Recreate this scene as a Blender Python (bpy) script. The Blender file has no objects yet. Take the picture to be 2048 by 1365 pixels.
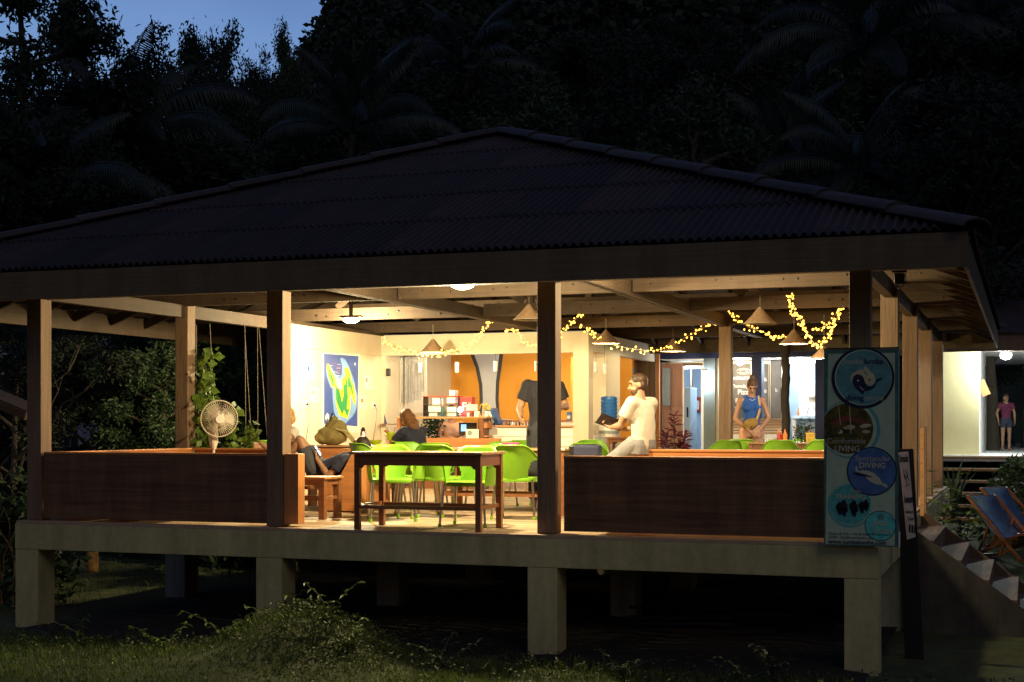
import bpy, bmesh, math, random
import numpy as np
from mathutils import Vector, Matrix, noise
R = math.radians
PI = math.pi
scn = bpy.context.scene
col = scn.collection

# ---------------------------------------------------------------- camera
TH = 19.66
F_PX = 2880.0
CAMP = Vector((1.36, -12.76, 1.03))
cd = bpy.data.cameras.new('camera'); cam = bpy.data.objects.new('camera', cd); col.objects.link(cam)
cam.location = CAMP; cam.rotation_euler = (R(90), 0, R(TH))
cd.sensor_width = 36; cd.lens = F_PX/2048*36; cd.shift_y = (848-682.5)/2048
cd.clip_start = 0.1; cd.clip_end = 1500
scn.camera = cam

# ---------------------------------------------------------------- world (dusk sky)
w = bpy.data.worlds.new('World'); scn.world = w; w.use_nodes = True
nt = w.node_tree; nt.nodes.clear()
out = nt.nodes.new('ShaderNodeOutputWorld'); bg = nt.nodes.new('ShaderNodeBackground')
sky = nt.nodes.new('ShaderNodeTexSky'); sky.sky_type = 'NISHITA'; sky.sun_disc = False
SUN_EL, SUN_AZ = R(-2.0), R(-31)
sky.sun_elevation = SUN_EL; sky.sun_rotation = SUN_AZ; sky.dust_density = 0.3; sky.ozone_density = 2.0
tc = nt.nodes.new('ShaderNodeTexCoord'); nz = nt.nodes.new('ShaderNodeTexNoise'); nz.inputs['Scale'].default_value = 3.5; nz.inputs['Detail'].default_value = 5
mp = nt.nodes.new('ShaderNodeMapping'); mp.inputs['Scale'].default_value = (1, 1, 2.6)
cr = nt.nodes.new('ShaderNodeValToRGB'); cr.color_ramp.elements[0].position = .3; cr.color_ramp.elements[1].position = .75
cr.color_ramp.elements[0].color = (.78, .80, .84, 1); cr.color_ramp.elements[1].color = (1.12, 1.10, 1.06, 1)
tint = nt.nodes.new('ShaderNodeMix'); tint.data_type = 'RGBA'; tint.blend_type = 'MULTIPLY'; tint.inputs[0].default_value = 1
tint.inputs[7].default_value = (0.54, 0.71, 0.88, 1)
mul = nt.nodes.new('ShaderNodeMix'); mul.data_type = 'RGBA'; mul.blend_type = 'MULTIPLY'; mul.inputs[0].default_value = 1
L = nt.links.new
L(tc.outputs['Generated'], mp.inputs[0]); L(mp.outputs[0], nz.inputs[0]); L(nz.outputs['Fac'], cr.inputs[0])
L(sky.outputs[0], tint.inputs[6]); L(tint.outputs[2], mul.inputs[6]); L(cr.outputs[0], mul.inputs[7]); L(mul.outputs[2], bg.inputs[0])
SKYS = 1.35
bg.inputs[1].default_value = SKYS
L(bg.outputs[0], out.inputs[0])
# added warm fill from behind the camera, stands in for ambient light
sd = bpy.data.lights.new('fill_sun', 'SUN'); sd.energy = 0.17; sd.angle = R(25); sd.color = (1.0, .78, .42)
fill_sun = bpy.data.objects.new('fill_sun', sd); col.objects.link(fill_sun); fill_sun.rotation_euler = (R(52), 0, R(38))

scn.view_settings.view_transform = 'Standard'; scn.view_settings.look = 'None'
scn.view_settings.exposure = 0.25; scn.view_settings.gamma = 1.0
scn.view_settings.use_curve_mapping = False

# ---------------------------------------------------------------- layout helpers
ct, st = math.cos(R(TH)), math.sin(R(TH))
def ray(px):
    u = (px-1024)/F_PX
    return Vector((-st+u*ct, ct+u*st))
def ax(px, Y):                       # X on the plane y=Y under picture column px
    d = ray(px); t = (Y-CAMP.y)/d.y
    return CAMP.x+t*d.x
def dist(X, Y):                      # distance along the view axis
    return -(X-CAMP.x)*st+(Y-CAMP.y)*ct
def az(py, X, Y):
    return CAMP.z+(848-py)/F_PX*dist(X, Y)
def yat(px, X):                      # Y where column px crosses plane x=X
    d = ray(px); return CAMP.y+(X-CAMP.x)/d.x*d.y

# ---------------------------------------------------------------- materials
def mat(name, c, rough=.6, metal=0., var=.12, vs=6., bump=.0, bs=60., emit=None, es=0., wood=None, transl=0., alpha=1., spec=.4, stain=0.):
    m = bpy.data.materials.new(name); m.use_nodes = True; n = m.node_tree.nodes; l = m.node_tree.links.new
    b = n['Principled BSDF']
    b.inputs['Roughness'].default_value = rough; b.inputs['Metallic'].default_value = metal
    b.inputs['Specular IOR Level'].default_value = spec
    t = n.new('ShaderNodeTexCoord'); mp = n.new('ShaderNodeMapping')
    l(t.outputs['Object'], mp.inputs[0])
    if wood:
        s = {'x': (.35, 9, 9), 'y': (9, .35, 9), 'z': (9, 9, .35)}[wood]; mp.inputs['Scale'].default_value = s
    no = n.new('ShaderNodeTexNoise'); no.inputs['Scale'].default_value = vs; no.inputs['Detail'].default_value = 6
    no.inputs['Roughness'].default_value = .65
    l(mp.outputs[0], no.inputs[0])
    oi = n.new('ShaderNodeObjectInfo')
    r = n.new('ShaderNodeValToRGB'); r.color_ramp.elements[0].position = .3; r.color_ramp.elements[1].position = .7
    c = Vector(c[:3]); lo = c*(1-var); hi = c*(1+var)
    r.color_ramp.elements[0].color = (*lo, 1); r.color_ramp.elements[1].color = (*hi, 1)
    l(no.outputs['Fac'], r.inputs[0])
    last = r.outputs[0]
    if wood or var > .1:
        hs = n.new('ShaderNodeHueSaturation'); mr = n.new('ShaderNodeMapRange')
        mr.inputs[3].default_value = 1-var*.8; mr.inputs[4].default_value = 1+var*.8
        l(oi.outputs['Random'], mr.inputs[0]); l(mr.outputs[0], hs.inputs['Value']); l(last, hs.inputs['Color']); last = hs.outputs[0]
    if stain:
        n2 = n.new('ShaderNodeTexNoise'); n2.inputs['Scale'].default_value = 1.3; n2.inputs['Detail'].default_value = 8; n2.inputs['Roughness'].default_value = .7
        mp2 = n.new('ShaderNodeMapping'); mp2.inputs['Scale'].default_value = (3.2, 3.2, .5); l(t.outputs['Object'], mp2.inputs[0]); l(mp2.outputs[0], n2.inputs[0])
        r2 = n.new('ShaderNodeValToRGB'); r2.color_ramp.elements[0].position = .38; r2.color_ramp.elements[1].position = .62
        r2.color_ramp.elements[0].color = (1-stain,)*3+(1,); r2.color_ramp.elements[1].color = (1, 1, 1, 1); l(n2.outputs['Fac'], r2.inputs[0])
        mx = n.new('ShaderNodeMix'); mx.data_type = 'RGBA'; mx.blend_type = 'MULTIPLY'; mx.inputs[0].default_value = 1
        l(last, mx.inputs[6]); l(r2.outputs[0], mx.inputs[7]); last = mx.outputs[2]
    l(last, b.inputs['Base Color'])
    if bump:
        nb = n.new('ShaderNodeTexNoise'); nb.inputs['Scale'].default_value = bs if not wood else vs*1.5; nb.inputs['Detail'].default_value = 4
        l(mp.outputs[0], nb.inputs[0])
        bu = n.new('ShaderNodeBump'); bu.inputs['Strength'].default_value = bump; bu.inputs['Distance'].default_value = .01
        l(nb.outputs['Fac'], bu.inputs['Height']); l(bu.outputs[0], b.inputs['Normal'])
    if emit:
        b.inputs['Emission Color'].default_value = (*emit, 1); b.inputs['Emission Strength'].default_value = es
    if transl:
        o = n['Material Output']; tr = n.new('ShaderNodeBsdfTranslucent'); ms = n.new('ShaderNodeMixShader'); ms.inputs[0].default_value = transl
        l(last, tr.inputs[0]); l(b.outputs[0], ms.inputs[1]); l(tr.outputs[0], ms.inputs[2]); l(ms.outputs[0], o.inputs[0])
    if alpha < 1: b.inputs['Alpha'].default_value = alpha
    return m
M = {}
M['post'] = mat('weathered_post_wood', (.19, .122, .074), .75, wood='z', var=.22, vs=5, bump=.5, stain=.25)
M['beam_x'] = mat('weathered_beam_wood', (.066, .042, .025), .75, wood='x', var=.25, vs=5, bump=.4, stain=.25)
M['beam_y'] = mat('weathered_beam_wood_long', (.066, .042, .025), .75, wood='y', var=.25, vs=5, bump=.4, stain=.25)
M['fascia'] = mat('old_fascia_board', (.12, .09, .05), .8, wood='x', var=.15, vs=4, bump=.4, stain=.3)
M['conc'] = mat('painted_concrete', (.50, .44, .21), .85, var=.10, vs=14, bump=.4, bs=70, stain=.28)
M['conc2'] = mat('painted_concrete_green', (.42, .44, .33), .85, var=.08, vs=14, bump=.25, bs=90, stain=.4)
M['roof'] = mat('corrugated_roof', (.032, .018, .013), .75, var=.5, vs=3, bump=.15, stain=.35)
M['cap'] = mat('roof_ridge_cap', (.042, .031, .028), .75, var=.25, vs=5, stain=.3)
M['floor'] = mat('deck_board_wood', (.42, .30, .19), .6, wood='x', var=.3, vs=5, bump=.4, stain=.2)
M['orangewood'] = mat('varnished_orange_wood', (.42, .17, .055), .42, wood='x', var=.25, vs=4, bump=.15)
M['orangewood_z'] = mat('varnished_orange_wood_upright', (.42, .17, .055), .42, wood='z', var=.25, vs=4, bump=.15)
M['panel'] = mat('brown_plywood_panel', (.125, .062, .026), .5, wood='x', var=.4, vs=3, stain=.4)
M['tablewood'] = mat('dark_table_wood', (.22, .085, .035), .35, wood='x', var=.25, vs=4)
M['tabletop'] = mat('table_top_wood', (.42, .23, .11), .22, wood='x', var=.15, vs=4)
M['wall'] = mat('cream_wall_paint', (.62, .56, .42), .85, var=.03, vs=3, stain=.06)
M['white'] = mat('white_paint', (.78, .77, .74), .7, var=.03)
M['ochre'] = mat('ochre_wall_paint', (.60, .27, .03), .8, var=.05, vs=4)
M['greyblue'] = mat('pale_grey_blue_paint', (.50, .52, .56), .8, var=.04)
M['charcoal'] = mat('charcoal_paint', (.05, .052, .055), .8)
M['blueframe'] = mat('navy_frame_paint', (.035, .05, .13), .6)
M['bluewall'] = mat('pale_blue_wall', (.45, .58, .70), .7, var=.04)
M['greygreen'] = mat('grey_green_wall', (.22, .27, .26), .8, var=.06)
M['doorwood'] = mat('brown_door_wood', (.30, .15, .09), .5, wood='z', var=.2, vs=4)
M['frost'] = mat('frosted_door_glass', (.30, .34, .34), .3)
M['black'] = mat('black_plastic', (.015, .015, .016), .4)
M['metal'] = mat('grey_metal', (.45, .45, .45), .35, 1.)
M['steel'] = mat('steel_tube', (.55, .53, .48), .3, 1.)
M['green'] = mat('lime_green_plastic', (.23, .50, .03), .38, var=.13, spec=.45, transl=.10, vs=3)
M['soil'] = mat('shade_dark_soil', (.012, .009, .006), .95, var=.4, vs=3, bump=.8, bs=12)  # bare soil, its colour taken near black to hold the deck's shade
M['ground'] = mat('grassy_ground', (.035, .045, .015), .95, var=.5, vs=4, bump=.8, bs=20)
M['grass'] = mat('grass_blades', (.085, .125, .018), .7, var=.4, vs=1.5, transl=.3)
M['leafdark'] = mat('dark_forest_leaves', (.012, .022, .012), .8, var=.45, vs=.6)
M['leafmid'] = mat('mid_green_leaves', (.028, .055, .022), .65, var=.4, vs=1.2, transl=.2)
M['leaflit'] = mat('bright_vine_leaves', (.11, .18, .025), .55, var=.35, vs=3, transl=.25)
M['bark'] = mat('tree_bark', (.06, .048, .035), .9, var=.3, vs=8, bump=.6)
M['palmleaf'] = mat('palm_frond', (.022, .034, .024), .6, var=.3, vs=1, transl=.15)
M['string'] = mat('cord', (.35, .32, .26), .8)

# ---------------------------------------------------------------- mesh builder
class MB:
    def __init__(s): s.v = []; s.f = []; s.m = []; s.cur = 0
    def add(s, vs, fs):
        o = len(s.v); s.v += [tuple(v) for v in vs]; s.f += [tuple(i+o for i in f) for f in fs]; s.m += [s.cur]*len(fs); return s
    def box(s, x0, x1, y0, y1, z0, z1):
        return s.add([(x0,y0,z0),(x1,y0,z0),(x1,y1,z0),(x0,y1,z0),(x0,y0,z1),(x1,y0,z1),(x1,y1,z1),(x0,y1,z1)],
                     [(0,3,2,1),(4,5,6,7),(0,1,5,4),(1,2,6,5),(2,3,7,6),(3,0,4,7)])
    def cbox(s, c, sz, rot=None):
        hx, hy, hz = sz[0]/2, sz[1]/2, sz[2]/2; c = Vector(c)
        vs = [Vector(p) for p in [(-hx,-hy,-hz),(hx,-hy,-hz),(hx,hy,-hz),(-hx,hy,-hz),(-hx,-hy,hz),(hx,-hy,hz),(hx,hy,hz),(-hx,hy,hz)]]
        if rot: vs = [rot @ v for v in vs]
        return s.add([c+v for v in vs], [(0,3,2,1),(4,5,6,7),(0,1,5,4),(1,2,6,5),(2,3,7,6),(3,0,4,7)])
    def beam(s, a, b, w, h, up=(0,0,1)):
        a = Vector(a); b = Vector(b); d = (b-a).normalized(); up = Vector(up)
        if abs(d.dot(up)) > .98: up = Vector((0,1,0))
        r = d.cross(up).normalized(); u = r.cross(d)
        vs = []
        for p in (a, b):
            for i, j in ((-1,-1),(1,-1),(1,1),(-1,1)): vs.append(p+r*(i*w/2)+u*(j*h/2))
        return s.add(vs, [(3,2,1,0),(4,5,6,7),(0,1,5,4),(1,2,6,5),(2,3,7,6),(3,0,4,7)])
    def tube(s, pts, r, seg=8, caps=True):
        pts = [Vector(p) for p in pts]; n = len(pts)
        rr = r if isinstance(r, (list, tuple)) else [r]*n
        vs = []; fs = []; ref = None
        for i, p in enumerate(pts):
            d = (pts[min(i+1,n-1)]-pts[max(i-1,0)])
            if d.length < 1e-9: d = Vector((0,0,1))
            d.normalize()
            if ref is None: ref = Vector((0,0,1)) if abs(d.z) < .9 else Vector((1,0,0))
            a = d.cross(ref).normalized(); b = d.cross(a).normalized(); ref = a.cross(d)*-1 if False else ref
            for k in range(seg):
                t = 2*PI*k/seg; vs.append(p+a*(math.cos(t)*rr[i])+b*(math.sin(t)*rr[i]))
        for i in range(n-1):
            for k in range(seg):
                k2 = (k+1) % seg; fs.append((i*seg+k, (i+1)*seg+k, (i+1)*seg+k2, i*seg+k2))
        if caps: fs.append(tuple(range(seg))); fs.append(tuple((n-1)*seg+k for k in reversed(range(seg))))
        return s.add(vs, fs)
    def lathe(s, prof, seg=16, c=(0,0,0), rot=None, caps=True):
        vs = []; fs = []; n = len(prof); c = Vector(c)
        for r, z in prof:
            for k in range(seg):
                t = 2*PI*k/seg; v = Vector((math.cos(t)*r, math.sin(t)*r, z))
                if rot: v = rot @ v
                vs.append(c+v)
        for i in range(n-1):
            for k in range(seg):
                k2 = (k+1) % seg; fs.append((i*seg+k, i*seg+k2, (i+1)*seg+k2, (i+1)*seg+k))
        if caps: fs.append(tuple(reversed(range(seg)))); fs.append(tuple((n-1)*seg+k for k in range(seg)))
        return s.add(vs, fs)
    def capsule(s, a, b, ra, rb=None, seg=12):
        a = Vector(a); b = Vector(b); rb = ra if rb is None else rb
        d = b-a; ln = d.length
        if ln < 1e-6: d = Vector((0,0,1)); ln = 1e-6
        q = Vector((0,0,1)).rotation_difference(d.normalized()).to_matrix()
        prof = [(max(1e-4, ra*math.sin(t)), -ra*math.cos(t)) for t in (0.05, .5, 1., 1.5)]+[(max(1e-4, rb*math.cos(t)), ln+rb*math.sin(t)) for t in (0.07, .55, 1.05, 1.52)]
        return s.lathe(prof, seg, a, q)
    def ell(s, c, rx, ry, rz, rot=None, seg=16, rings=10):
        vs = []; fs = []; c = Vector(c)
        for i in range(rings+1):
            ph = PI*(i/rings); ph = min(max(ph, .02), PI-.02)
            for k in range(seg):
                t = 2*PI*k/seg; v = Vector((rx*math.sin(ph)*math.cos(t), ry*math.sin(ph)*math.sin(t), -rz*math.cos(ph)))
                if rot: v = rot @ v
                vs.append(c+v)
        for i in range(rings):
            for k in range(seg):
                k2 = (k+1) % seg; fs.append((i*seg+k, i*seg+k2, (i+1)*seg+k2, (i+1)*seg+k))
        fs.append(tuple(reversed(range(seg)))); fs.append(tuple(rings*seg+k for k in range(seg)))
        return s.add(vs, fs)
    def loft(s, rings, seg=18, p=2.4):
        vs = []; fs = []
        for c, a, b, wd, dp in rings:
            c = Vector(c); a = Vector(a); b = Vector(b)
            for k in range(seg):
                t = 2*PI*k/seg; cx, sy = math.cos(t), math.sin(t)
                x = math.copysign(abs(cx)**(2/p), cx)*wd; y = math.copysign(abs(sy)**(2/p), sy)*dp
                vs.append(c+a*x+b*y)
        n = len(rings)
        for i in range(n-1):
            for k in range(seg):
                k2 = (k+1) % seg; fs.append((i*seg+k, i*seg+k2, (i+1)*seg+k2, (i+1)*seg+k))
        fs.append(tuple(reversed(range(seg)))); fs.append(tuple((n-1)*seg+k for k in range(seg)))
        return s.add(vs, fs)
    def prism(s, poly, to3, h):      # poly 2-D counter-clockwise, to3(x, y, d) -> point
        n = len(poly)
        vs = [to3(x, y, 0) for x, y in poly]+[to3(x, y, h) for x, y in poly]
        fs = [tuple(reversed(range(n))), tuple(range(n, 2*n))]+[(i, (i+1) % n, n+(i+1) % n, n+i) for i in range(n)]
        return s.add(vs, fs)
    def mesh(s, name, mats):
        me = bpy.data.meshes.new(name); me.from_pydata(s.v, [], s.f)
        for m_ in (mats if isinstance(mats, (list, tuple)) else [mats]): me.materials.append(m_)
        if any(s.m): me.polygons.foreach_set('material_index', s.m)
        me.update(); return me
    def build(s, name, m, parent=None, smooth=False, bevel=0., fix=False, loc=None, rotz=None, kind=None):
        me = s.mesh(name, m)
        if fix:
            bm = bmesh.new(); bm.from_mesh(me); bmesh.ops.recalc_face_normals(bm, faces=bm.faces); bm.to_mesh(me); bm.free()
        o = bpy.data.objects.new(name, me); col.objects.link(o)
        if parent: o.parent = parent
        if smooth: sm(o, 40 if smooth is True else smooth)
        if bevel:
            bv = o.modifiers.new('bevel', 'BEVEL'); bv.width = bevel; bv.segments = 2; bv.limit_method = 'ANGLE'
        if loc: o.location = loc
        if rotz is not None: o.rotation_euler.z = rotz
        if kind: o['kind'] = kind
        return o
def sm(o, ang=40):
    me = o.data; me.polygons.foreach_set('use_smooth', [True]*len(me.polygons))
    try: me.set_sharp_from_angle(angle=R(ang))
    except Exception: pass
def fastmesh(name, v, f, m):         # v (N,3) array, f (M,4) array of quads
    me = bpy.data.meshes.new(name); v = np.asarray(v, np.float32); f = np.asarray(f, np.int32); k = f.shape[1]
    me.vertices.add(len(v)); me.vertices.foreach_set('co', v.ravel())
    me.loops.add(f.size); me.loops.foreach_set('vertex_index', f.ravel())
    me.polygons.add(len(f)); me.polygons.foreach_set('loop_start', np.arange(0, f.size, k, dtype=np.int32))
    me.polygons.foreach_set('loop_total', np.full(len(f), k, np.int32))
    me.materials.append(m); me.update(calc_edges=True); return me
def tag(o, label=None, cat=None, group=None, kind=None):
    if label: o['label'] = label
    if cat: o['category'] = cat
    if group: o['group'] = group
    if kind: o['kind'] = kind
    return o
def T(name, label, cat, loc=(0,0,0), rz=0, group=None):
    o = bpy.data.objects.new(name, None); col.objects.link(o); o.empty_display_size = .1
    o.location = loc; o.rotation_euler.z = rz; return tag(o, label, cat, group)
def dup(o, loc=None, rz=None, label=None, group=None, parent=None):
    c = o.copy(); col.objects.link(c)
    if parent: c.parent = parent
    for ch in list(o.children): dup(ch, parent=c)
    if loc is not None: c.location = loc
    if rz is not None: c.rotation_euler.z = rz
    if label: c['label'] = label
    if group: c['group'] = group
    return c
def put(name, me, parent=None, loc=(0,0,0), rot=(0,0,0), scale=None, kind=None):
    o = bpy.data.objects.new(name, me); col.objects.link(o); o.location = loc; o.rotation_euler = rot
    if parent: o.parent = parent
    if scale: o.scale = (scale,)*3 if isinstance(scale, (int, float)) else scale
    if kind: o['kind'] = kind
    return o
def lamp(parent, loc, power, color=(1, .8, .5), radius=.06, kind='POINT', rot=None, size=None):
    ld = bpy.data.lights.new('lamp_light', kind); ld.energy = power; ld.color = color
    if kind == 'AREA': ld.shape = 'DISK'; ld.size = size or .2
    else: ld.shadow_soft_size = radius
    o = bpy.data.objects.new('lamp_light', ld); col.objects.link(o); o.location = loc
    if rot: o.rotation_euler = rot
    if parent: o.parent = parent
    return o
def text(name, s, size, m, parent, loc, rot, align='CENTER', bold=0., ext=.0015, sx=1.):
    cu = bpy.data.curves.new(name, 'FONT'); cu.body = s; cu.size = size; cu.align_x = align; cu.align_y = 'CENTER'
    cu.extrude = ext; cu.offset = bold; cu.resolution_u = 3
    o = bpy.data.objects.new(name, cu); col.objects.link(o)
    dg = bpy.context.evaluated_depsgraph_get(); me = bpy.data.meshes.new_from_object(o.evaluated_get(dg))
    bpy.data.objects.remove(o); bpy.data.curves.remove(cu)
    me.materials.clear(); me.materials.append(m)
    return put(name, me, parent, loc, rot, (sx, 1, 1))
# ================================================================ terrain
def gz(x, y):
    z = -1.13
    if y > 9: z += .045*(min(y, 60)-9)
    if y > 14: z += .0
    z += .05*noise.noise((x*.35, y*.35, 0))*(1 if (y < -.8 or y > 12 or x < -10 or x > 2) else .3)
    if y < -6: z += .0
    dx, dy = (x+4.82)/.74, (y+1.15)/.75                  # the grassy mound by the second pillar
    z += (.44+.10*noise.noise((x*2.1, y*2.1, 3)))*math.exp(-(dx*dx+dy*dy)**1.2)
    dx, dy = (x+6.4)/1.3, (y+2.1)/1.0
    z += .07*math.exp(-(dx*dx+dy*dy))
    return z
def terrain():
    xs = np.concatenate([np.linspace(-300, -30, 12), np.linspace(-28, 14, 106), np.linspace(16, 300, 12)])
    ys = np.concatenate([np.linspace(-60, -9, 8), np.linspace(-8.5, 30, 97), np.linspace(32, 320, 24)])
    v = [(x, y, gz(x, y)) for y in ys for x in xs]; nx = len(xs)
    f = [(j*nx+i, j*nx+i+1, (j+1)*nx+i+1, (j+1)*nx+i) for j in range(len(ys)-1) for i in range(nx-1)]
    me = fastmesh('ground', v, f, M['ground']); o = put('ground', me, kind='structure'); sm(o, 180)
    return o
terrain()
def soil():  # soil sheet under the deck, shade put into its dark colour
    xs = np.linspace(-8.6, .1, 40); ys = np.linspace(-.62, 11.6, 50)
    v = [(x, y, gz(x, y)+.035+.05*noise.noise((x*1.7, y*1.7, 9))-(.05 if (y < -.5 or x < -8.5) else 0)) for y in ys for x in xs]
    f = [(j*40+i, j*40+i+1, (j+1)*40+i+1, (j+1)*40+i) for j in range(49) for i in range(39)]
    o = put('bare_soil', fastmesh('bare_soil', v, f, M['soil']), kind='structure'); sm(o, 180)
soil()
def hill_h(Lm, t):                   # Lm metres right of the view axis, t metres away
    xs = [-120, -60, -40, -26, -19, -17, -14.6, -10, 0, 20, 46, 120, 260]
    hs = [14, 17, 22, 27, 30, 34, 37.5, 44, 57, 72, 84, 96, 90]
    Hr = float(np.interp(Lm/ (t/130) if t > 1 else 0, xs, hs))
    a = min(1, max(0, (t-48)/(130-48))); a = a*a*(3-2*a)*.35+a*.65
    return (-1+Hr*a)*(1 if t < 130 else 1)
def hill():
    Ls = np.linspace(-130, 200, 67); ts = np.linspace(48, 200, 39)
    v = []
    for t in ts:
        for L_ in Ls:
            x = CAMP.x+L_*ct-t*st; y = CAMP.y+L_*st+t*ct
            v.append((x, y, hill_h(L_, t)+3*noise.noise((x*.03, y*.03, 1))*(min(1, (t-48)/30))))
    nx = len(Ls)
    f = [(j*nx+i, j*nx+i+1, (j+1)*nx+i+1, (j+1)*nx+i) for j in range(len(ts)-1) for i in range(nx-1)]
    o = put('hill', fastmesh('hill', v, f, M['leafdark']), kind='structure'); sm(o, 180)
hill()

# ================================================================ pavilion
PX = [-8.62, -5.72, -2.86, 0.0]; PY = [0, 2.85, 5.7, 8.55, 11.4]; PW = .18; PT = 2.36
pav = T('pavilion', 'open timber pavilion on concrete pillars under a dark corrugated hip roof, lit from inside', 'pavilion')
def box(name, m, b, parent=None, bevel=0.): return MB().box(*b).build(name, m, parent, bevel=bevel)
posts = [(x, 0) for x in PX]+[(0, y) for y in PY[1:]]+[(PX[0], 2.85), (PX[0], 5.62), (PX[2], 8.45)]
for x, y in posts:
    if (x, y) == (PX[0], 5.62): continue
    o = box('post', M['post'], (x-PW/2, x+PW/2, y-PW/2+.09, y+PW/2+.09, .004, PT+.25 if y else PT), pav, .006)
    for k in range(3):               # dark bolt heads
        pass
# cross beams (run along x), bottom 2.5
random.seed(3)
bolt_me = MB().lathe([(.013, 0), (.013, .008), (.006, .011)], 8, rot=Matrix.Rotation(R(90), 3, 'X')).mesh('bolt', M['black'])
def xbeam(y, x0, x1, z0, h=.17, w=.06):
    o = box('tie_beam', M['beam_x'], (x0, x1, y-w/2, y+w/2, z0, z0+h), pav, .004)
    for k in range(5):
        bx = x0+(x1-x0)*(k+.5)/5+random.uniform(-.15, .15)
        for q in range(random.choice((1, 2))):
            put('bolt', bolt_me, o, (bx+q*.16, y-w/2-.001, z0+h*random.uniform(.3, .7)))
for y in (2.85, 5.7, 8.45): 
    for q, (a, b) in enumerate(((-10.4, -5.8), (-5.64, -2.94), (-2.78, .6))):
        xbeam(y, a, b, 2.5)
for y in (1.42, 4.27, 7.1, 9.95): xbeam(y, -8.6, 0.05, 2.72, .13, .06)
xbeam(11.4, -8.6, .6, 2.5)
xbeam(0.09, -10.6, .8, PT+.004, .17, .16)
# depth beams
for x, z0 in ((PX[1], 2.47), (PX[2], 2.47)):
    for dx in (-.035, .035):
        o = box('depth_beam', M['beam_y'], (x+dx-.025, x+dx+.025, .185, 11.4, z0, z0+.16), pav, .003)
for x in (PX[0], PX[3]):
    box('depth_beam', M['beam_y'], (x-.05, x+.05, .185, 12.0, PT+.0, PT+.16), pav, .004)
# roof frame
ZE = 2.56; EX0, EX1, EY0, EY1 = -10.7, .9, -.62, 12.5; AX, AY0, AY1, AZ = -4.97, 4.6, 7.3, 4.72
def rafter(a, b, w=.05, h=.12):
    MB().beam(Vector(a)+Vector((0, 0, -.1)), Vector(b)+Vector((0, 0, -.1)), w, h).build('rafter', M['beam_y'], pav)
for cx_, cy_, ay in ((EX0, EY0, AY0), (EX1, EY0, AY0), (EX0, EY1, AY1), (EX1, EY1, AY1)):
    rafter((cx_, cy_, ZE), (AX, ay, AZ), .07, .16)
rafter((AX, AY0, AZ), (AX, AY1, AZ), .06, .16)
def hipx(x):                          # fraction up the front slope at x
    return (x-EX0)/(AX-EX0) if x < AX else (EX1-x)/(EX1-AX)
for i in range(1, 14):
    x = EX0+(EX1-EX0)*i/14; k = hipx(x)
    rafter((x, EY0+.02, ZE), (x, EY0+(AY0-EY0)*k, ZE+(AZ-ZE)*k)); rafter((x, EY1-.02, ZE), (x, EY1-(EY1-AY1)*k, ZE+(AZ-ZE)*k))
for i in range(1, 16):
    y = EY0+(EY1-EY0)*i/16
    k = (y-EY0)/(AY0-EY0) if y < AY0 else (1 if y < AY1 else (EY1-y)/(EY1-AY1))
    k = min(1, k)
    rafter((EX0+.02, y, ZE), (EX0+(AX-EX0)*k, y, ZE+(AZ-ZE)*k)); rafter((EX1-.02, y, ZE), (EX1-(EX1-AX)*k, y, ZE+(AZ-ZE)*k))
for y in (2.85, 5.7, 8.45):          # trusses: king posts and struts
    zt = ZE+(AZ-ZE)*min(1, (y-EY0)/(AY0-EY0))-.2
    MB().beam((AX, y, 2.67), (AX, y, zt), .1, .06).build('king_post', M['beam_x'], pav)
    for s in (-1, 1):
        MB().beam((AX+s*.1, y, 2.7), (AX+s*1.9, y, 2.72+(zt-2.72)*.62), .05, .11).build('strut', M['beam_x'], pav)
        MB().beam((AX+s*2.9, y, 2.68), (AX+s*2.2, y, 3.3), .05, .09).build('strut', M['beam_x'], pav)
# fascia boards
box('fascia_board', M['fascia'], (EX0-.05, EX1+.02, EY0-.05, EY0-.02, 2.29, 2.572), pav, .004)
for x, s in ((EX0, -1), (EX1, 1)):
    box('fascia_board', M['beam_y'], (x-.015, x+.015, EY0-.018, EY1, 2.29, 2.55), pav)
box('fascia_board', M['fascia'], (EX0, EX1, EY1, EY1+.03, 2.29, 2.55), pav)
box('eave_light_stop', M['beam_x'], (EX0+.1, EX1-.1, EY0+.005, EY0+.025, 2.48, 2.61), pav)  # board added behind the fascia to block light leaking at the eave
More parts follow.
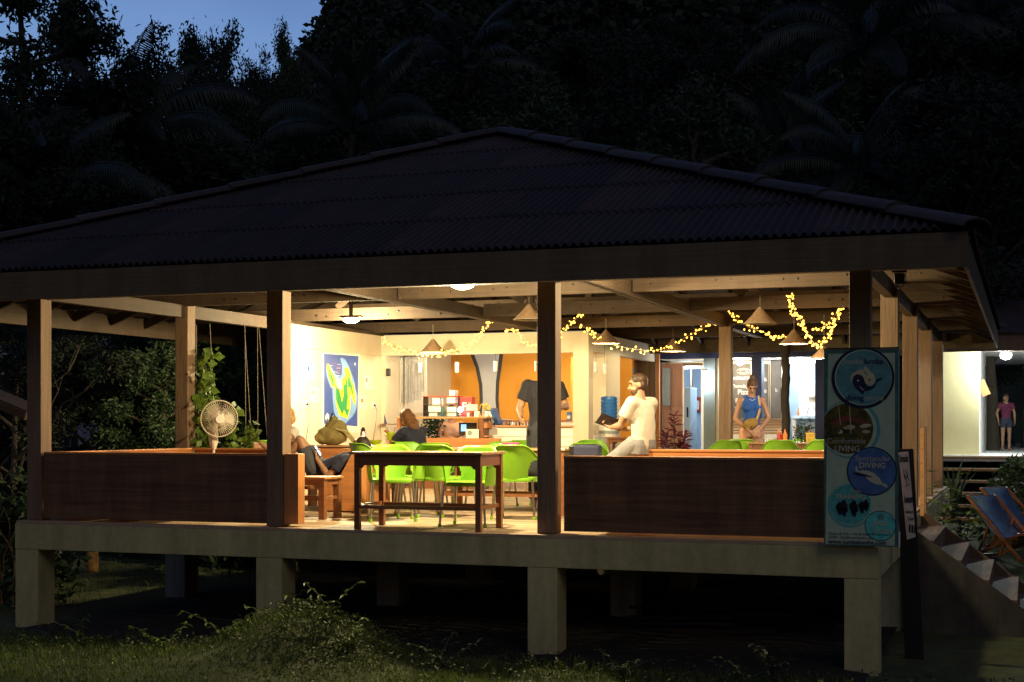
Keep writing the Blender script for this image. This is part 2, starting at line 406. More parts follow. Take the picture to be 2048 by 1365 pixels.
# corrugated sheets
def slope(O, e, W, top, Lslope, rows, sw, seg, clipL, clipR, n_hint):
    """O eave corner, e unit along the eave, top unit up the slope; clipL/clipR: slope-plane cut lines ((s,t),(s,t))."""
    O = Vector(O); e = Vector(e); u = Vector(top).normalized(); nrm = e.cross(u).normalized()
    if nrm.z < 0: nrm = -nrm
    ncol = math.ceil(W/sw); rl = Lslope/rows; ov = .09; shared = None
    ns = 10*seg
    def sheet_pts(s0, t0, t1):
        vs = []
        for q in (0, 1):
            t = t0 if q == 0 else t1
            for i in range(ns+1):
                s_ = i/ns*(sw+.01); h = .018*math.cos(2*PI*s_/(sw/10))+(.014 if q == 0 else 0.002)
                vs.append(e*s_+u*(t-t0)+nrm*h)
        return vs, [(i, i+1, ns+2+i, ns+1+i) for i in range(ns)]
    for r_ in range(rows):
        for c in range(ncol):
            s0 = c*sw; t0 = r_*rl; t1 = t0+rl+(ov if r_ < rows-1 else 0)
            def side(line, s, t):
                (a, b), (c2, d) = line; return (c2-a)*(t-b)-(d-b)*(s-a)
            corners = [(s0, t0), (s0+sw, t0), (s0, t1), (s0+sw, t1)]
            L_ = [side(clipL, *p) for p in corners]; R_ = [side(clipR, *p) for p in corners]
            if all(v >= 0 for v in L_) or all(v <= 0 for v in R_): continue
            clip = any(v > 0 for v in L_) or any(v < 0 for v in R_) or (s0+sw > W)
            vs, fs = sheet_pts(s0, t0, t1); base = O+e*s0+u*t0
            if not clip:
                if shared is None:
                    mb = MB(); mb.add(vs, fs); shared = mb.mesh('roof_sheet', M['roof'])
                    shared.polygons.foreach_set('use_smooth', [True]*len(shared.polygons))
                put('roof_sheet', shared, pav, base)
            else:
                mb = MB(); mb.add(vs, fs); me = mb.mesh('roof_sheet', M['roof']); bm = bmesh.new(); bm.from_mesh(me)
                for line, keep in ((clipL, -1), (clipR, 1)):
                    a = e*(line[0][0]-s0)+u*(line[0][1]-t0); d = e*(line[1][0]-line[0][0])+u*(line[1][1]-line[0][1])
                    pn = d.cross(nrm).normalized()      # points to right side of the line
                    left = -pn
                    no_ = left if keep < 0 else -left
                    g = bm.verts[:]+bm.edges[:]+bm.faces[:]
                    bmesh.ops.bisect_plane(bm, geom=g, plane_co=a, plane_no=no_ , clear_outer=True)
                bm.to_mesh(me); nf = len(bm.faces); bm.free()
                if nf:
                    me.polygons.foreach_set('use_smooth', [True]*len(me.polygons)); put('roof_sheet', me, pav, base)
def mk_slope(c0, c1, a0, a1, rows, seg):
    c0 = Vector(c0); c1 = Vector(c1); a0 = Vector(a0); a1 = Vector(a1)
    e = (c1-c0).normalized(); W = (c1-c0).length
    s0 = (a0-c0).dot(e); foot = c0+e*s0; up = a0-foot; Ls = up.length; s1 = (a1-c0).dot(e)
    slope(c0, e, W, up, Ls, rows, .80, seg, ((0, 0), (s0, Ls)), ((W, 0), (s1, Ls)), None)
zc = ZE+.03
A0 = (AX, AY0, AZ+.03); A1 = (AX, AY1, AZ+.03)
mk_slope((EX0, EY0-.06, zc), (EX1+.05, EY0-.06, zc), A0, A0, 5, 8)
mk_slope((EX1+.05, EY0-.06, zc), (EX1+.05, EY1, zc), A0, A1, 5, 5)
mk_slope((EX1+.05, EY1, zc), (EX0, EY1, zc), A1, A1, 5, 4)
mk_slope((EX0, EY1, zc), (EX0, EY0-.06, zc), A1, A0, 5, 4)
lo = .022
for q, pts in enumerate((((EX0, EY0-.02, ZE), (EX1, EY0-.02, ZE), A0), ((EX1, EY0-.02, ZE), (EX1, EY1, ZE), A1, A0), ((EX1, EY1, ZE), (EX0, EY1, ZE), A1), ((EX0, EY1, ZE), (EX0, EY0-.02, ZE), A0, A1))):
    vs = [Vector(p)+Vector((0, 0, .014 if p[2] == ZE else -.03)) for p in pts]; n_ = len(vs); vs += [v-Vector((0, 0, .006)) for v in vs]
    m_ = MB(); m_.add(vs, [tuple(range(n_)), tuple(reversed(range(n_, 2*n_)))]+[(i, (i+1) % n_, n_+(i+1) % n_, n_+i) for i in range(n_)]); m_.build('roof_light_seal', M['beam_y'], pav, fix=True)  # dark sheets added under the corrugation to stop lamplight leaking through
def caps(a, b, r=.13):
    a = Vector(a); b = Vector(b); d = b-a; n = round(d.length/.95); st_ = d/n; dn = d.normalized()
    side = dn.cross(Vector((0, 0, 1))).normalized(); up = side.cross(dn)
    for i in range(n):
        vs = []; p0 = a+st_*i; 
        for q, (p, lift, rr) in enumerate(((p0-dn*.06, .018, r*1.04), (p0+st_, .0, r*.96))):
            for k in range(9):
                t = PI*(k/8); vs.append(p+side*(math.cos(t)*rr*1.15)+up*(math.sin(t)*rr*.55+lift-.02)-p0)
            for k in range(9):
                t = PI*(1-k/8); vs.append(p+side*(math.cos(t)*rr*1.1)+up*(math.sin(t)*rr*.5+lift-.032)-p0)
        m_ = MB(); m_.add(vs, [(k, (k+1) % 18, 18+(k+1) % 18, 18+k) for k in range(18)]+[tuple(range(18)), tuple(reversed(range(18, 36)))])
        o = m_.build('ridge_cap', M['cap'], pav, smooth=True, fix=True, loc=p0)
zt = .05
caps((EX1+.05, EY0-.06, zc+.03), (AX, AY0, AZ+zt+.03)); caps((EX0, EY0-.06, zc+.03), (AX, AY0, AZ+zt+.03))
caps((AX, AY0, AZ+zt+.03), (AX, AY1, AZ+zt+.03)); caps((EX1+.05, EY1, zc+.03), (AX, AY1, AZ+zt+.03))
# floor boards along x
random.seed(11)
y = -.12; fb = None; i = 0
while y < 12.0:
    wd = .118
    me = MB().box(-8.75, .14, 0, wd, -.028, 0).mesh('floor_board', M['floor']) if fb is None else fb
    fb = me
    put('floor_board', me, pav, (0, y, random.uniform(-.0015, .0015))); y += wd+.007; i += 1
for x in (-8.6, -7.2, -5.8, -4.35, -2.9, -1.45, .02):
    box('floor_joist', M['beam_y'], (x-.03, x+.03, .03, 11.9, -.17, -.03), pav)
# concrete ring beams & pillars
gzb = -.030
box('edge_beam', M['conc'], (-8.77, .17, -.12, .10, -.30, gzb), pav, .006)
box('edge_beam', M['conc'], (-.06, .17, .102, 12, -.30, gzb), pav, .006)
box('edge_beam', M['conc'], (-8.77, -8.54, .102, 12, -.30, gzb), pav, .006)
for yb in (2.85, 5.7, 8.5, 11.8):
    box('edge_beam', M['conc'], (-8.538, -.062, yb-.1, yb+.1, -.32, -.172), pav)
for ix, x in enumerate(PX):
    for y in PY[:4]:
        xx0, xx1 = x-.145, x+.145
        if ix == 0: xx0, xx1 = -8.767, -8.48
        if ix == 3: xx0, xx1 = -.12, .167
        box('pillar', M['conc'] if y == 0 else M['conc2'], (xx0, xx1, y-.117 if y == 0 else y-.14, y+.17, -1.6, -.302), pav, .008)
# rolls of corrugated pipe stored under the deck
for k in range(5):
    o = MB(); a = Vector((-2.62+.10*k, 1.0+.5*k, -.42-.0*k))
    pts = []; rr = []
    for q in range(17): pts.append(a+Vector((.02*q, .055*q, 0))); rr.append(.07 if q % 2 else .052)
    o.tube(pts, rr, 10)
    tag(o.build('drain_pipe', M['conc2'], smooth=True), ['short ribbed drain pipe nearest the third pillar under the deck', 'second ribbed drain pipe from the pillar under the deck', 'middle ribbed drain pipe in the row under the deck', 'ribbed drain pipe second from the back under the deck', 'rearmost ribbed drain pipe in the row under the deck'][k], 'pipe', 'drain pipes under the deck')

# stairs on the right
stp = T('staircase', 'wide timber steps going down from the right side of the deck to the lawn', 'stairs', (.175, 0, 0))
y0s, y1s = 2.62, 5.1; M['stringer'] = mat('dark_stringer', (.07, .065, .055), .85, var=.4, vs=3, stain=.4)  # near stringer in a darker, blotchy colour
n = 6; run = .27; rise = 1.16/n
M['tread'] = mat('worn_stair_wood', (.12, .075, .045), .7, wood='y', var=.3, vs=4, bump=.4)
for k in range(n):
    x = k*run; z = -rise*(k+1)+.02
    box('tread', M['tread'], (x+.002, x+run+.02, y0s+.05, y1s-.05, z-.04, z), stp, .004)
    box('riser', M['tread'], (x+run-.005, x+run+.013, y0s+.06, y1s-.06, z-rise+.002, z-.042), stp)
for ys in (y0s, y1s-.045):
    m_ = MB(); top = lambda x: -.02-x*(rise/run)
    poly = [(0, -.45), (n*run+.1, -1.55), (n*run+.25, top(n*run+.25)), (.0, top(0)+.03)]
    if ys == y0s: poly[0] = (0, -1.4)
    m_.prism(poly, lambda a, b, d: Vector((a, ys+d, b)), .045)
    m_.build('stringer', M['stringer'] if ys == y0s else M['tread'], stp, fix=True)
# ================================================================ kitchen block behind the dining floor
def pbox(name, m, px0, px1, y0, y1, z0, z1, parent, bevel=0.):   # box from column px0 to px1 on the plane y=y0
    return box(name, m, (ax(px0, y0), ax(px1, y0), y0, y1, z0, z1), parent, bevel)
KY = 8.66
kit = T('kitchen_building', 'cream walled bar and kitchen block with ochre back wall at the rear of the deck', 'building', (0, 0, .002))
ZT = 2.46; BX = 11.7
box('wall', M['wall'], (-8.70, -8.56, 5.60, 12.0, 0, ZT), kit)
box('wall_moulding', M['wall'], (-8.56, -8.535, 5.75, 8.655, 2.13, 2.15), kit)
xa, xb = ax(771, KY), ax(1147, KY)
zh = az(708, -6.5, KY)
box('wall', M['wall'], (-8.56, xa, KY, KY+.12, 0, ZT), kit)
box('wall_header', M['wall'], (xa, xb, KY, KY+.12, zh, ZT), kit)
XS = ax(1178, KY)
box('wall_pillar', M['wall'], (xb, XS, KY-.03, KY+.22, 0, ZT), kit)
# right flank of the block
yA, yB, yC, yD, yE = KY+.22, yat(1214, XS), yat(1241, XS), yat(1268, XS), yat(1272, XS)
box('wall_header', M['wall'], (XS-.12, XS, yA, 12.9, 2.16, ZT), kit)
box('wall_pillar', M['wall'], (XS-.25, XS, yat(1212, XS-.0)-.0, yat(1240, XS), 0, 2.16), kit)
box('low_wall', M['wall'], (XS-.12, XS, yA, yat(1212, XS), 0, .85), kit)
box('wall', M['ochre'], (XS-.9, XS-.82, 10.6, 13.2, 0, 2.16), kit)
# ochre back wall with the painted hourglass stripe
box('back_wall', M['ochre'], (ax(893-30, BX), XS-.12, BX, BX+.1, 0, ZT), kit)
box('back_wall', M['greyblue'], (-8.56, ax(893-30, BX), BX-.004, BX+.1, 0, ZT), kit)
def P2(px, py, yy): X = ax(px, yy); return X, az(py, X, yy)
lft = [(946, 690), (948, 708), (958, 735), (965, 770), (966, 800), (963, 835), (962, 870), (962, 900)]
rgt = [(1001, 690), (999, 708), (996, 735), (992, 765), (991, 800), (994, 835), (995, 870), (995, 900)]
def strip(name, m, A, B, yy, off, th):
    m_ = MB(); pa = [P2(*p, yy) for p in A]; pb = [P2(*p, yy) for p in B]
    n = len(pa); vs = []
    for d in (off+th, off):
        for q in range(n): vs += [(pa[q][0], yy-d, pa[q][1]), (pb[q][0], yy-d, pb[q][1])]
    fs = [(2*q, 2*q+1, 2*q+3, 2*q+2) for q in range(n-1)]
    fs += [(2*n+2*q, 2*n+2*q+2, 2*n+2*q+3, 2*n+2*q+1) for q in range(n-1)]
    fs += [(2*q, 2*q+2, 2*n+2*q+2, 2*n+2*q) for q in range(n-1)]+[(2*q+1, 2*n+2*q+1, 2*n+2*q+3, 2*q+3) for q in range(n-1)]
    m_.add(vs, fs); return m_.build(name, m, kit, fix=True)
strip('painted_stripe', M['greyblue'], lft, rgt, BX, 0, .004)
strip('painted_line', M['charcoal'], [(x-8+i*.4, y) for i, (x, y) in enumerate(lft)], lft, BX, .004, .003)
strip('painted_line', M['charcoal'], rgt, [(x+8-i*.4, y) for i, (x, y) in enumerate(rgt)], BX, .004, .003)
box('kitchen_ceiling', M['greyblue'], (-8.56, XS-.12, KY+.12, BX, ZT-.05, ZT+.02), kit)
# low counter wall of white planks
px0, px1 = 977, 1146
for k in range(6):
    pbox('plank', M['white'], px0, px1, KY-.02, KY, .1+k*.145, .1+k*.145+.137, kit, .003)
pbox('counter_top', M['orangewood'], 974, 1146, KY-.05, KY+.35, .975, 1.0, kit)
pbox('counter_back', M['white'], 985, 1146, KY+.36, KY+.40, .9, 1.07, kit)
pbox('counter_shelf', M['tablewood'], 985, 1146, KY+.30, KY+.5, 1.071, 1.09, kit)
# side counter planks through the flank opening
for k in range(4):
    box('plank', M['white'], (XS+.002, XS+.014, yA+.02, yat(1212, XS)-.02, .3+k*.14, .43+k*.14), kit)
# inside strip lamp
fl = T('ceiling_lamp', 'white strip lamp under the kitchen ceiling behind the header wall', 'lamp', (-6.4, 10.2, 2.38))
M['coolglow'] = mat('cool_lamp_glow', (.9, .9, .9), emit=(.85, .93, 1), es=14)
M['warmglow'] = mat('warm_lamp_glow', (.9, .9, .8), emit=(1, .86, .6), es=22)
MB().box(-.5, .5, -.03, .03, -.02, .02).build('lamp_tube', M['coolglow'], fl)
MB().box(-.55, .55, -.05, .05, .021, .04).build('lamp_housing', M['white'], fl)
lamp(fl, (0, 0, -.06), 75, (1, .86, .62), .1)
ds = T('desk_lamp', 'small bright lamp glowing on the bar top in front of the red box', 'lamp')
xx = ax(928, 8.62)
ds.location = (xx, 8.45, 1.165)
MB().lathe([(.04, 0), (.04, .012), (.012, .02), (.012, .05)], 12).build('base', M['metal'], ds)
MB().ell((0, 0, .085), .038, .038, .045).build('bulb', M['coolglow'], ds, smooth=True)
lamp(ds, (0, .35, .15), 9, (.8, .9, 1), .08)

# dark timber lining with frame at the end of the flank
tw = T('timber_wall', 'dark brown timber wall strip with upright boards between ochre wall and blue doorway', 'wall', (0, 0, .002))
yw = 12.9
pbx = [1272, 1281, 1290, 1300, 1311]
M['darkwood'] = mat('dark_brown_wood', (.13, .075, .04), .6, wood='z', var=.3, vs=4)
for k in range(4):
    pbox('board', M['darkwood'], pbx[k], pbx[k+1]-.8, yw, yw+.04, .0, 2.3, tw)
pbox('frame', M['orangewood_z'], 1312, 1318, yw-.03, yw+.05, 0, 2.3, tw)
pbox('frame', M['orangewood_z'], 1268, 1271.5, yw-.03, yw+.05, 0, 2.3, tw)
pbox('skirting', M['orangewood'], 1272, 1311, yw-.02, yw-.002, 0, .9, tw)
# little island picture through the side opening
pp = T('poster', 'small framed blue and green picture on the ochre wall seen past the white pillar', 'picture')
X_ = XS-.815; y0_, y1_ = 11.0, 12.2
M['picblue'] = mat('picture_blue', (.10, .28, .55), .6); M['picgreen'] = mat('picture_green', (.10, .32, .08), .6)
pl_y = 12.86
box('picture_board', M['picblue'], (ax(1247, pl_y), ax(1271, pl_y), pl_y-.02, pl_y, az(772, -5, pl_y), az(737, -5, pl_y)), pp)
box('wall', M['ochre'], (XS-.8, ax(1272, 12.88), 12.88, 12.95, 0, 2.3), kit)
m_ = MB()
for (cx_, cy_, rx_, ry_) in ((1254, 760, 4, 7), (1262, 752, 5, 9), (1258, 744, 3, 3), (1266, 765, 3, 4)):
    a = ax(cx_, pl_y); b = az(cy_, a, pl_y); s_ = dist(a, pl_y)/2880
    m_.prism([(a+math.cos(t)*rx_*s_, b+math.sin(t)*ry_*s_) for t in np.linspace(0, 2*PI, 9)[:-1]], lambda x, z, d: Vector((x, pl_y-.021-d, z)), .002)
m_.build('picture_print', M['picgreen'], pp, fix=True)

# ================================================================ rear building with the navy frames
RY = 13.2
rb = T('rear_building', 'navy and pale blue annexe with lit open bays behind the dining tables', 'building')
zf = az(716, -3.5, RY)
def rbox(name, m, a, b, y0, y1, z0, z1, bev=0.): return pbox(name, m, a, b, y0, y1, z0, z1, rb, bev)
rbox('header_beam', M['blueframe'], 1319, 1700, RY, RY+.18, zf, zf+.17)
rbox('header_beam', M['darkwood'], 1319, 1790, RY-.25, RY-.05, zf+.12, zf+.35)
rbox('pillar', M['blueframe'], 1503, 1523, RY+.002, RY+.3, 0, zf)
rbox('pillar', M['blueframe'], 1630, 1668, RY+.002, RY+.3, 0, zf)
rbox('wall', M['greygreen'], 1407, 1430, RY+.002, RY+.12, 0, zf)
rbox('wall', M['wall'], 1430, 1455, RY+.05, RY+.12, 0, zf)
rbox('threshold', M['charcoal'], 1319, 1430, RY, RY+.4, .001, .06)
BY = 14.6
box('ceiling', M['white'], (ax(1300, RY), ax(1720, RY), RY+.18, 18.2, zf+.02, zf+.12), rb)
box('floor', M['greyblue'], (ax(1300, RY), ax(1720, RY), RY+.0, 18.2, -.05, .0), rb)
rbox('back_wall', M['wall'], 1300, 1366, BY, BY+.1, 0, zf)
rbox('back_wall', M['wall'], 1366, 1405, BY, BY+.1, az(731, -4.5, BY), zf)
rbox('back_wall', M['wall'], 1405, 1574, BY, BY+.1, 0, zf)
rbox('back_wall', M['bluewall'], 1574.5, 1680, BY+.3, BY+.4, 0, zf)
# corridor behind the doorway
rbox('corridor_wall', M['bluewall'], 1340, 1460, 18.0, 18.1, 0, zf)
box('corridor_wall', M['bluewall'], (ax(1404, BY), ax(1404, BY)+.08, BY+.101, 18.0, 0, zf), rb)
rbox('door_frame', M['white'], 1402, 1406, BY-.03, BY-.002, 0, az(731, -4.5, BY))
rbox('door_frame', M['darkwood'], 1364, 1405, BY-.04, BY-.002, az(732, -4.5, BY), az(727, -4.5, BY))
rbox('hanging_pipe', M['darkwood'], 1381, 1384, 16.5, 16.6, 1.6, 2.2)
# open door leaf
dr = T('door', 'brown panelled wooden door with frosted upper pane, standing open in the left bay', 'door')
def dbox(name, m, a, b, py0, py1, d, par=None, y=BY-.12):
    X0 = ax(a, y); X1 = ax(b, y); return box(name, m, (X0, X1, y-d, y, az(py1, X0, y), az(py0, X0, y)), par or dr, .003)
dbox('door_leaf', M['doorwood'], 1323, 1366, 728, 905, .03)
for a, b, c0, c1, nm, mm in ((1325.5, 1341.5, 737, 812, 'pane', 'frost'), (1346.5, 1363, 737, 812, 'door_panel', 'doorwood'), (1325.5, 1343, 820, 888, 'door_panel', 'doorwood'), (1346.5, 1363, 820, 888, 'door_panel', 'doorwood')):
    dbox(nm, M[mm], a, b, c0, c1, .012, y=BY-.152)
    for q in ((a-1.5, a), (b, b+1.5)): dbox('moulding', M['doorwood'], q[0], q[1], c0-1, c1+1, .02, y=BY-.151)
dbox('handle', M['steel'], 1342.6, 1345, 815, 818, .03, y=BY-.155)
# fridge + red box in the corridor
fr = T('fridge', 'tall white fridge with dark handle standing in the bright blue corridor', 'fridge')
yy = 15.6; box('body', M['white'], (ax(1368, yy), ax(1381, yy), yy, yy+.6, 0, az(775, -4.6, yy)), fr, .01)
box('handle', M['black'], (ax(1374, yy), ax(1377, yy), yy-.03, yy-.002, az(835, -4.6, yy), az(815, -4.6, yy)), fr)
fe = T('extinguisher_box', 'red and white box mounted on the blue corridor wall', 'box')
M['red'] = mat('red_paint', (.55, .04, .03), .5)
yy = 17.9; box('case', M['red'], (ax(1388, yy), ax(1400, yy), yy, yy+.098, az(824, -4, yy), az(794, -4, yy)), fe, .01)
box('window', M['white'], (ax(1390, yy), ax(1398, yy), yy-.01, yy-.001, az(819, -4, yy), az(801, -4, yy)), fe)
# chalkboards
M['board'] = mat('chalkboard_black', (.045, .04, .036), .7, var=.35, vs=3)
M['chalk'] = mat('white_chalk', (.36, .35, .33), .9)
def board(px0, px1, py0, py1, label, lines, al='CENTER'):
    t = T('chalkboard', label, 'chalkboard'); y = BY-.05; X0, X1 = ax(px0, y), ax(px1, y)
    z0, z1 = az(py1, X0, y), az(py0, X0, y)
    box('board', M['board'], (X0, X1, y-.02, y+.03, z0, z1), t)
    for b in ((X0-.03, X0-.002), (X1+.002, X1+.03)): box('frame', M['wall'], (b[0], b[1], y-.035, y+.03, z0, z1), t)
    for s, sz, px, py in lines:
        X = ax(px, y); text('lettering', s, sz, M['chalk'], t, (X, y-.022, az(py, X, y)), (R(90), 0, 0), 'CENTER', .002)
    return t
cb = board(1459, 1502.5, 729, 842, 'black chalkboard menu with chalk lettering left of the navy pillar',
      [('Restaurant', .105, 1484, 756), ('Thursday', .085, 1480, 773), ('Pizza', .13, 1489, 785), ('Pasta', .11, 1483, 802), ('chef salad', .06, 1482, 815)])
# chalk fish sketch
y = BY-.073; X = ax(1487, y); Z = az(743, X, y)
m_ = MB()
for sx_, sz_ in ((.13, .055), (.08, .03)):
    m_.tube([(X+math.cos(t)*sx_, y, Z+math.sin(t)*sz_) for t in np.linspace(0, 2*PI, 15)], .004, 4)
m_.tube([(X+.13, y, Z), (X+.22, y, Z+.06), (X+.2, y, Z-.05), (X+.13, y, Z)], .004, 4)
m_.build('chalk_drawing', M['chalk'], cb)
board(1524, 1538, 729, 842, 'narrow black chalkboard strip just right of the navy pillar', [('e', .12, 1531, 782), ('&', .09, 1531, 760)])
board(1542, 1563, 722, 842, 'chalkboard half hidden behind the rough palm trunk', [('k', .1, 1553, 781)])
# hooks hanging under the ceiling
for px, c in ((1384, 0), (1466, 1), (1470, 0), (1587, 1), (1603, 0), (1620, 1)):
    pass
# sink unit in the right bay
sk = T('sink_counter', 'white sink counter with curved tap in the bright right bay', 'sink')
yy = BY-.1
box('counter', M['bluewall'], (ax(1583, yy), ax(1631, yy), yy, yy+.38, az(838, -2.7, yy), az(832, -2.7, yy)), sk, .004)
box('splashback', M['white'], (ax(1592, yy), ax(1626, yy), yy+.35, yy+.38, az(832, -2.7, yy), az(794, -2.7, yy)), sk)
m_ = MB(); X0 = ax(1612, yy); z0 = az(832, X0, yy)
m_.tube([(X0, yy+.1, z0), (X0+.03, yy+.1, z0+.14), (X0+.07, yy+.1, z0+.21), (X0+.12, yy+.1, z0+.19), (X0+.14, yy+.1, z0+.1)], .009, 8)
m_.build('tap', M['steel'], sk, smooth=True)
box('leg_panel', M['white'], (ax(1583, yy), ax(1590, yy), yy+.1, yy+.3, 0, az(838, -2.7, yy)), sk)
box('shelf', M['metal'], (ax(1611, yy), ax(1626, yy), yy+.25, yy+.34, az(795, -2.7, yy), az(792.5, -2.7, yy)), sk)
for k, (px, c) in enumerate(((1595, 'orangewood'), (1600, 'white'))):
    X0 = ax(px, yy); o = MB().lathe([(.025, 0), (.027, .08), (.012, .11), (.012, .14)], 10).build('soap_bottle', M[c], smooth=True, loc=(X0, yy+.12, az(832, X0, yy)+.002))
    tag(o, ('orange soap bottle beside the tap on the sink counter', 'white soap bottle second from the left on the sink counter')[k], 'bottle')
# lamps of the annexe
def bulb(px, py, y, power, colr, label, glow='warmglow', r=.07):
    X = ax(px, y); z = az(py, X, y); t = T('ceiling_lamp', label, 'lamp', (X, y, z))
    MB().ell((0, 0, 0), r, r, r).build('bulb', M[glow], t, smooth=True)
    MB().lathe([(.05, .0), (.05, .03)], 12, (0, 0, r)).build('fitting', M['white'], t)
    lamp(t, (0, -.02, -r-.1), power, colr, .05); return t
bulb(1480, 724, 14.0, 70, (1, .84, .6), 'bright round bulb above the chalkboard menu in the annexe')
bulb(1409, 747, 13.05, 14, (.85, .93, 1), 'small bright white bulb on the edge of the grey green wall', 'coolglow', .05)
for px, y, pw in ((1375, 16.2, 60), (1600, 14.2, 45)):
    X = ax(px, y); t = T('tube_lamp', 'cool white tube lamp on the ceiling of the bright corridor' if px < 1400 else 'cool white tube lamp over the sink bay', 'lamp', (X, y, 2.18))
    MB().box(-.3, .3, -.02, .02, -.02, .02).build('tube', M['coolglow'], t); MB().box(-.32, .32, -.035, .035, .021, .04).build('housing', M['white'], t)
    lamp(t, (0, 0, -.08), pw, (.72, .87, 1), .1)
# rough palm trunk column
tr = T('trunk_column', 'dark rough palm trunk used as a roof column in front of the right bays', 'column', (ax(1571, 12.2), 12.2, 0))
random.seed(5); pts = []; rr = []
for k in range(22): pts.append((.01*math.sin(k*.9), 0, k*.12)); rr.append(.068+.010*(k % 2)+random.uniform(-.004, .006))
MB().tube(pts, rr, 12).build('trunk', M['bark'], tr, smooth=True)

# ================================================================ lit house on the right with dark steps
HY = 17.7; HZ = .40
hs = T('neighbour_house', 'cream house with brightly lit white veranda at the right edge', 'house')
X0, X1 = ax(1870, HY), ax(1958, HY)
M['yellowwall'] = mat('pale_yellow_wall', (.46, .40, .22), .85, var=.04)
box('wall', M['yellowwall'], (X0, X1, HY, HY+.2, HZ, 2.62), hs)
box('wall', M['white'], (X1-.15, X1, HY+.2, yat(1976, X1), HZ, 2.62), hs)
box('floor', M['white'], (X0-1, X1+6.5, HY-.35, 36, HZ-.12, HZ), hs)
box('ceiling', M['white'], (X0-1, X1+6.5, HY-.3, 36, 2.62, 2.7), hs)
box('fascia_board', M['darkwood'], (X0-2.2, X1+7, HY-.75, HY-.7, 2.45, 2.78), hs)
m_ = MB(); m_.add([(X0-2.2, HY-.8, 2.79), (X1+7, HY-.8, 2.79), (X1+7, HY+6, 4.6), (X0-2.2, HY+6, 4.6), (X0-2.2, HY-.8, 2.82), (X1+7, HY-.8, 2.82), (X1+7, HY+6, 4.63), (X0-2.2, HY+6, 4.63)], [(0,3,2,1),(4,5,6,7),(0,1,5,4),(1,2,6,5),(2,3,7,6),(3,0,4,7)])
m_.build('roof', M['roof'], hs)
box('switch_plate', M['greygreen'], (X1+.002, X1+.012, HY+1.2, HY+1.35, 1.75, 2.0), hs)
MB().beam((X1+.002, HY+.9, 1.92), (X1+.13, HY+.9, 1.62), .16, .02, up=(0, 1, 0)).build('shutter', M['orangewood'], hs)
t = T('porch_lamp', 'very bright white lamp under the veranda ceiling of the right house', 'lamp', (ax(2012, 17.3), 17.3, 2.38))
MB().ell((0, 0, 0), .11, .11, .08).build('bulb', M['coolglow'], t, smooth=True); MB().lathe([(.12, .04), (.12, .1)], 16).build('fitting', M['white'], t)
lamp(t, (0, 0, -.16), 240, (.85, .95, .92), .08)
st2 = T('house_steps', 'dark open timber steps climbing to the lit veranda', 'stairs')
for k in range(6):
    z = HZ-.02-k*.22; y = HY-.4-k*.33
    box('tread', M['darkwood'], (X0-.2, X1+1.0, y-.34, y, z-.05, z), st2)
for xx in (X0-.25, X1+1.05):
    MB().beam((xx, HY-.35, HZ-.1), (xx, HY-2.6, HZ-1.5), .05, .25).build('stringer', M['darkwood'], st2)
# ================================================================ cabin far left and hut corner
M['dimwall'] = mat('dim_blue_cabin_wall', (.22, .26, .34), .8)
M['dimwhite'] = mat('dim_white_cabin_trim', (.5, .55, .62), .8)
cbn = T('cabin', 'dim blue raised timber cabin among trees at the far left', 'cabin')
CY = 13.0
def cbox_(name, m, a, b, p0, p1, d0=0, d1=.1):
    X0, X1 = ax(a, CY), ax(b, CY); zz = sorted((az(p0, X0, CY), az(p1, X0, CY))); return box(name, m, (X0, X1, CY+d0, CY+d1, zz[0], zz[1]), cbn)
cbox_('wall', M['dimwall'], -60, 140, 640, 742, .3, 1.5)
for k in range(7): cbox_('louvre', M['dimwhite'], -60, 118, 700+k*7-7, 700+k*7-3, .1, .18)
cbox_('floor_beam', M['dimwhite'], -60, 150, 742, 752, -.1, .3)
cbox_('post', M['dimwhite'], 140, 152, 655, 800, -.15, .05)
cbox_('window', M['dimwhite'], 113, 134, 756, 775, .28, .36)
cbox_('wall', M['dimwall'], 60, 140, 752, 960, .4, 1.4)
m_ = MB(); X0, X1 = ax(-200, CY), ax(170, CY)
m_.add([(X0, CY-.6, 3.3), (X1, CY-.6, 3.3), (X1, CY+3, 4.6), (X0, CY+3, 4.6), (X0, CY-.6, 3.35), (X1, CY-.6, 3.35), (X1, CY+3, 4.65), (X0, CY+3, 4.65)], [(0,3,2,1),(4,5,6,7),(0,1,5,4),(1,2,6,5),(2,3,7,6),(3,0,4,7)]); m_.build('roof', M['roof'], cbn)
hut = T('hut_roof', 'sloping grey roof edge of a small hut poking in at the left border', 'roof')
yh = 2.4; pA = Vector((ax(-120, yh), yh, az(760, ax(-120, yh), yh))); pB = Vector((ax(53, yh), yh, az(833, ax(53, yh), yh)))
MB().beam(pA, pB, .05, .10).build('barge_board', M['beam_x'], hut)
MB().beam(pA+Vector((0, .25, .06)), pB+Vector((0, .25, .06)), .5, .02, up=(0, 0, 1)).build('roof_sheet', M['roof'], hut)
box('post', M['post'], (pA.x+.2, pA.x+.3, 3, 3.1, -1.3, pA.z-.1), hut)
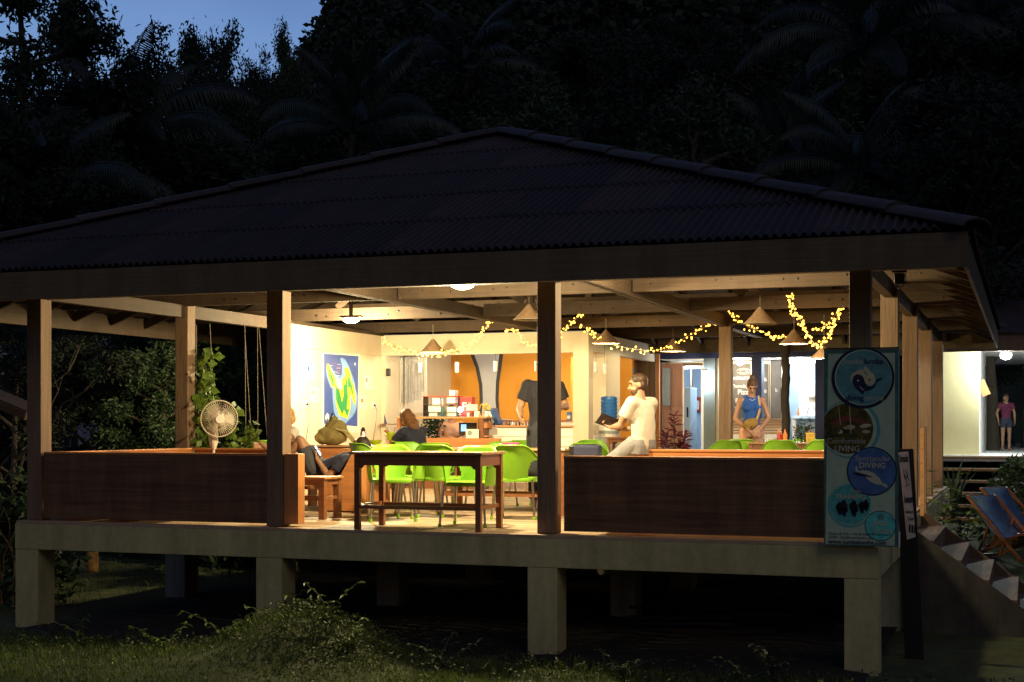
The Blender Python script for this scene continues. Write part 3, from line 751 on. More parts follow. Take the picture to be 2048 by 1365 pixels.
# ================================================================ chairs
def bake(o):
    dg = bpy.context.evaluated_depsgraph_get(); me = bpy.data.meshes.new_from_object(o.evaluated_get(dg))
    o.modifiers.clear(); o.data = me; return o
def make_chair():
    t = T('plastic_chair', 'lime chair', 'chair')
    nf, nh = 84, 26; vs = []; fs = []
    def prof(a):
        k = abs(a)
        tp = .805 if k < 25 else .805-.165*(.5-.5*math.cos(PI*min(1, (k-25)/60)))
        if k > 85: tp -= .03*((k-85)/35)
        return tp
    for i in range(nf+1):
        a = -122+244*i/nf; tp = prof(a); ar = R(a)
        for j in range(nh+1):
            h = j/nh; z = .425+(tp-.425)*h
            sp = 1+.16*h-.05*h*h
            rx = .235*sp; ry = .235*(1+.30*h if abs(a) < 90 else 1+.30*h*max(0, 1-(abs(a)-90)/40))
            flare = .02*(h > .97)
            x = math.sin(ar)*(rx+flare); y = math.cos(ar)*(ry+flare)
            if y < 0: y *= 1.35
            vs.append((x, y, z))
    for i in range(nf):
        a = abs(-122+244*(i+.5)/nf); tp = prof(a)
        for j in range(nh):
            h = (j+.5)/nh; z = .425+(tp-.425)*h
            # arch-shaped side opening
            u = (a-62)/21; v = (z-.452)/(.645-.452)
            if abs(u) < 1 and 0 < v < 1 and v < math.sqrt(max(0, 1-u*u))**.7+.0: continue
            A = i*(nh+1)+j; B = (i+1)*(nh+1)+j
            fs.append((A, B, B+1, A+1))
    m_ = MB(); m_.add(vs, fs); o = m_.build('backrest', M['green'], t, smooth=180)
    sd_ = o.modifiers.new('s', 'SOLIDIFY'); sd_.thickness = .009; bake(o); sm(o, 60)
    # seat
    n = 36; rings = [(0, .432), (.4, .434), (.75, .440), (.93, .447), (1.0, .443), (1.02, .425), (1.0, .405), (.9, .412), (.4, .42), (0, .42)]
    vs = []; fs = []
    for k, (s_, z) in enumerate(rings):
        for q in range(n):
            a = 2*PI*q/n; cx, sy = math.cos(a), math.sin(a); p = 2/2.8
            vs.append((math.copysign(abs(cx)**p, cx)*.235*s_, math.copysign(abs(sy)**p, sy)*(.24 if sy > 0 else .265)*s_, z))
    for k in range(len(rings)-1):
        for q in range(n): q2 = (q+1) % n; fs.append((k*n+q, (k+1)*n+q, (k+1)*n+q2, k*n+q2))
    m_ = MB(); m_.add(vs, fs); m_.build('seat', M['green'], t, smooth=60, fix=True)
    for sx_ in (-1, 1):
        for sy_, ty in ((-1, -.245), (1, .19)):
            l_ = MB().tube([(sx_*.205, ty*.92, .43), (sx_*.235, ty*1.12, .02)], .0125, 10).build('leg', M['steel'], t, smooth=True)
            MB().lathe([(.017, 0), (.019, .02), (.016, .035)], 10, (sx_*.236, ty*1.12, 0)).build('foot_cap', M['green'], l_, smooth=True)
    return t
CH = [  # px, y, rot deg (0 faces the camera side), label
 (941, .78, 4, 'lime chair tucked under the front table, facing out of the deck'),
 (1035, 1.95, 186, 'lime chair with its broad back to the deck edge, next to the second pillar'),
 (893, 1.95, 172, 'lime chair with its back turned, seen between the legs of the front table'),
 (783, 1.25, 28, 'lime chair at the left end of the front table, angled to the left'),
 (832, 1.95, 118, 'lime chair turned sideways behind the left half of the front table'),
 (752, 2.75, 150, 'lime chair near the lounging man, only its rim above the front table'),
 (838, 3.45, 60, 'lime chair tilted behind the front table, beside the woman in dark shirt'),
 (868, 3.05, 205, 'lime chair at the left end of the middle table, back towards us'),
 (985, 4.0, -8, 'lime chair on the far side of the middle table, left of the pink tissue box'),
 (1030, 4.6, 12, 'lime chair behind the pink tissue box, further back than the middle table'),
 (1126, 4.9, 95, 'lime chair just right of the dark second pillar, mostly hidden'),
 (1181, 3.6, 182, 'lime chair behind the right front bench with a navy bag on it'),
 (1178, 6.6, 10, 'lime chair behind the navy bag, its rim showing over the nearer chair'),
 (1442, 7.2, 215, 'lime chair left of the woman in blue, back rising over the right bench'),
 (1480, 8.5, 195, 'lime chair hidden behind the woman in blue, close to her left side'),
 (1606, 9.5, 0, 'lime chair on the far side of the right table, beside the yellow basket'),
 (1640, 8.1, 200, 'lime chair at the right table, next to the blue banner'),
 (517, 4.9, 235, 'lime chair at far left, just its top showing over the bench by the vines'),
 (833, 4.45, 118, 'lime chair that the woman in dark shirt sits on'),
 (1062, 6.3, 170, 'lime chair standing alone before the bar, partly behind the standing man'),
 (1560, 7.75, 190, 'lime chair in front of the right table, hidden low behind the bench'),
]
c0 = make_chair()
for i, (px, y, rz, lb) in enumerate(CH):
    o = c0 if i == 0 else dup(c0)
    o.location = (ax(px, y), y, .002); o.rotation_euler.z = R(rz); tag(o, lb, 'chair', 'lime green plastic armchairs on the deck')

# ================================================================ tables
def table(label, x0, x1, y0, y1, h, leg=.055, stretch=True, name='dining_table', top='tabletop', rail=.105):
    t = T(name, label, 'table', ((x0+x1)/2, (y0+y1)/2, .002)); a = (x1-x0)/2; b = (y1-y0)/2
    box('table_top', M[top], (-a-.02, a+.02, -b-.02, b+.02, h-.025, h), t, .004)
    for s in (-1, 1):
        for q in (-1, 1):
            cx_, cy_ = s*(a-leg/2), q*(b-leg/2)
            box('leg', M['tablewood'], (cx_-leg/2, cx_+leg/2, cy_-leg/2, cy_+leg/2, 0, h-.026), t, .003)
    for q in (-1, 1):
        cy_ = q*(b-.02)
        m_ = MB(); z1 = h-.027; z0 = z1-rail; xa_, xb_ = -a+leg+.001, a-leg-.001
        m_.prism([(xa_, z0-.03), (xa_+.02, z0-.03), (xa_+.045, z0), (xb_-.045, z0), (xb_-.02, z0-.03), (xb_, z0-.03), (xb_, z1), (xa_, z1)], lambda x, z, d: Vector((x, cy_-.011+d, z)), .022)
        m_.build('apron', M['tablewood'], t, fix=True)
    for s in (-1, 1):
        box('apron', M['tablewood'], (s*(a-.02)-.011, s*(a-.02)+.011, -b+leg+.001, b-leg-.001, h-.027-rail, h-.027), t)
        if stretch: box('stretcher', M['tablewood'], (s*(a-.03)-.012, s*(a-.03)+.012, -b+leg+.001, b-leg-.001, .21, .245), t)
    if stretch:
        for q in (-1, 1): box('stretcher', M['tablewood'], (-a+leg+.001, a-leg-.001, q*(b-.03)-.012, q*(b-.03)+.012, .20, .235), t)
    return t
table('dark wooden table at the open deck edge between the two middle pillars', ax(708, -.02), ax(961, -.02), -.02, .60, .755)
table('long brown table in the middle of the deck with a pink tissue box', ax(872, 2.55), ax(1128, 2.55), 2.55, 3.25, .75)
table('brown table beside the woman in blue with sauce bottles', ax(1497, 8.0), ax(1672, 8.0), 8.0, 8.75, .76)
table('small table under the green drinking cup by the map wall', ax(762, 4.3)-.1, ax(800, 4.3), 4.3, 4.9, .76)
table('table behind the brown seat carrying the olive backpack', -7.3, -6.2, 3.45, 4.05, .76)
table('low wooden coffee table at the booth behind the first middle pillar', -6.42, -5.72, 1.08, 1.5, .455, .07, True, 'coffee_table', 'orangewood', .06)
table('small reddish stand beneath the blue water bottle', ax(1190, 8.75)+.15, ax(1190, 8.75)+.72, 8.9, 9.25, .82, .04, False, 'side_table', 'tablewood', .05)

# ================================================================ benches / booths
def rect(name, m, b, p, bv=.004): return box(name, M[m], b, p, bv)
bt = T('booth_bench', 'brown boxed corner booth left of the first middle pillar, plywood back to the outside', 'bench', (0, 0, .03))
HB = .70
rect('back_panel', 'panel', (-8.50, -5.62, .01, .03, 0, HB-.025), bt, 0)
rect('back_panel', 'orangewood', (-8.50, -5.62, .13, .15, 0.38, HB-.025), bt, 0)
rect('end_post', 'orangewood_z', (-5.618, -5.46, .01, .15, 0, HB), bt)
rect('top_rail', 'orangewood', (-8.50, -5.62, .005, .155, HB-.024, HB), bt)
M['orangewood_y'] = mat('varnished_orange_wood_long', (.42, .17, .055), .42, wood='y', var=.25, vs=4, bump=.15)
rect('back_panel', 'panel', (-8.52, -8.505, .2, 2.7, 0, HB-.025), bt, 0)
rect('back_panel', 'orangewood_y', (-8.40, -8.38, .155, 2.7, .38, HB-.025), bt, 0)
rect('top_rail', 'orangewood_y', (-8.53, -8.37, .157, 2.72, HB-.024, HB), bt)
rect('back_panel', 'orangewood', (-8.37, -7.05, 2.76, 2.80, .0, HB-.025), bt, 0)
rect('top_rail', 'orangewood', (-8.37, -7.03, 2.70, 2.84, HB-.024, HB), bt)
rect('seat', 'orangewood', (-8.375, -6.6, .16, .62, .36, .39), bt)
rect('seat', 'orangewood', (-8.375, -7.9, .625, 2.7, .36, .39), bt)
rect('seat', 'orangewood', (-7.895, -7.05, 2.24, 2.7, .36, .39), bt)
rect('seat_front', 'panel', (-7.9, -6.6, .60, .618, 0, .358), bt, 0)
rb_ = T('booth_bench', 'brown boxed booth at the right front with a white shirted man perched on it', 'bench', (0, 0, .03))
xl = ax(1128, .03)
rect('back_panel', 'panel', (xl, -.11, .03, .05, 0, HB-.025), rb_, 0)
rect('back_panel', 'orangewood', (xl, -.11, .15, .17, .38, HB-.025), rb_, 0)
rect('end_panel', 'orangewood_y', (xl-.0005, xl+.02, .052, .148, 0, HB-.026), rb_, 0)
rect('top_rail', 'orangewood', (xl-.005, -.11, .025, .175, HB-.024, HB), rb_)
yb_ = 2.32; xr = ax(1262, yb_)
rect('back_panel', 'orangewood', (xr, -.11, yb_, yb_+.02, 0, HB+.0), rb_, 0)
rect('back_panel', 'orangewood', (xr, -.11, yb_+.12, yb_+.14, 0, HB), rb_, 0)
rect('end_panel', 'orangewood_y', (xr-.022, xr-.001, yb_, yb_+.14, 0, HB), rb_, 0)
rect('top_rail', 'orangewood', (xr-.025, -.11, yb_-.01, yb_+.15, HB+.001, HB+.025), rb_)
rect('seat', 'orangewood', (xl+.03, -.11, .175, .6, .36, .39), rb_)
rect('seat', 'orangewood', (xr+.05, -.11, yb_-.45, yb_-.002, .36, .39), rb_)
# lounge seat the man lies on
ls = T('lounge_bench', 'deep varnished lounge seat with slanted back, man lying in it', 'bench', (0, 0, .012))
lx0, lx1, ly0, ly1 = ax(643, 2.3), ax(722, 2.3), 2.3, 3.05
for yy in (ly0, ly1-.03):
    m_ = MB(); poly = [(lx0, 0.01), (lx1, 0.01), (lx1, .70), (lx1-.10, .70), (lx1-.30, .355), (lx0, .355)]
    m_.prism(poly, lambda x, z, d: Vector((x, yy+d, z)), .03); m_.build('side_panel', M['orangewood'], ls, fix=True)
rect('seat', 'orangewood', (lx0, lx1-.3, ly0+.031, ly1-.031, .32, .35), ls)
MB().beam((lx1-.30, (ly0+ly1)/2, .33), (lx1-.105, (ly0+ly1)/2, .69), ly1-ly0-.064, .025, up=(1, 0, .5)).build('backrest', M['orangewood'], ls)
n = 6
for k in range(n):
    a = ly0+.031+k*(ly1-ly0-.062)/n; rect('slat', 'orangewood_z', (lx1-.02, lx1-.001, a+.001, a+(ly1-ly0-.062)/n-.003, .02, .69), ls, .002)
rect('plinth', 'tablewood', (lx0+.03, lx1-.03, ly0+.05, ly1-.05, -.008, .009), ls, 0)
bk = T('wooden_bench', 'varnished bench with high plain back behind the lounging man', 'bench', (0, 0, .01))
rect('backrest', 'orangewood', (-7.0, -5.95, 3.30, 3.33, .3, .745-.03), bk); rect('seat', 'orangewood', (-7.0, -5.95, 2.95+.12, 3.299, .36, .39), bk)
for x in (-6.98, -5.99): rect('leg', 'orangewood_z', (x, x+.04, 3.1, 3.29, 0, .359), bk)
# slatted bench at the back
sb = T('slatted_bench', 'brown slatted garden bench against the chalkboards', 'bench', (0, 0, 0))
y = 12.7; x0_, x1_ = ax(1452, y), ax(1566, y)
for k in range(6):
    X = x0_; rect('slat', 'tabletop', (x0_, x1_, y, y+.02, az(868.5, X, y)+k*.048, az(868.5, X, y)+k*.048+.034), sb, .002)
for x in (x0_-.05, (x0_+x1_)/2, x1_+.002): rect('leg', 'tablewood', (x, x+.045, y+.021, y+.06, 0, 1.13), sb, 0)
for k in range(4): rect('slat', 'tabletop', (x0_, x1_, y-.45+k*.11, y-.36+k*.11, .43, .45), sb, 0)
for x in (x0_-.05, x1_+.002): rect('leg', 'tablewood', (x, x+.045, y-.42, y-.38, 0, .43), sb, 0)

# ================================================================ bar desk with its clutter
bar = T('bar_desk', 'wooden reception bar with raised top shelf in front of the ochre wall', 'counter', (0, 0, .003))
by = 8.36
x0_, x1_ = ax(792, by), ax(974, by); zt_ = az(834, -6.5, by)
rect('bar_top', 'tabletop', (x0_, x1_, by-.02, by+.30, zt_-.03, zt_), bar)
rect('support', 'orangewood_z', (x0_+.02, x0_+.06, by, by+.26, 0, zt_-.031), bar, 0)
xs_ = ax(958, by); rect('support', 'tablewood', (xs_, xs_+.07, by, by+.26, 0, zt_-.031), bar, 0)
rect('desk_front', 'tablewood', (x0_+.061, xs_-.002, by+.02, by+.05, 0, .68), bar, 0)
rect('desk_ledge', 'orangewood', (x0_+.061, ax(1002, by), by-.06, by+.018, .66, .80), bar)
rect('desk_top', 'tabletop', (x0_+.061, xs_-.002, by+.055, by+.75, .70, .73), bar, 0)
xq = ax(962, by)
rect('cubby', 'orangewood', (xs_+.072, ax(974, by)-.0, by+.01, by+.25, .82, .84), bar, 0)
rect('cubby', 'orangewood', (xs_+.072, ax(974, by)-.0, by+.01, by+.25, .96, 1.05), bar, 0)
M['paper'] = mat('off_white_paper', (.70, .68, .60), .8, var=.04); M['blue'] = mat('blue_plastic', (.03, .12, .35), .4)
M['yellow'] = mat('yellow_plastic', (.65, .42, .03), .45); M['pink'] = mat('pink_plastic', (.65, .05, .16), .5)
random.seed(21)
def item(name, cat, label, px, py, wpx, hpx, m, y=by+.05, d=.12, bev=.004, group=None, rz=0):
    X = ax(px, y); s = dist(X, y)/2880; w_ = wpx*s/2; h = hpx*s; z = az(py, X, y)
    o = MB().box(-w_, w_, -d/2, d/2, 0, h).build(name, M[m], bevel=bev, loc=(X, y+d/2, z), rotz=R(rz)); tag(o, label, cat, group); return o
zb = 834
for k, (px, py, a, b, lb) in enumerate(((866, 834, 18, 8, 'lowest pale document box at the left end of the bar stack'), (869, 824, 26, 12, 'pale document tray second from the bottom at left of the stack'), (872, 810, 16, 13, 'pale box under the framed picture at the left of the bar'),
        (903, 834, 20, 20, 'large pale paper pad standing behind the patterned doll'), (902, 807, 18, 12, 'pale box below the shelf right of the doll'), (904, 792, 12, 11, 'small pale box on top of the shelf stack'))):
    py = 834 if py == 834 else py
    item('document_box', 'box', lb, px, py if py == 834 else py, a, b if py != 834 else b, 'paper', y=by+.12+.0*k, d=.15)
sh = T('paper_shelf', 'small dark shelf rack holding papers on the bar', 'shelf')
yy = by+.28; X0, X1 = ax(856, yy), ax(925, yy); zz = az(834, X0, yy)
for k, pz in enumerate((zz, az(824, X0, yy)-.012, az(809.5, X0, yy)-.012, az(793, X0, yy)-.012)): box('shelf_board', M['blueframe'] if k < 3 else M['red'], (X0, X1, by+.1, by+.3, pz+.002, pz+.010), sh)
for X in (X0, X1): box('shelf_side', M['black'], (X-.01, X-.001, by+.1, by+.3, zz, az(793, X0, yy)), sh)
rbx = item('red_box', 'box', 'red box with a large white letter F standing on the bar', 931, 834, 28, 40, 'red', y=by+.16, d=.14)
text('lettering', 'F', .17, M['paper'], rbx, (-.02, -.073, .16), (R(90), 0, 0), bold=.003); text('lettering', '30', .045, M['paper'], rbx, (.07, -.073, .21), (R(90), 0, 0))
X = ax(886, by+.04); dl = T('doll', 'small patterned red and green doll figure between the paper boxes', 'figurine', (X, by+.04, zt_+.003))
MB().lathe([(.035, 0), (.05, .03), (.035, .12), (.018, .17)], 12).build('gown', mat('patterned_cloth', (.10, .22, .20), .7, var=.8, vs=40), dl, smooth=True); MB().ell((0, 0, .19), .02, .02, .026).build('head', mat('doll_skin', (.5, .22, .12)), dl, smooth=True)
M['clear'] = mat('clear_plastic', (.75, .78, .85), .15, alpha=.35)
item('sign_holder', 'holder', 'clear plastic brochure holder with lilac print on the bar', 943, 822, 24, 13, 'clear', y=by+.02, d=.03)
item('tea_light_box', 'box', 'white printed carton near the yellow ribbon on the bar', 953, 834, 10, 11, 'paper', y=by+.02, d=.06)
item('dark_jar', 'jar', 'short dark jar between lamp and white carton on the bar', 941, 834, 6, 9, 'tablewood', y=by+.03, d=.05)
item('white_jar', 'jar', 'short white jar next to the glowing lamp on the bar', 936, 834, 5, 8, 'white', y=by+.0, d=.04)
X = ax(962, by); rbn = T('ribbon_stand', 'yellow looped ribbon standing on the bar', 'ribbon', (X, by+.03, zt_))
m_ = MB(); m_.tube([(.03*math.cos(t)*1.1, 0, .10+.10*math.sin(t)) for t in np.linspace(-PI/2, 1.5*PI, 17)], .006, 6); m_.build('loop', M['yellow'], rbn, smooth=True)
vz = T('flower_vase', 'glass vase with yellow flowers at the right end of the bar', 'vase', (ax(973, by)-.02, by+.06, zt_))
MB().lathe([(.028, 0), (.034, .03), (.022, .07), (.026, .09)], 14).build('vase', M['white'], vz, smooth=True)
random.seed(8)
for k in range(7):
    a = k*.9; tip = Vector((math.cos(a)*.05, math.sin(a)*.03, .13+.03*(k % 3)))
    MB().tube([(0, 0, .06), tip*.6+Vector((0, 0, .03)), tip], .003, 5).build('stem', M['leaflit'], vz)
    m_ = MB()
    for q in range(6):
        b = q*PI/3; m_.add([tip, tip+Vector((math.cos(b)*.022, -.004, math.sin(b)*.022)), tip+Vector((math.cos(b+.5)*.026, 0, math.sin(b+.5)*.026)), tip+Vector((math.cos(b+1)*.02, .004, math.sin(b+1)*.02))], [(0, 1, 2, 3)])
    m_.build('flower', M['yellow'], vz)
for k, (px, rz_) in enumerate(((983, 12), (991, 8))):
    y = KY+.02; X = ax(px, y); o = MB(); q = Matrix.Rotation(R(-18-4*k), 3, 'Y')
    o.cbox((0, 0, .14), (.055, .2, .27), q); o = o.build('binder', M['blue'], loc=(X-.02, y+.1, 1.005)); tag(o, ('blue ring binder leaning at the left of the white counter', 'blue ring binder leaning behind the first binder, nearer the white box')[k], 'binder')
    MB().cbox(q @ Vector((0, -.102, .14)), (.035, .003, .2), q).build('spine_label', M['paper'], o)
wb = item('storage_box', 'box', 'white lidded box on the far kitchen counter against the ochre wall', 1009, 849, 18, 8, 'white', y=KY+.34, d=.16)
MB().box(-.078, .078, -.085, .085, .066, .08).build('lid', M['white'], wb, bevel=.003)
random.seed(2)
for k in range(9):
    X = ax(1012+k*6.5, KY+.12); r_ = random.uniform(.012, .022)
    o = MB().lathe([(r_, 0), (r_*1.15, random.uniform(.02, .05)), (r_*.7, .06)], 10).build('small_jar', M[('tablewood', 'black', 'steel')[k % 3]], smooth=True, loc=(X, KY+.14, 1.002))
    tag(o, ['leftmost small brown jar', 'black jar second from the left', 'steel jar third from the left', 'brown jar fourth from the left', 'middle black jar', 'steel jar just right of the middle', 'brown jar third from the right', 'black jar second from the right', 'rightmost small steel jar'][k]+' in the row on the white plank counter', 'jar', 'small jars along the plank counter')
bc = T('tea_box', 'blue and white printed carton on the counter right of the dark pillar', 'box', (ax(1137, KY+.36), KY+.40, 1.09))
MB().box(-.035, .035, -.03, .03, 0, .13).build('carton', M['blue'], bc); MB().box(-.025, .025, -.032, -.0305, .02, .07).build('label', M['paper'], bc)
# things under the shelf
mon = T('monitor', 'small till screen with bright blue display under the bar shelf', 'monitor', (ax(931, by+.3), by+.38, .75))
MB().box(-.14, .16, -.02, .02, .10, .30).build('case', M['black'], mon, bevel=.005); MB().box(-.10, -.01, -.023, -.0205, .16, .27).build('screen', mat('blue_screen', (.1, .3, .8), emit=(.25, .55, 1), es=1.4), mon)
MB().box(-.03, .03, -.02, .05, 0, .1).build('stand', M['black'], mon)
pn = T('notice_board', 'white notice panel with round grey emblem below the bar shelf', 'sign', (ax(945, by-.03), by-.035, 0))
s_ = dist(-6, by)/2880; z0 = az(882, -6, by); z1 = az(859, -6, by)
MB().box(-14*s_, 14*s_, -.008, .008, z0, z1).build('panel', M['paper'], pn); MB().lathe([(.04, 0), (.04, .002)], 16, (-.04, -.008, (z0+z1)/2+.03), Matrix.Rotation(R(90), 3, 'X')).build('emblem', M['greygreen'], pn)
# ================================================================ kitchen wall things
fp = T('framed_picture', 'large dark framed picture leaning on the wall above the bar', 'picture')
y = BX-.06; X0, X1 = ax(858, y), ax(889, y); z0, z1 = az(812, X0, y), az(734, X0, y)
box('frame', M['black'], (X0, X1, y, y+.03, z0, z1), fp); box('print', mat('dull_grey_print', (.12, .12, .13), .35, var=.5, vs=5), (X0+.04, X1-.04, y-.004, y-.001, z0+.04, z1-.04), fp)
for px, py0, py1, lb in ((778, 735, 751, 'black wall speaker on the wall just left of the hanging jackets'),):
    y = KY-.002; o = T('wall_speaker', lb, 'speaker', (ax(px, y), y, az(py1, -7, y))); MB().box(-.034, .034, -.05, 0, 0, .125).build('case', M['black'], o, bevel=.012); MB().lathe([(.02, 0), (.02, .004)], 14, (0, -.05, .06), Matrix.Rotation(R(90), 3, 'X')).build('speaker_cone', M['charcoal'], o)
y = KY-.002; o = T('wall_shelf', 'narrow wooden wall shelf with sailboat ornament near the corner', 'shelf', (ax(780, y), y, az(848, -7, y)))
MB().box(-.13, .13, -.12, 0, -.015, 0).build('board', M['tablewood'], o)
o = T('sailboat_ornament', 'small dark blue sailboat ornament on the narrow wall shelf', 'ornament', (ax(774, y), y-.06, az(848, -7, y)+.001))
MB().box(-.03, .03, -.012, .012, 0, .012).build('hull', M['blueframe'], o); m_ = MB(); m_.add([(-.028, 0, .014), (.022, 0, .014), (-.02, 0, .16), (-.028, .004, .014), (.022, .004, .014), (-.02, .004, .16)], [(0, 1, 2), (5, 4, 3), (0, 3, 4, 1), (1, 4, 5, 2), (2, 5, 3, 0)]); m_.build('sail', M['blueframe'], o)
# hanging jackets behind clear film
M['cloth'] = mat('grey_jacket_cloth', (.10, .10, .11), .8, var=.3, vs=6)
def jacket(px, y, label, m='cloth', py0=712, py1=806, wd=.17):
    X = ax(px, y); z1 = az(py0, X, y); z0 = az(py1, X, y); t = T('hanging_jacket', label, 'jacket', (X, y, z0)); H = z1-z0
    rg = []
    for k in range(9):
        h = k/8; wv = wd*(.85 if h < .8 else .85*(1-(h-.8)*3.2)); rg.append(((.012*math.sin(k*1.7), 0, H*h), (1, .1*math.sin(k), 0), (0, 1, 0), max(.02, wv), .05+.01*math.sin(k*2.1)))
    MB().loft(rg, 20, 1.6).build('jacket_body', M[m], t, smooth=True)
    for s in (-1, 1): MB().tube([(s*wd*.55, 0, H*.86), (s*wd*.95, -.02, H*.55), (s*wd*.98, -.01, H*.2)], [.05, .045, .038], 10).build('sleeve', M[m], t, smooth=True)
    MB().tube([(0, 0, H), (0, 0, H+.05), (.02, 0, H+.07)], .003, 5).build('hanger', M['steel'], t)
jacket(812, 9.5, 'charcoal wetsuit hanging at the left in the kitchen opening'); jacket(826, 9.6, 'second charcoal wetsuit hanging to the right of the first', py1=802)
M['film'] = mat('clear_film', (.8, .8, .8), .2, alpha=.22, spec=.8)
cu = T('film_curtain', 'clear plastic curtain hanging in front of the wetsuits', 'curtain'); y = 9.05
for k in range(7):
    pa, pb = 800+k*8, 808+k*8-.4; m_ = MB(); X0, X1 = ax(pa, y), ax(pb, y); n = 6; vs = []; fs = []
    for zq in (az(826, X0, y), az(709, X0, y)):
        for q in range(n+1): vs.append((X0+(X1-X0)*q/n, y+.015*math.sin(q*1.9+k), zq))
    fs = [(q, q+1, n+2+q, n+1+q) for q in range(n)]; m_.add(vs, fs); m_.build('strip', M['film'], cu, smooth=180)
# white tube pendants over the bar
tp = T('tube_pendant', 'x', 'lamp'); MB().lathe([(.032, 0), (.034, .16), (.01, .165)], 16).build('shade', M['white'], tp, smooth=True); MB().tube([(0, 0, .165), (0, 0, .62)], .003, 5).build('cord', M['black'], tp)
for i, (px, py, y, lb) in enumerate(((840, 745, 8.9, 'white tube pendant nearest the hanging wetsuits'), (914, 745, 8.9, 'white tube pendant over the letter F box'), (991, 743, 8.9, 'white tube pendant in front of the pale painted stripe'), (1073, 743, 8.9, 'white tube pendant half behind the standing man'), (1192, 745, 9.3, 'white tube pendant in the flank opening beside the pillar'), (1209, 748, 9.0, 'white tube pendant hanging before the second white pillar'))):
    o = tp if i == 0 else dup(tp); X = ax(px, y) if i < 4 else ax(px, y); o.location = (X, y, az(py, X, y)); tag(o, lb, 'lamp', 'white tube pendants around the bar')
# water bottle
y = 9.05; X = ax(1218, y); zb_ = az(840, X, y)
wd_ = T('water_dispenser', 'blue water bottle upturned on a white and green pot', 'water dispenser', (X, y, .824))
H0 = zb_-.824
MB().lathe([(.13, 0), (.15, .05), (.155, H0*.6), (.13, H0)], 24).build('pot', M['white'], wd_, smooth=True); MB().lathe([(.157, .05), (.16, .07), (.157, .1)], 24).build('band', M['greygreen'], wd_, smooth=True)
M['bluewater'] = mat('blue_bottle_plastic', (.05, .22, .62), .12, transl=.35, spec=.7)
pr = [(.05, H0), (.125, H0+.03)]
for k in range(5): pr += [(.13, H0+.04+k*.055), (.13, H0+.07+k*.055), (.122, H0+.078+k*.055)]
pr += [(.13, H0+.33), (.12, H0+.36), (.05, H0+.375)]
MB().lathe(pr, 24).build('bottle', M['bluewater'], wd_, smooth=True)

# ================================================================ left wall: island map and notices
M['sea'] = mat('map_deep_blue', (.035, .085, .36), .35); M['shallow'] = mat('map_pale_blue', (.19, .40, .78), .4); M['sand'] = mat('map_yellow', (.72, .68, .02), .45); M['land'] = mat('map_green', (.02, .33, .10), .45); M['chalkp'] = mat('map_white', (.8, .8, .78), .5)
mp_ = T('island_map', 'blue wall map of a green and yellow forked island on the cream side wall', 'map', (-8.56, 0, .002))
def wz(px, py):      # point on wall X=-8.56
    y = yat(px, -8.56); return y, az(py, -8.56, y)
def wz2(u, v):       # u 0..723, v 0..1365 in the map close-up (zoom 640..730, 700..870)
    return wz(640+u*90/723, 700+v*170/1365)
def flat(name, pts, m, off, par):
    P_ = [wz2(*p) for p in pts]
    area = sum(P_[i][0]*P_[(i+1) % len(P_)][1]-P_[(i+1) % len(P_)][0]*P_[i][1] for i in range(len(P_)))
    if area < 0: P_ = P_[::-1]
    m_ = MB(); m_.prism(P_, lambda a, b, d: Vector((off+d, a, b)), .0015); return m_.build(name, M[m], par)
flat('sheet', [(20, 50), (640, 50), (640, 1330), (20, 1330)], 'paper', .0005, mp_)
flat('sea', [(60, 65), (617, 105), (597, 1230), (63, 1190)], 'sea', .0025, mp_)
flat('shallows', [(318, 150), (345, 125), (400, 160), (455, 260), (500, 380), (530, 450), (555, 540), (570, 650), (597, 740), (585, 900), (560, 1000), (520, 1070), (480, 1110), (390, 1200), (300, 1150), (245, 1080), (215, 960), (200, 800), (195, 640), (150, 570), (105, 430), (92, 330), (110, 240), (150, 240), (200, 330), (250, 400), (320, 440), (345, 400), (350, 260)], 'shallow', .0045, mp_)
flat('coast', [(105, 235), (125, 225), (150, 270), (190, 360), (240, 450), (250, 560), (300, 640), (350, 650), (350, 470), (380, 440), (405, 430), (385, 360), (385, 300), (415, 275), (450, 300), (485, 380), (500, 500), (545, 590), (560, 700), (565, 870), (540, 880), (500, 740), (480, 720), (480, 960), (435, 1110), (300, 1055), (245, 850), (235, 620), (180, 580), (130, 450), (105, 320)], 'sand', .0065, mp_)
flat('forest', [(122, 280), (140, 290), (170, 380), (205, 470), (217, 560), (200, 570), (150, 430)], 'land', .0085, mp_)
flat('forest', [(245, 590), (300, 640), (345, 850), (370, 740), (375, 560), (400, 560), (410, 480), (430, 480), (440, 760), (420, 950), (465, 960), (430, 1080), (380, 960), (350, 1040), (290, 920), (250, 800)], 'land', .0085, mp_)
flat('forest', [(440, 440), (470, 450), (500, 560), (520, 650), (530, 780), (500, 680), (480, 610), (440, 590)], 'land', .0085, mp_)
flat('hatch', [(255, 470), (340, 480), (350, 640), (320, 650), (262, 560)], 'chalkp', .0060, mp_)
flat('bird_drawing', [(85, 1060), (110, 1015), (140, 1050), (140, 1110), (105, 1150), (80, 1110)], 'chalkp', .0045, mp_)
flat('bird_drawing', [(100, 1090), (120, 1110), (115, 1165), (100, 1165)], 'charcoal', .0065, mp_)
flat('compass', [(558, 200), (568, 232), (558, 262), (548, 232)], 'chalkp', .0045, mp_)
random.seed(4)
for k in range(22):          # tiny place-name lines
    u = random.choice((150, 200, 255, 265, 270)); v = 215+k*20; ln = random.uniform(40, 75)
    flat('place_name', [(u, v), (u+ln, v), (u+ln, v+5), (u, v+5)], 'chalkp' if k % 3 else 'pink', .0105, mp_)
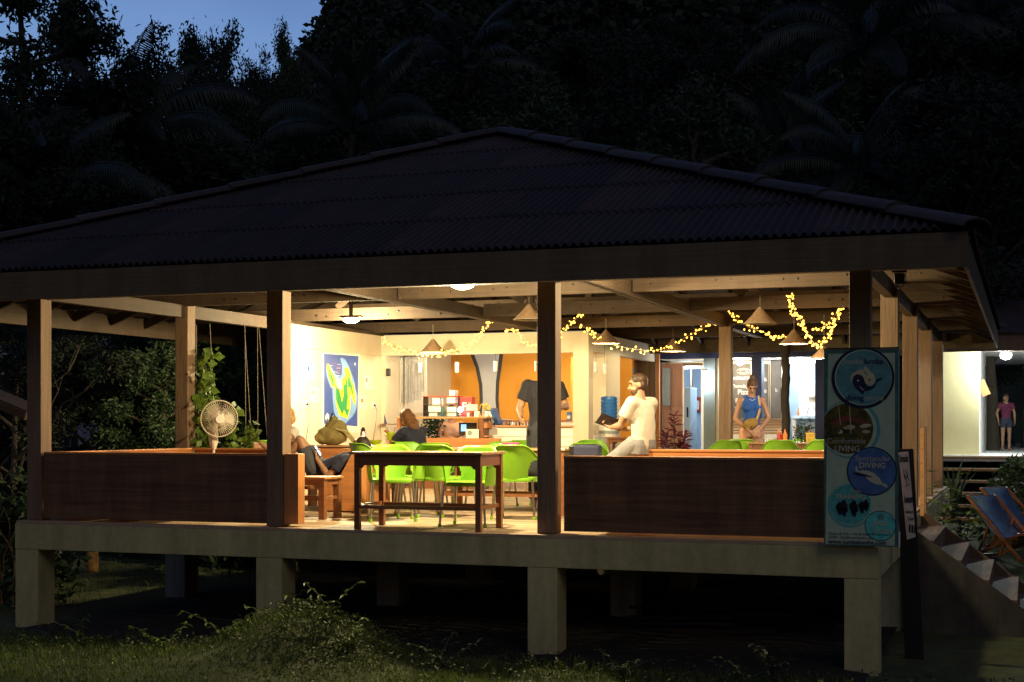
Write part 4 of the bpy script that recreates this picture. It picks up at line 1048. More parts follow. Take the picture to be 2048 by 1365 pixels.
for i, (a, b, c, d, col_) in enumerate(((612, 728, 629, 758, 'bluewater'), (621, 776, 638, 804, 'greygreen'), (729, 752, 744, 778, 'greygreen'), (720, 793, 734, 818, 'orangewood'))):
    y0, z0 = wz(a, d); y1, z1 = wz(c, b); o = T('notice', ('pinned sheet with blue mark at upper left of the island map', 'pinned sheet lower left of the island map', 'pinned sheet upper right of the island map', 'pinned sheet with brown mark lower right of the island map')[i], 'poster', (-8.56, 0, 0))
    box('sheet', M['paper'], (.0005, .003, y0, y1, z0, z1), o); box('picture', M[col_], (.0032, .0045, y0+.03, y0+.03+(y1-y0)*.3, z0+(z1-z0)*.5, z1-.04), o)
    for q in range(5): box('text_line', M['charcoal'], (.0032, .004, y0+(y1-y0)*.45, y1-.03, z0+.04+q*(z1-z0)*.16, z0+.046+q*(z1-z0)*.16), o)
for i, (px, py) in enumerate(((611, 809), (746, 811))):
    y, z = wz(px, py); o = T('socket', ('power socket with dangling flex near the first middle pillar', 'power socket with curved flex right of the map')[i], 'socket', (-8.56, y, z))
    MB().box(0, .015, -.05, .05, -.05, .05).build('plate', M['white'], o, bevel=.004); MB().ell((.03, 0, 0), .02, .018, .018).build('plug', M['black'], o)
    MB().tube([(.035, 0, 0), (.05, .05, -.1), (.03, .02, -.35), (.02, -.1, -.75)], .004, 5).build('flex', M['black'], o)

# ================================================================ small things
bx = T('tissue_box', 'pink tissue packet lying on the middle table', 'tissue box', (ax(1018, 2.8), 2.85, .754))
MB().box(-.09, .10, -.05, .05, 0, .06).build('box', M['pink'], bx, bevel=.012); MB().box(-.13, -.092, -.045, .045, 0, .05).build('clear_end', M['paper'], bx, bevel=.01); text('lettering', 'tessa', .05, M['blueframe'], bx, (0, -.051, .035), (R(90), 0, 0))
bg_ = T('navy_bag', 'navy folded bag resting on the lime chair behind the right bench', 'bag', (ax(1176, 2.4)-.0, 2.4, 0))
rect('seat_top', 'tabletop', (-.3, .25, -.18, .22, .66, .68), bg_) if False else None
MB().box(-.16, .15, -.06, .06, .56, .80).build('bag_body', mat('navy_cloth', (.03, .032, .07), .8), bg_, bevel=.03); MB().box(-.2, -.15, -.055, .055, .60, .79).build('flap', M['black'], bg_, bevel=.01)
bp = T('backpack', 'olive green backpack slumped on the table behind the lounging man', 'backpack', (ax(668, 3.7), 3.7, .765))
M['olive'] = mat('olive_canvas', (.20, .16, .055), .85, var=.35, vs=9, bump=.6, bs=30)
m_ = MB(); m_.ell((-.02, 0, .12), .22, .14, .13); m_.ell((.02, 0, .22), .15, .11, .10); m_.ell((.0, 0, .32), .05, .05, .05); m_.ell((-.14, -.04, .08), .1, .1, .08)
o = m_.build('pack_body', M['olive'], bp); md = o.modifiers.new('r', 'REMESH'); md.mode = 'VOXEL'; md.voxel_size = .014; bake(o)
for v in o.data.vertices: v.co += v.co.normalized()*.02*noise.noise(v.co*14)
sm(o, 180)
MB().tube([(-.05, -.02, .3), (-.01, -.02, .40), (.05, 0, .33)], .012, 8).build('handle', M['black'], bp, smooth=True)
for s in (0, 1): MB().tube([(.08, -.08-s*.03, .2), (.2+.05*s, -.1, .16), (.3+.04*s, -.08, .05), (.33+.05*s, -.04, .02)], .016, 8).build('strap', mat('khaki_strap', (.36, .30, .13), .8), bp, smooth=True)
fk = T('steel_flask', 'brushed steel flask with black cap beside the olive backpack', 'flask', (ax(706, 3.5)+.02, 3.75, .765))
MB().lathe([(.035, 0), (.036, .15), (.028, .17)], 20).build('flask_body', M['steel'], fk, smooth=True); MB().lathe([(.027, .171), (.028, .2), (.02, .203), (.02, .22)], 16).build('cap', M['black'], fk, smooth=True)
gcup = T('green_cup', 'bright yellow green cup with straw in front of the seated woman', 'cup', (ax(779, 4.35), 4.4, .764))
M['lime'] = mat('yellow_green_plastic', (.50, .62, .02), .35, transl=.2)
MB().lathe([(.045, 0), (.062, .16)], 18).build('cup', M['lime'], gcup, smooth=True); MB().tube([(0, 0, .1), (-.03, 0, .24)], .004, 6).build('straw', M['paper'], gcup); MB().tube([(.02, 0, .1), (.06, 0, .22)], .004, 6).build('straw', M['darkwood'], gcup)
gb = T('green_bowl', 'yellow green bowl left of the lounging mans head', 'bowl', (ax(725, 3.6)+.1, 3.75, .765)); MB().lathe([(.05, 0), (.10, .06), (.095, .06), (.045, .008)], 20).build('bowl', M['lime'], gb, smooth=True)
# right table items
zt2 = .764
def onr(px, y=8.2): return ax(px, y)
kb = T('sauce_bottle', 'red ketchup bottle standing left on the right table', 'bottle', (onr(1559), 8.2, zt2)); M['ketch'] = mat('ketchup_red', (.35, .02, .01), .3)
MB().lathe([(.036, 0), (.038, .10), (.030, .125)], 18).build('bottle', M['ketch'], kb, smooth=True); MB().lathe([(.031, .126), (.034, .15), (.024, .165), (.024, .175)], 16).build('cap', M['orangewood'], kb, smooth=True)
kb = T('sauce_bottle', 'orange chilli sauce bottle right of the ketchup', 'bottle', (onr(1570), 8.2, zt2)); MB().lathe([(.032, .0), (.034, .11), (.02, .135), (.01, .16), (.006, .19)], 16).build('bottle', mat('chilli_orange', (.65, .18, .03), .3), kb, smooth=True); MB().lathe([(.033, -.0), (.036, .03)], 16).build('label', M['red'], kb)
bw = T('glass_dish', 'blue and white patterned dish left of the ketchup', 'dish', (onr(1541), 8.25, zt2)); MB().lathe([(.05, 0), (.085, .05), (.08, .05), (.045, .006)], 20).build('dish', mat('blue_white_glaze', (.55, .6, .7), .2, var=.6, vs=30), bw, smooth=True)
cbk = T('yellow_basket', 'yellow perforated cutlery basket on the right table', 'basket', (onr(1619), 8.3, zt2))
m_ = MB()
for k in range(10):
    for s in (-1, 1): m_.box(-.055+k*.0118, -.055+k*.0118+.006, s*.045-.002, s*.045+.002, .0, .125)
m_.box(-.058, .060, -.047, -.043, .0, .02); m_.box(-.058, .060, -.048, -.042, .055, .065); m_.box(-.062, .064, -.05, -.042, .118, .135); m_.box(-.058, -.054, -.043, .043, 0, .125); m_.box(.058, .062, -.043, .043, 0, .125)
m_.build('basket', M['yellow'], cbk)
for k in range(6): MB().tube([(-.03+k*.012, 0, .05), (-.04+k*.016, .01*(k % 3), .17+.01*(k % 2))], .004, 5).build('cutlery', M['tablewood'], cbk)

# ================================================================ standing fan
fn = T('pedestal_fan', 'beige pedestal fan with round cage in the left booth', 'fan', (ax(427, 1.15), 1.15, .002))
M['beige'] = mat('aged_beige_plastic', (.58, .50, .40), .5)
zc_ = az(838, -7, 1.15)
MB().lathe([(.20, 0), (.19, .02), (.03, .04)], 24).build('base', M['beige'], fn, smooth=True)
MB().tube([(0, 0, .03), (0, 0, zc_-.33)], .016, 12).build('pole', M['beige'], fn, smooth=True)
MB().lathe([(.028, zc_-.34), (.045, zc_-.28), (.05, zc_-.20), (.035, zc_-.1)], 16).build('control_neck', M['beige'], fn, smooth=True)
MB().box(-.02, .02, -.052, -.046, zc_-.27, zc_-.22).build('control_panel', M['paper'], fn)
hd = T('fan_head', None, None); del hd
yaw = R(-24); til = R(6); Q = Matrix.Rotation(R(38), 3, 'Z') @ Matrix.Rotation(R(96), 3, 'X'); cc = Vector((.10, -.05, zc_))
def ring(m_, r_, off, tr): m_.tube([cc+Q @ Vector((math.cos(t)*r_, math.sin(t)*r_, off)) for t in np.linspace(0, 2*PI, 33)], tr, 5, False)
m_ = MB(); ring(m_, .2, 0, .007); ring(m_, .2, .018, .006)
for off, r_ in ((.055, .12), (.07, .07)): ring(m_, r_, off, .002); ring(m_, r_, -off, .002)
for s in (-1, 1):
    for k in range(48):
        a = k*2*PI/48; m_.tube([cc+Q @ Vector((math.cos(a+d)*r_, math.sin(a+d)*r_, s*z)) for r_, z, d in ((.198, .004, .12), (.14, .05, .08), (.05, .075, 0))], .0028, 3, False)
m_.build('cage', M['beige'], fn, smooth=True)
MB().lathe([(.05, .074), (.045, .082)], 20, cc, Q).build('cage_badge', M['paper'], fn); MB().lathe([(.05, -.082), (.05, -.074)], 20, cc, Q).build('cage_badge', M['paper'], fn)
m_ = MB(); m_.lathe([(.06, -.2), (.07, -.12), (.055, -.085)], 20, cc, Q); m_.build('motor', M['beige'], fn, smooth=True)
for k in range(3):
    a = k*2*PI/3; m_ = MB(); vs = []
    for r_ in (.03, .09, .17):
        for d, z in ((-.35, .02), (0, .0), (.35, -.02)): vs.append(cc+Q @ Vector((math.cos(a+d*(1.2 if r_ > .05 else .6))*r_, math.sin(a+d*(1.2 if r_ > .05 else .6))*r_, z)))
    m_.add(vs, [(0, 1, 4, 3), (1, 2, 5, 4), (3, 4, 7, 6), (4, 5, 8, 7)]); m_.build('blade', mat('fan_blade_plastic', (.6, .55, .46), .3, alpha=.7) if k == 0 else bpy.data.materials['fan_blade_plastic'], fn, smooth=180)
m_ = MB(); m_.lathe([(.035, -.07), (.035, .03), (.02, .04)], 16, cc, Q); m_.build('hub', M['beige'], fn, smooth=True)

# ================================================================ pendants and ceiling lamps
M['rattan'] = mat('woven_shade', (.34, .22, .13), .8, var=.3, vs=25, bump=.8, bs=120)
def pendant(px, py_rim, y, rad, hgt, lb, power, glow='warmglow', colr=(1, .78, .45)):
    X = ax(px, y); z = az(py_rim, X, y); t = T('cone_pendant', lb, 'lamp', (X, y, z), group='woven cone pendant lamps')
    m_ = MB(); m_.lathe([(rad, 0), (rad*.5, hgt*.5), (.02, hgt), (.018, hgt-.008), (rad*.49, hgt*.5-.008), (rad-.008, 0), (rad, 0)], 32, caps=False); m_.build('shade', M['rattan'], t, smooth=60)
    m_ = MB(); m_.tube([(rad*math.cos(a), rad*math.sin(a), 0) for a in np.linspace(0, 2*PI, 33)], .004, 5, False); m_.build('rim', M['string'], t)
    zt_ = 2.58 if power else 2.58
    MB().tube([(0, 0, hgt), (0, 0, max(hgt+.1, zt_-z))], .003, 5).build('cord', M['string'], t)
    if power:
        MB().ell((0, 0, hgt*.28), .035, .035, .04).build('bulb', M[glow], t, smooth=True); lamp(t, (0, 0, .005), power*1.7, colr, .03)
    else: MB().ell((0, 0, hgt*.3), .03, .03, .035).build('bulb', M['white'], t, smooth=True)
warm = (1, .77, .43)
pendant(866, 705, 8.0, .20, .21, 'woven cone pendant over the bar, its rim wrapped by fairy lights', 45)
pendant(1058, 640, 4.2, .20, .19, 'large woven cone pendant half hidden by the second dark pillar', 0)
pendant(1212, 687, 7.6, .205, .19, 'woven cone pendant beside the white corner pillar', 40)
pendant(1346, 703, 10.2, .21, .20, 'small woven cone pendant at the back over the plum plant', 30)
pendant(1520, 648, 4.6, .20, .20, 'large woven cone pendant high on the right near the front', 0)
pendant(1588, 688, 7.0, .20, .19, 'woven cone pendant where two fairy light strands meet', 35)
pendant(1648, 717, 7.9, .20, .18, 'woven cone pendant just left of the last dark pillar', 35, 'coolglow', (.9, .95, 1))
for px, py, y, pw, lb in ((925, 572, 1.0, 165, 'flat round ceiling lamp at the front edge of the roof'), (702, 641, 5.2, 135, 'bright round ceiling lamp over the map wall')):
    X = ax(px, y); z = az(py, X, y); t = T('disc_lamp', lb, 'lamp', (X, y, z-.01))
    m_ = MB(); m_.lathe([(.12, .03), (.11, .0), (.06, -.022), (.01, -.028)], 28); m_.build('diffuser', M['coolglow'], t, smooth=True)
    MB().lathe([(.125, .031), (.125, .05)], 28).build('rim', M['white'], t); MB().box(-.16, .16, -.05, .05, .051, .075).build('mounting_board', M['beam_x'], t)
    MB().box(-.02, .02, -.02, .02, .076, .3).build('hanger', M['beam_x'], t)
    lamp(t, (0, 0, -.16), pw*3.6, (1, .79, .43), .10)
# extra lamp, unseen from here, added to brighten the right half
X = -1.75; t = T('disc_lamp', 'added unseen disc lamp brightening the right booth, above the front cross beam', 'lamp', (X, 1.3, 2.62))
MB().lathe([(.12, .03), (.11, .0), (.06, -.022), (.01, -.028)], 28).build('diffuser', M['coolglow'], t, smooth=True); MB().lathe([(.125, .031), (.125, .05)], 28).build('rim', M['white'], t)
lamp(t, (0, 0, -.1), 270, (1, .79, .43), .10)

# ================================================================ fairy lights
M['fairy'] = mat('fairy_light_glow', (1, .7, .2), emit=(1, .43, .05), es=6)
bulb_me = MB().ell((0, 0, 0), .0125, .0125, .014, seg=6, rings=4).mesh('bulb', M['fairy'])
random.seed(31)
strands = [
 ([(766, 681, 8.4), (790, 695, 8.3), (830, 706, 8.1), (870, 708, 7.8), (905, 702, 7.7), (940, 690, 7.6), (965, 662, 7.4), (984, 640, 7.1)], 'fairy light strand from the wall corner sagging under the first cone pendant', 95),
 ([(1010, 657, 7.1), (1035, 668, 7.2), (1060, 690, 7.2), (1100, 688, 7.1), (1130, 660, 6.9), (1150, 640, 6.8), (1162, 628, 6.7)], 'fairy light strand passing behind the second dark pillar', 60),
 ([(1160, 652, 6.9), (1180, 662, 7.2), (1197, 676, 7.5), (1235, 692, 8.0), (1290, 701, 8.2), (1330, 697, 8.3), (1370, 676, 8.35), (1405, 657, 8.35), (1432, 641, 8.34)], 'fairy light strand from the white corner pillar up to the inner post', 80),
 ([(1458, 630, 7.9), (1475, 638, 7.8), (1500, 656, 7.6), (1530, 666, 7.3), (1552, 676, 7.1), (1575, 674, 6.95)], 'fairy light strand right of the inner post down to a cone pendant', 45),
 ([(1580, 590, 4.5), (1583, 612, 4.7), (1600, 638, 5.0), (1612, 665, 5.3), (1637, 692, 5.6), (1660, 668, 5.9), (1672, 640, 6.1), (1684, 616, 6.3)], 'fairy light strand hanging in a deep loop beside the last dark pillar', 95),
 ([(1626, 658, 5.5), (1642, 656, 5.7), (1658, 645, 5.9), (1672, 628, 6.2)], 'short fairy light strand crossing the deep loop', 18)]
for pts, lb, nb in strands:
    t = T('fairy_lights', lb, 'string lights', group='fairy light strands'); P_ = []
    for px, py, y in pts: X = ax(px, y); P_.append(Vector((X, y, az(py, X, y))))
    def samp(u):
        f = u*(len(P_)-1); i = min(int(f), len(P_)-2); k = f-i
        p0, p1, p2, p3 = P_[max(i-1, 0)], P_[i], P_[i+1], P_[min(i+2, len(P_)-1)]
        return .5*((2*p1)+(p2-p0)*k+(2*p0-5*p1+4*p2-p3)*k*k+(3*p1-p0-3*p2+p3)*k**3)
    MB().tube([samp(q/40) for q in range(41)], .003, 4).build('wire', M['string'], t)
    for k in range(nb):
        p = samp(min(1, (k+.5)/nb+random.uniform(-.004, .004)))+Vector((random.gauss(0, .018), random.gauss(0, .02), random.gauss(0, .026)-.005))
        put('bulb', bulb_me, t, p, (random.uniform(0, 3), random.uniform(0, 3), 0), random.uniform(.7, 1.25))
    lamp(t, samp(.5)+Vector((0, -.1, -.08)), nb*.16, (1, .58, .15), .15)

# ================================================================ banner
bn = T('banner', 'tall blue green dive centre banner hanging on the right corner post', 'banner', (ax(1648, -.24), -.24, 0), R(1.0))
bw_ = ax(1797, -.24)-ax(1648, -.24); zt_ = az(699, 0, -.24); zb_ = az(1092, -.1, -.24); bh_ = zt_-zb_
M['ban'] = mat('banner_pale_green', (0.629, 0.800, 0.584), .7, var=.12, vs=9, transl=.38)
M['ban_edge'] = mat('banner_dark_teal', (0.061, 0.171, 0.153), .7, var=.4, vs=12, transl=.25)
M['ban_blue'] = mat('banner_blue', (0.157, 0.443, 0.451), .7, var=.3, vs=14, transl=.38)
M['ban_deep'] = mat('banner_deep_blue', (0.079, 0.170, 0.370), .7, var=.35, vs=10, transl=.35)
M['ban_teal'] = mat('banner_teal', (0.126, 0.615, 0.558), .7, var=.3, vs=16, transl=.35)
M['ban_ring'] = mat('banner_dark_ring', (.015, .02, .06), .7, transl=.25)
M['ban_ring2'] = mat('banner_blue_ring', (0.157, 0.512, 0.503), .7, transl=.35)
M['ban_photo'] = mat('banner_garden_photo', (0.242, 0.191, 0.035), .7, var=.8, vs=14, transl=.4)
M['ban_text'] = mat('banner_light_text', (.62, .62, .48), .7, transl=.35)
M['ban_dark'] = mat('banner_dark_text', (.02, .02, .07), .7, transl=.2)
M['ban_cream'] = mat('banner_cream', (.72, .66, .40), .7, transl=.35)
M['ban_red'] = mat('banner_roof_red', (.35, .08, .05), .7, transl=.4)
S_ = 1105/170                         # close-up 1 scale, origin (1640,690)
def bq(px, py):                       # picture point -> banner local (x, z)
    return (px-1648)/149*bw_, zt_-(py-699.5)/393*bh_
def q1(u, v): return bq(1640+u/6.5, 690+v/6.5)
def q2(u, v): return bq(1640+u/5.933, 880+v/5.935)
def bflat(name, pts, m, lay, par=None):
    P_ = list(pts); area = sum(P_[i][0]*P_[(i+1) % len(P_)][1]-P_[(i+1) % len(P_)][0]*P_[i][1] for i in range(len(P_)))
    if area < 0: P_ = P_[::-1]
    m_ = MB(); m_.prism(P_, lambda a, b, d: Vector((a, -.0008*lay+(-.0004 if d else 0), b)), 1); return m_.build(name, M[m], par or bn, fix=True)
def disc(name, cx, cy, rx, ry, m, lay, n=40, rot=0): 
    return bflat(name, [(cx+rx*math.cos(t)*math.cos(rot)-ry*math.sin(t)*math.sin(rot), cy+rx*math.cos(t)*math.sin(rot)+ry*math.sin(t)*math.cos(rot)) for t in np.linspace(0, 2*PI, n+1)[:-1]], m, lay)
def clipc(cx, cy, r, m, lay, name='circle'):   # disc clipped to the banner sheet
    pts = []
    for t in np.linspace(0, 2*PI, 65)[:-1]:
        x = cx+r*math.cos(t); z = cy+r*math.sin(t); pts.append((min(max(x, .004), bw_-.004), min(max(z, zb_+.004), zt_-.004)))
    return bflat(name, pts, m, lay)
bflat('sheet', [(0, zb_), (bw_, zb_), (bw_, zt_), (0, zt_)], 'ban_edge', 0)
bflat('inner_field', [(.012, zb_+.012), (bw_-.03, zb_+.012), (bw_-.03, zt_-.035), (.035, zt_-.035)], 'ban', 1)
u = bw_/149
c1 = bq(1726, 757); clipc(*c1, 63*u, 'ban_ring', 5); c1b = bq(1727, 756); clipc(*c1b, 57*u, 'ban', 6); clipc(*bq(1728, 756), 55.5*u, 'ban_blue', 7)
c2 = bq(1697, 859); clipc(c2[0]+4*u, c2[1], 60*u, 'ban_ring2', 2); clipc(c2[0]+1*u, c2[1], 56*u, 'ban', 3); clipc(c2[0]-2*u, c2[1]+1*u, 52*u, 'ban_photo', 4)
# photo content: house roof, posts, sky
bflat('photo_roof', [q1(110, 1020), q1(290, 940), q1(340, 905), q1(460, 960), q1(640, 1010), q1(640, 1030), q1(400, 995), q1(110, 1040)], 'ban_red', 4.5)
bflat('photo_post', [q1(235, 740), q1(243, 740), q1(275, 1050), q1(265, 1050)], 'ban_cream', 4.7); bflat('photo_post', [q1(380, 780), q1(392, 780), q1(412, 1160), q1(400, 1160)], 'ban_cream', 4.7)
for k in range(12):
    random.seed(50+k); uu = random.uniform(100, 620); vv = random.uniform(1040, 1200)
    disc('photo_bush', *q1(uu, vv), random.uniform(5, 12)*u, random.uniform(2, 5)*u, 'leafmid' if k % 2 else 'ban_cream', 4.6, 9)
c3 = bq(1744, 943); clipc(*c3, 50*u, 'ban_ring', 5); clipc(*c3, 47.5*u, 'ban_deep', 6)
c4 = bq(1701, 1009); clipc(c4[0]-1*u, c4[1]-3*u, 45.5*u, 'ban_ring2', 2); clipc(c4[0]+1*u, c4[1], 43*u, 'ban', 3); clipc(*c4, 41.5*u, 'ban_teal', 4)
c5 = bq(1761, 1051); clipc(*c5, 31*u, 'ban_ring', 5); clipc(*c5, 29.5*u, 'ban_teal', 6)
# logo: two dolphins curled round each other
def bz(name, pts, m, lay): return bflat(name, [q1(*p) for p in pts], m, lay)
bz('logo_dolphin', [(410, 480), (400, 430), (430, 370), (490, 335), (580, 320), (575, 290), (592, 283), (625, 310), (655, 355), (700, 390), (722, 440), (715, 495), (680, 530), (640, 535), (600, 505), (580, 460), (560, 415), (520, 395), (470, 395), (440, 425)], 'ban_cream', 8)
bz('logo_dolphin', [(428, 440), (445, 405), (490, 385), (545, 400), (575, 440), (585, 490), (620, 540), (680, 545), (720, 510), (735, 450), (780, 440), (812, 428), (808, 455), (770, 480), (740, 495), (725, 545), (680, 585), (620, 605), (580, 610), (572, 650), (545, 640), (500, 600), (455, 560), (432, 500)], 'ban_ring', 8.5)
disc('logo_eye', *q1(648, 462), 2.1*u, 2.1*u, 'ban_ring', 9, 12); disc('logo_eye', *q1(499, 468), 2.1*u, 2.1*u, 'ban_cream', 9.5, 12)
bz('logo_fin', [(562, 340), (590, 345), (630, 400), (628, 410), (590, 380)], 'ban_blue', 9); bz('logo_fin', [(515, 530), (540, 560), (580, 590), (570, 595), (530, 570)], 'ban_text', 9.5)
def bt_(s, px, py, size, m, al='CENTER', bold=0., lay=9, sx=1.):
    x, z = bq(px, py); return text('lettering', s, size*u*1.38, M[m], bn, (x, -.0008*lay-.0012, z), (R(90), 0, 0), al, bold*u, .0004, sx)
bt_('lumba', 1708, 724.5, 11.5, 'ban_text', bold=.1); bt_('lumba', 1748, 724.5, 11.5, 'ban_dark', bold=.35)
bt_('diving', 1710, 797, 11.5, 'ban_dark', bold=.35); bt_('centre', 1747, 797, 11.5, 'ban_text', bold=.15)
bt_('Comfortable', 1693, 883, 11, 'ban_text'); bt_('LIVING', 1695, 898.5, 12, 'ban_text', bold=.35)
bt_('Spectacular', 1746, 917.5, 11, 'ban_text', lay=10); bt_('DIVING', 1745, 931.5, 11.5, 'ban_text', bold=.35, lay=10)
bt_('Safe', 1713, 983.5, 9, 'ban_text'); bt_('TRAINING', 1702, 994.5, 9.5, 'ban_text', bold=.25)
bt_('PADI', 1762, 1046.5, 8.5, 'ban_text', bold=.35, lay=10); bt_('5 STAR', 1767, 1062, 8, 'ban_text', bold=.4, lay=10); bt_('DIVE RESORT', 1768, 1069, 3.5, 'ban_dark', lay=10); bt_('30', 1748, 1056, 5, 'ban_cream', lay=10)
x, z = bq(1762, 1033)
m_ = MB()
for q in range(5): rr_ = 6*u; m_.tube([(x+math.cos(t)*rr_*abs(math.cos(q*.6)), -.0095, z+math.sin(t)*rr_) for t in np.linspace(0, 2*PI, 17)], .0006, 3)
for q in (-.5, 0, .5): m_.tube([(x-rr_*math.sqrt(1-q*q), -.0095, z+q*rr_), (x+rr_*math.sqrt(1-q*q), -.0095, z+q*rr_)], .0006, 3)
m_.build('globe_emblem', M['ban_red'], bn)
bt_('Phone & WA : +62 811682787', 1658, 1068.5, 5.4, 'ban_dark', 'LEFT'); bt_('E.Mail : info@lumbalumba.com', 1658, 1075.5, 5.2, 'ban_dark', 'LEFT'); bt_('www.lumbalumba.com', 1657, 1084.5, 9, 'ban_dark', 'LEFT', .2, sx=1.02)
# turtle
def b2(name, pts, m, lay): return bflat(name, [q2(*p) for p in pts], m, lay)
b2('turtle', [(445, 375), (520, 360), (590, 370), (650, 400), (705, 445), (740, 505), (790, 525), (805, 560), (780, 560), (730, 530), (660, 525), (590, 490), (545, 440), (500, 425), (450, 420)], 'ban_text', 8)
b2('turtle', [(380, 392), (450, 385), (540, 410), (635, 440), (590, 442), (520, 435), (440, 425)], 'ban_dark', 8.6); b2('turtle', [(420, 330), (440, 308), (452, 350), (455, 400), (435, 395)], 'ban_text', 8.3)
# divers
random.seed(9)
for k, (uu, vv, ss) in enumerate(((285, 790, 1.0), (235, 800, .8), (405, 790, 1.0), (500, 780, .75), (550, 760, .7))):
    for (dx, dy, rx_, ry_) in ((0, -48, 4.5, 4.5), (-5, 0, 9, 9), (5, 40, 8, 8), (-20, 25, 4, 7), (22, 30, 4, 7), (0, 80, 5, 8)):
        x, z = q2(uu+dx*ss, vv+dy*ss); disc('diver', x, z, rx_*u*ss, ry_*u*ss, 'ban_ring' if (dx+dy) % 2 == 0 else 'leafdark', 8+.1*k, 10, .3)
    x, z = q2(uu+18, vv-30); m_ = MB(); m_.tube([(x+math.cos(t)*6*u, -.0085, z+math.sin(t)*6*u) for t in np.linspace(0, 2*PI, 13)], .0008, 3); m_.build('diver_hose', M['ban_ring'], bn)
MB().box(bw_+.002, bw_+.012, -.006, .006, zb_, zb_+.13).build('pole', M['white'], bn); MB().box(-.005, bw_+.01, -.008, .008, zt_+.001, zt_+.014).build('top_rail', M['black'], bn)

# ================================================================ leaning restaurant sign
sg = T('restaurant_sign', 'narrow white sign with black lettering on a tall dark board leaning at the stairs', 'sign')
ys = .9
def sp(px, py, y=ys): X = ax(px, y); return Vector((X, y, az(py, X, y)))
m_ = MB(); A, B, C, D = sp(1791, 899), sp(1826, 898), sp(1850, 1365), sp(1812, 1365)
vs = [A, B, C, D]+[p+Vector((0, .05, 0)) for p in (A, B, C, D)]
m_.add(vs, [(0, 3, 2, 1), (4, 5, 6, 7), (0, 1, 5, 4), (1, 2, 6, 5), (2, 3, 7, 6), (3, 0, 4, 7)]); m_.build('backing_board', M['black'], sg, fix=True)
A, B, C, D = sp(1797, 905), sp(1817, 903.5), sp(1831.5, 1074), sp(1814, 1080)
A, B, C, D = [p+Vector((0, -.012, 0)) for p in (A, B, C, D)]
m_ = MB(); vs = [A, B, C, D]+[p+Vector((0, .01, 0)) for p in (A, B, C, D)]
m_.add(vs, [(0, 3, 2, 1), (4, 5, 6, 7), (0, 1, 5, 4), (1, 2, 6, 5), (2, 3, 7, 6), (3, 0, 4, 7)]); M['signwhite'] = mat('sign_white', (.42, .42, .50), .7); m_.build('sign_panel', M['signwhite'], sg, fix=True)
tilt = math.atan2((C-B).x, (B-C).z)
def st_(s, px, py, sz, b=.0, sx=1.): p = sp(px, py)+Vector((0, -.0165, 0)); text('lettering', s, sz, M['black'], sg, p, (R(90), -tilt*.9, 0), 'CENTER', b, .001, sx)
st_('Barracuda', 1808, 918, .095, .002, .19*1); st_('Restaurant', 1817.5, 999, .095, .002, .185); st_('Breakfast Lunch', 1819, 1024, .04, 0, .26); st_('Dinner', 1822, 1038, .045, 0, .45)
for dx in (-5, 0.5, 6): 
    p = sp(1824.5+dx, 1058+dx*.2)+Vector((0, -.016, 0)); MB().cbox(p, (.016, .002, .07)).build('icon', M['black'], sg)
m_ = MB()
for a, b in (((1806, 940), (1812, 958)), ((1812, 958), (1816, 950)), ((1808, 950), (1815, 972)), ((1812, 940), (1818, 962)), ((1810, 974), (1820, 968))):
    m_.tube([sp(*a)+Vector((0, -.016, 0)), sp(*b)+Vector((0, -.016, 0))], .003, 4)
m_.build('fish_drawing', M['black'], sg)
# newel board at the top of the stairs
nw = T('newel_board', 'pale drilled board standing at the top of the stairs', 'post', (.22, yat(1843, .22), 0))
MB().box(-.012, .03, -.05, .0, -.03, .98).build('board', M['tabletop'], nw); MB().box(.031, .055, -.05, .03, .0, 1.0).build('board', M['post'], nw)
for k in range(6): MB().lathe([(.007, 0), (.007, .002)], 8, (.008, -.052, .1+k*.16), Matrix.Rotation(R(-90), 3, 'X')).build('screw', M['black'], nw)
# floodlight body under the eave
sp_ = T('eave_speaker', 'black box lamp fixed under the right corner of the eave with loose cable', 'lamp', (ax(1799, .5), .5, 0)); z = az(565, .3, .5)
MB().cbox((0, 0, z+.03), (.09, .07, .1)).build('case', M['black'], sp_, bevel=.01); MB().cbox((0, 0, z+.095), (.13, .02, .02)).build('bracket', M['black'], sp_); MB().tube([(.05, 0, z+.08), (.06, -.02, z), (.0, -.02, z-.06), (-.04, 0, z-.03)], .004, 5).build('cable', M['black'], sp_)
# deck chairs
def deckchair(loc, rz, label):
    t = T('deck_chair', label, 'deck chair', loc, rz, 'blue sling deck chairs on the lawn')
    for s in (-.28, .28):
        MB().beam((-.55, s, .93), (.55, s, .03), .03, .045).build('frame_rail', M['tablewood'], t); MB().beam((-.45, s*.9, .03), (.5, s*.9, .42), .03, .045).build('frame_rail', M['tablewood'], t)
        MB().beam((-.42, s*.8, .0), (-.12, s*.8, .60), .025, .035).build('prop', M['tablewood'], t)
    for a in ((-.55, .93), (.5, .42), (-.45, .04), (.55, .04)): MB().beam((a[0], -.3, a[1]), (a[0], .3, a[1]), .035, .035).build('cross_bar', M['tablewood'], t)
    n = 10; vs = []; 
    for k in range(n+1):
        f = k/n; x = -.55+1.05*f; z = .93+(.42-.93)*f-.30*math.sin(PI*f**1.1)
        for s in (-.25, .25): vs.append((x, s, z+.02))
    m_ = MB(); m_.add(vs, [(2*k, 2*k+1, 2*k+3, 2*k+2) for k in range(n)]); o = m_.build('sling', mat('blue_canvas', (.05, .10, .20), .8, var=.3, vs=4) if 'blue_canvas' not in bpy.data.materials else bpy.data.materials['blue_canvas'], t, smooth=180)
    sd_ = o.modifiers.new('s', 'SOLIDIFY'); sd_.thickness = .006
    return t
y = 10.2; deckchair((ax(2016, y), y, -1.02), R(-45), 'blue canvas deck chair nearest the timber stairs on the lawn')
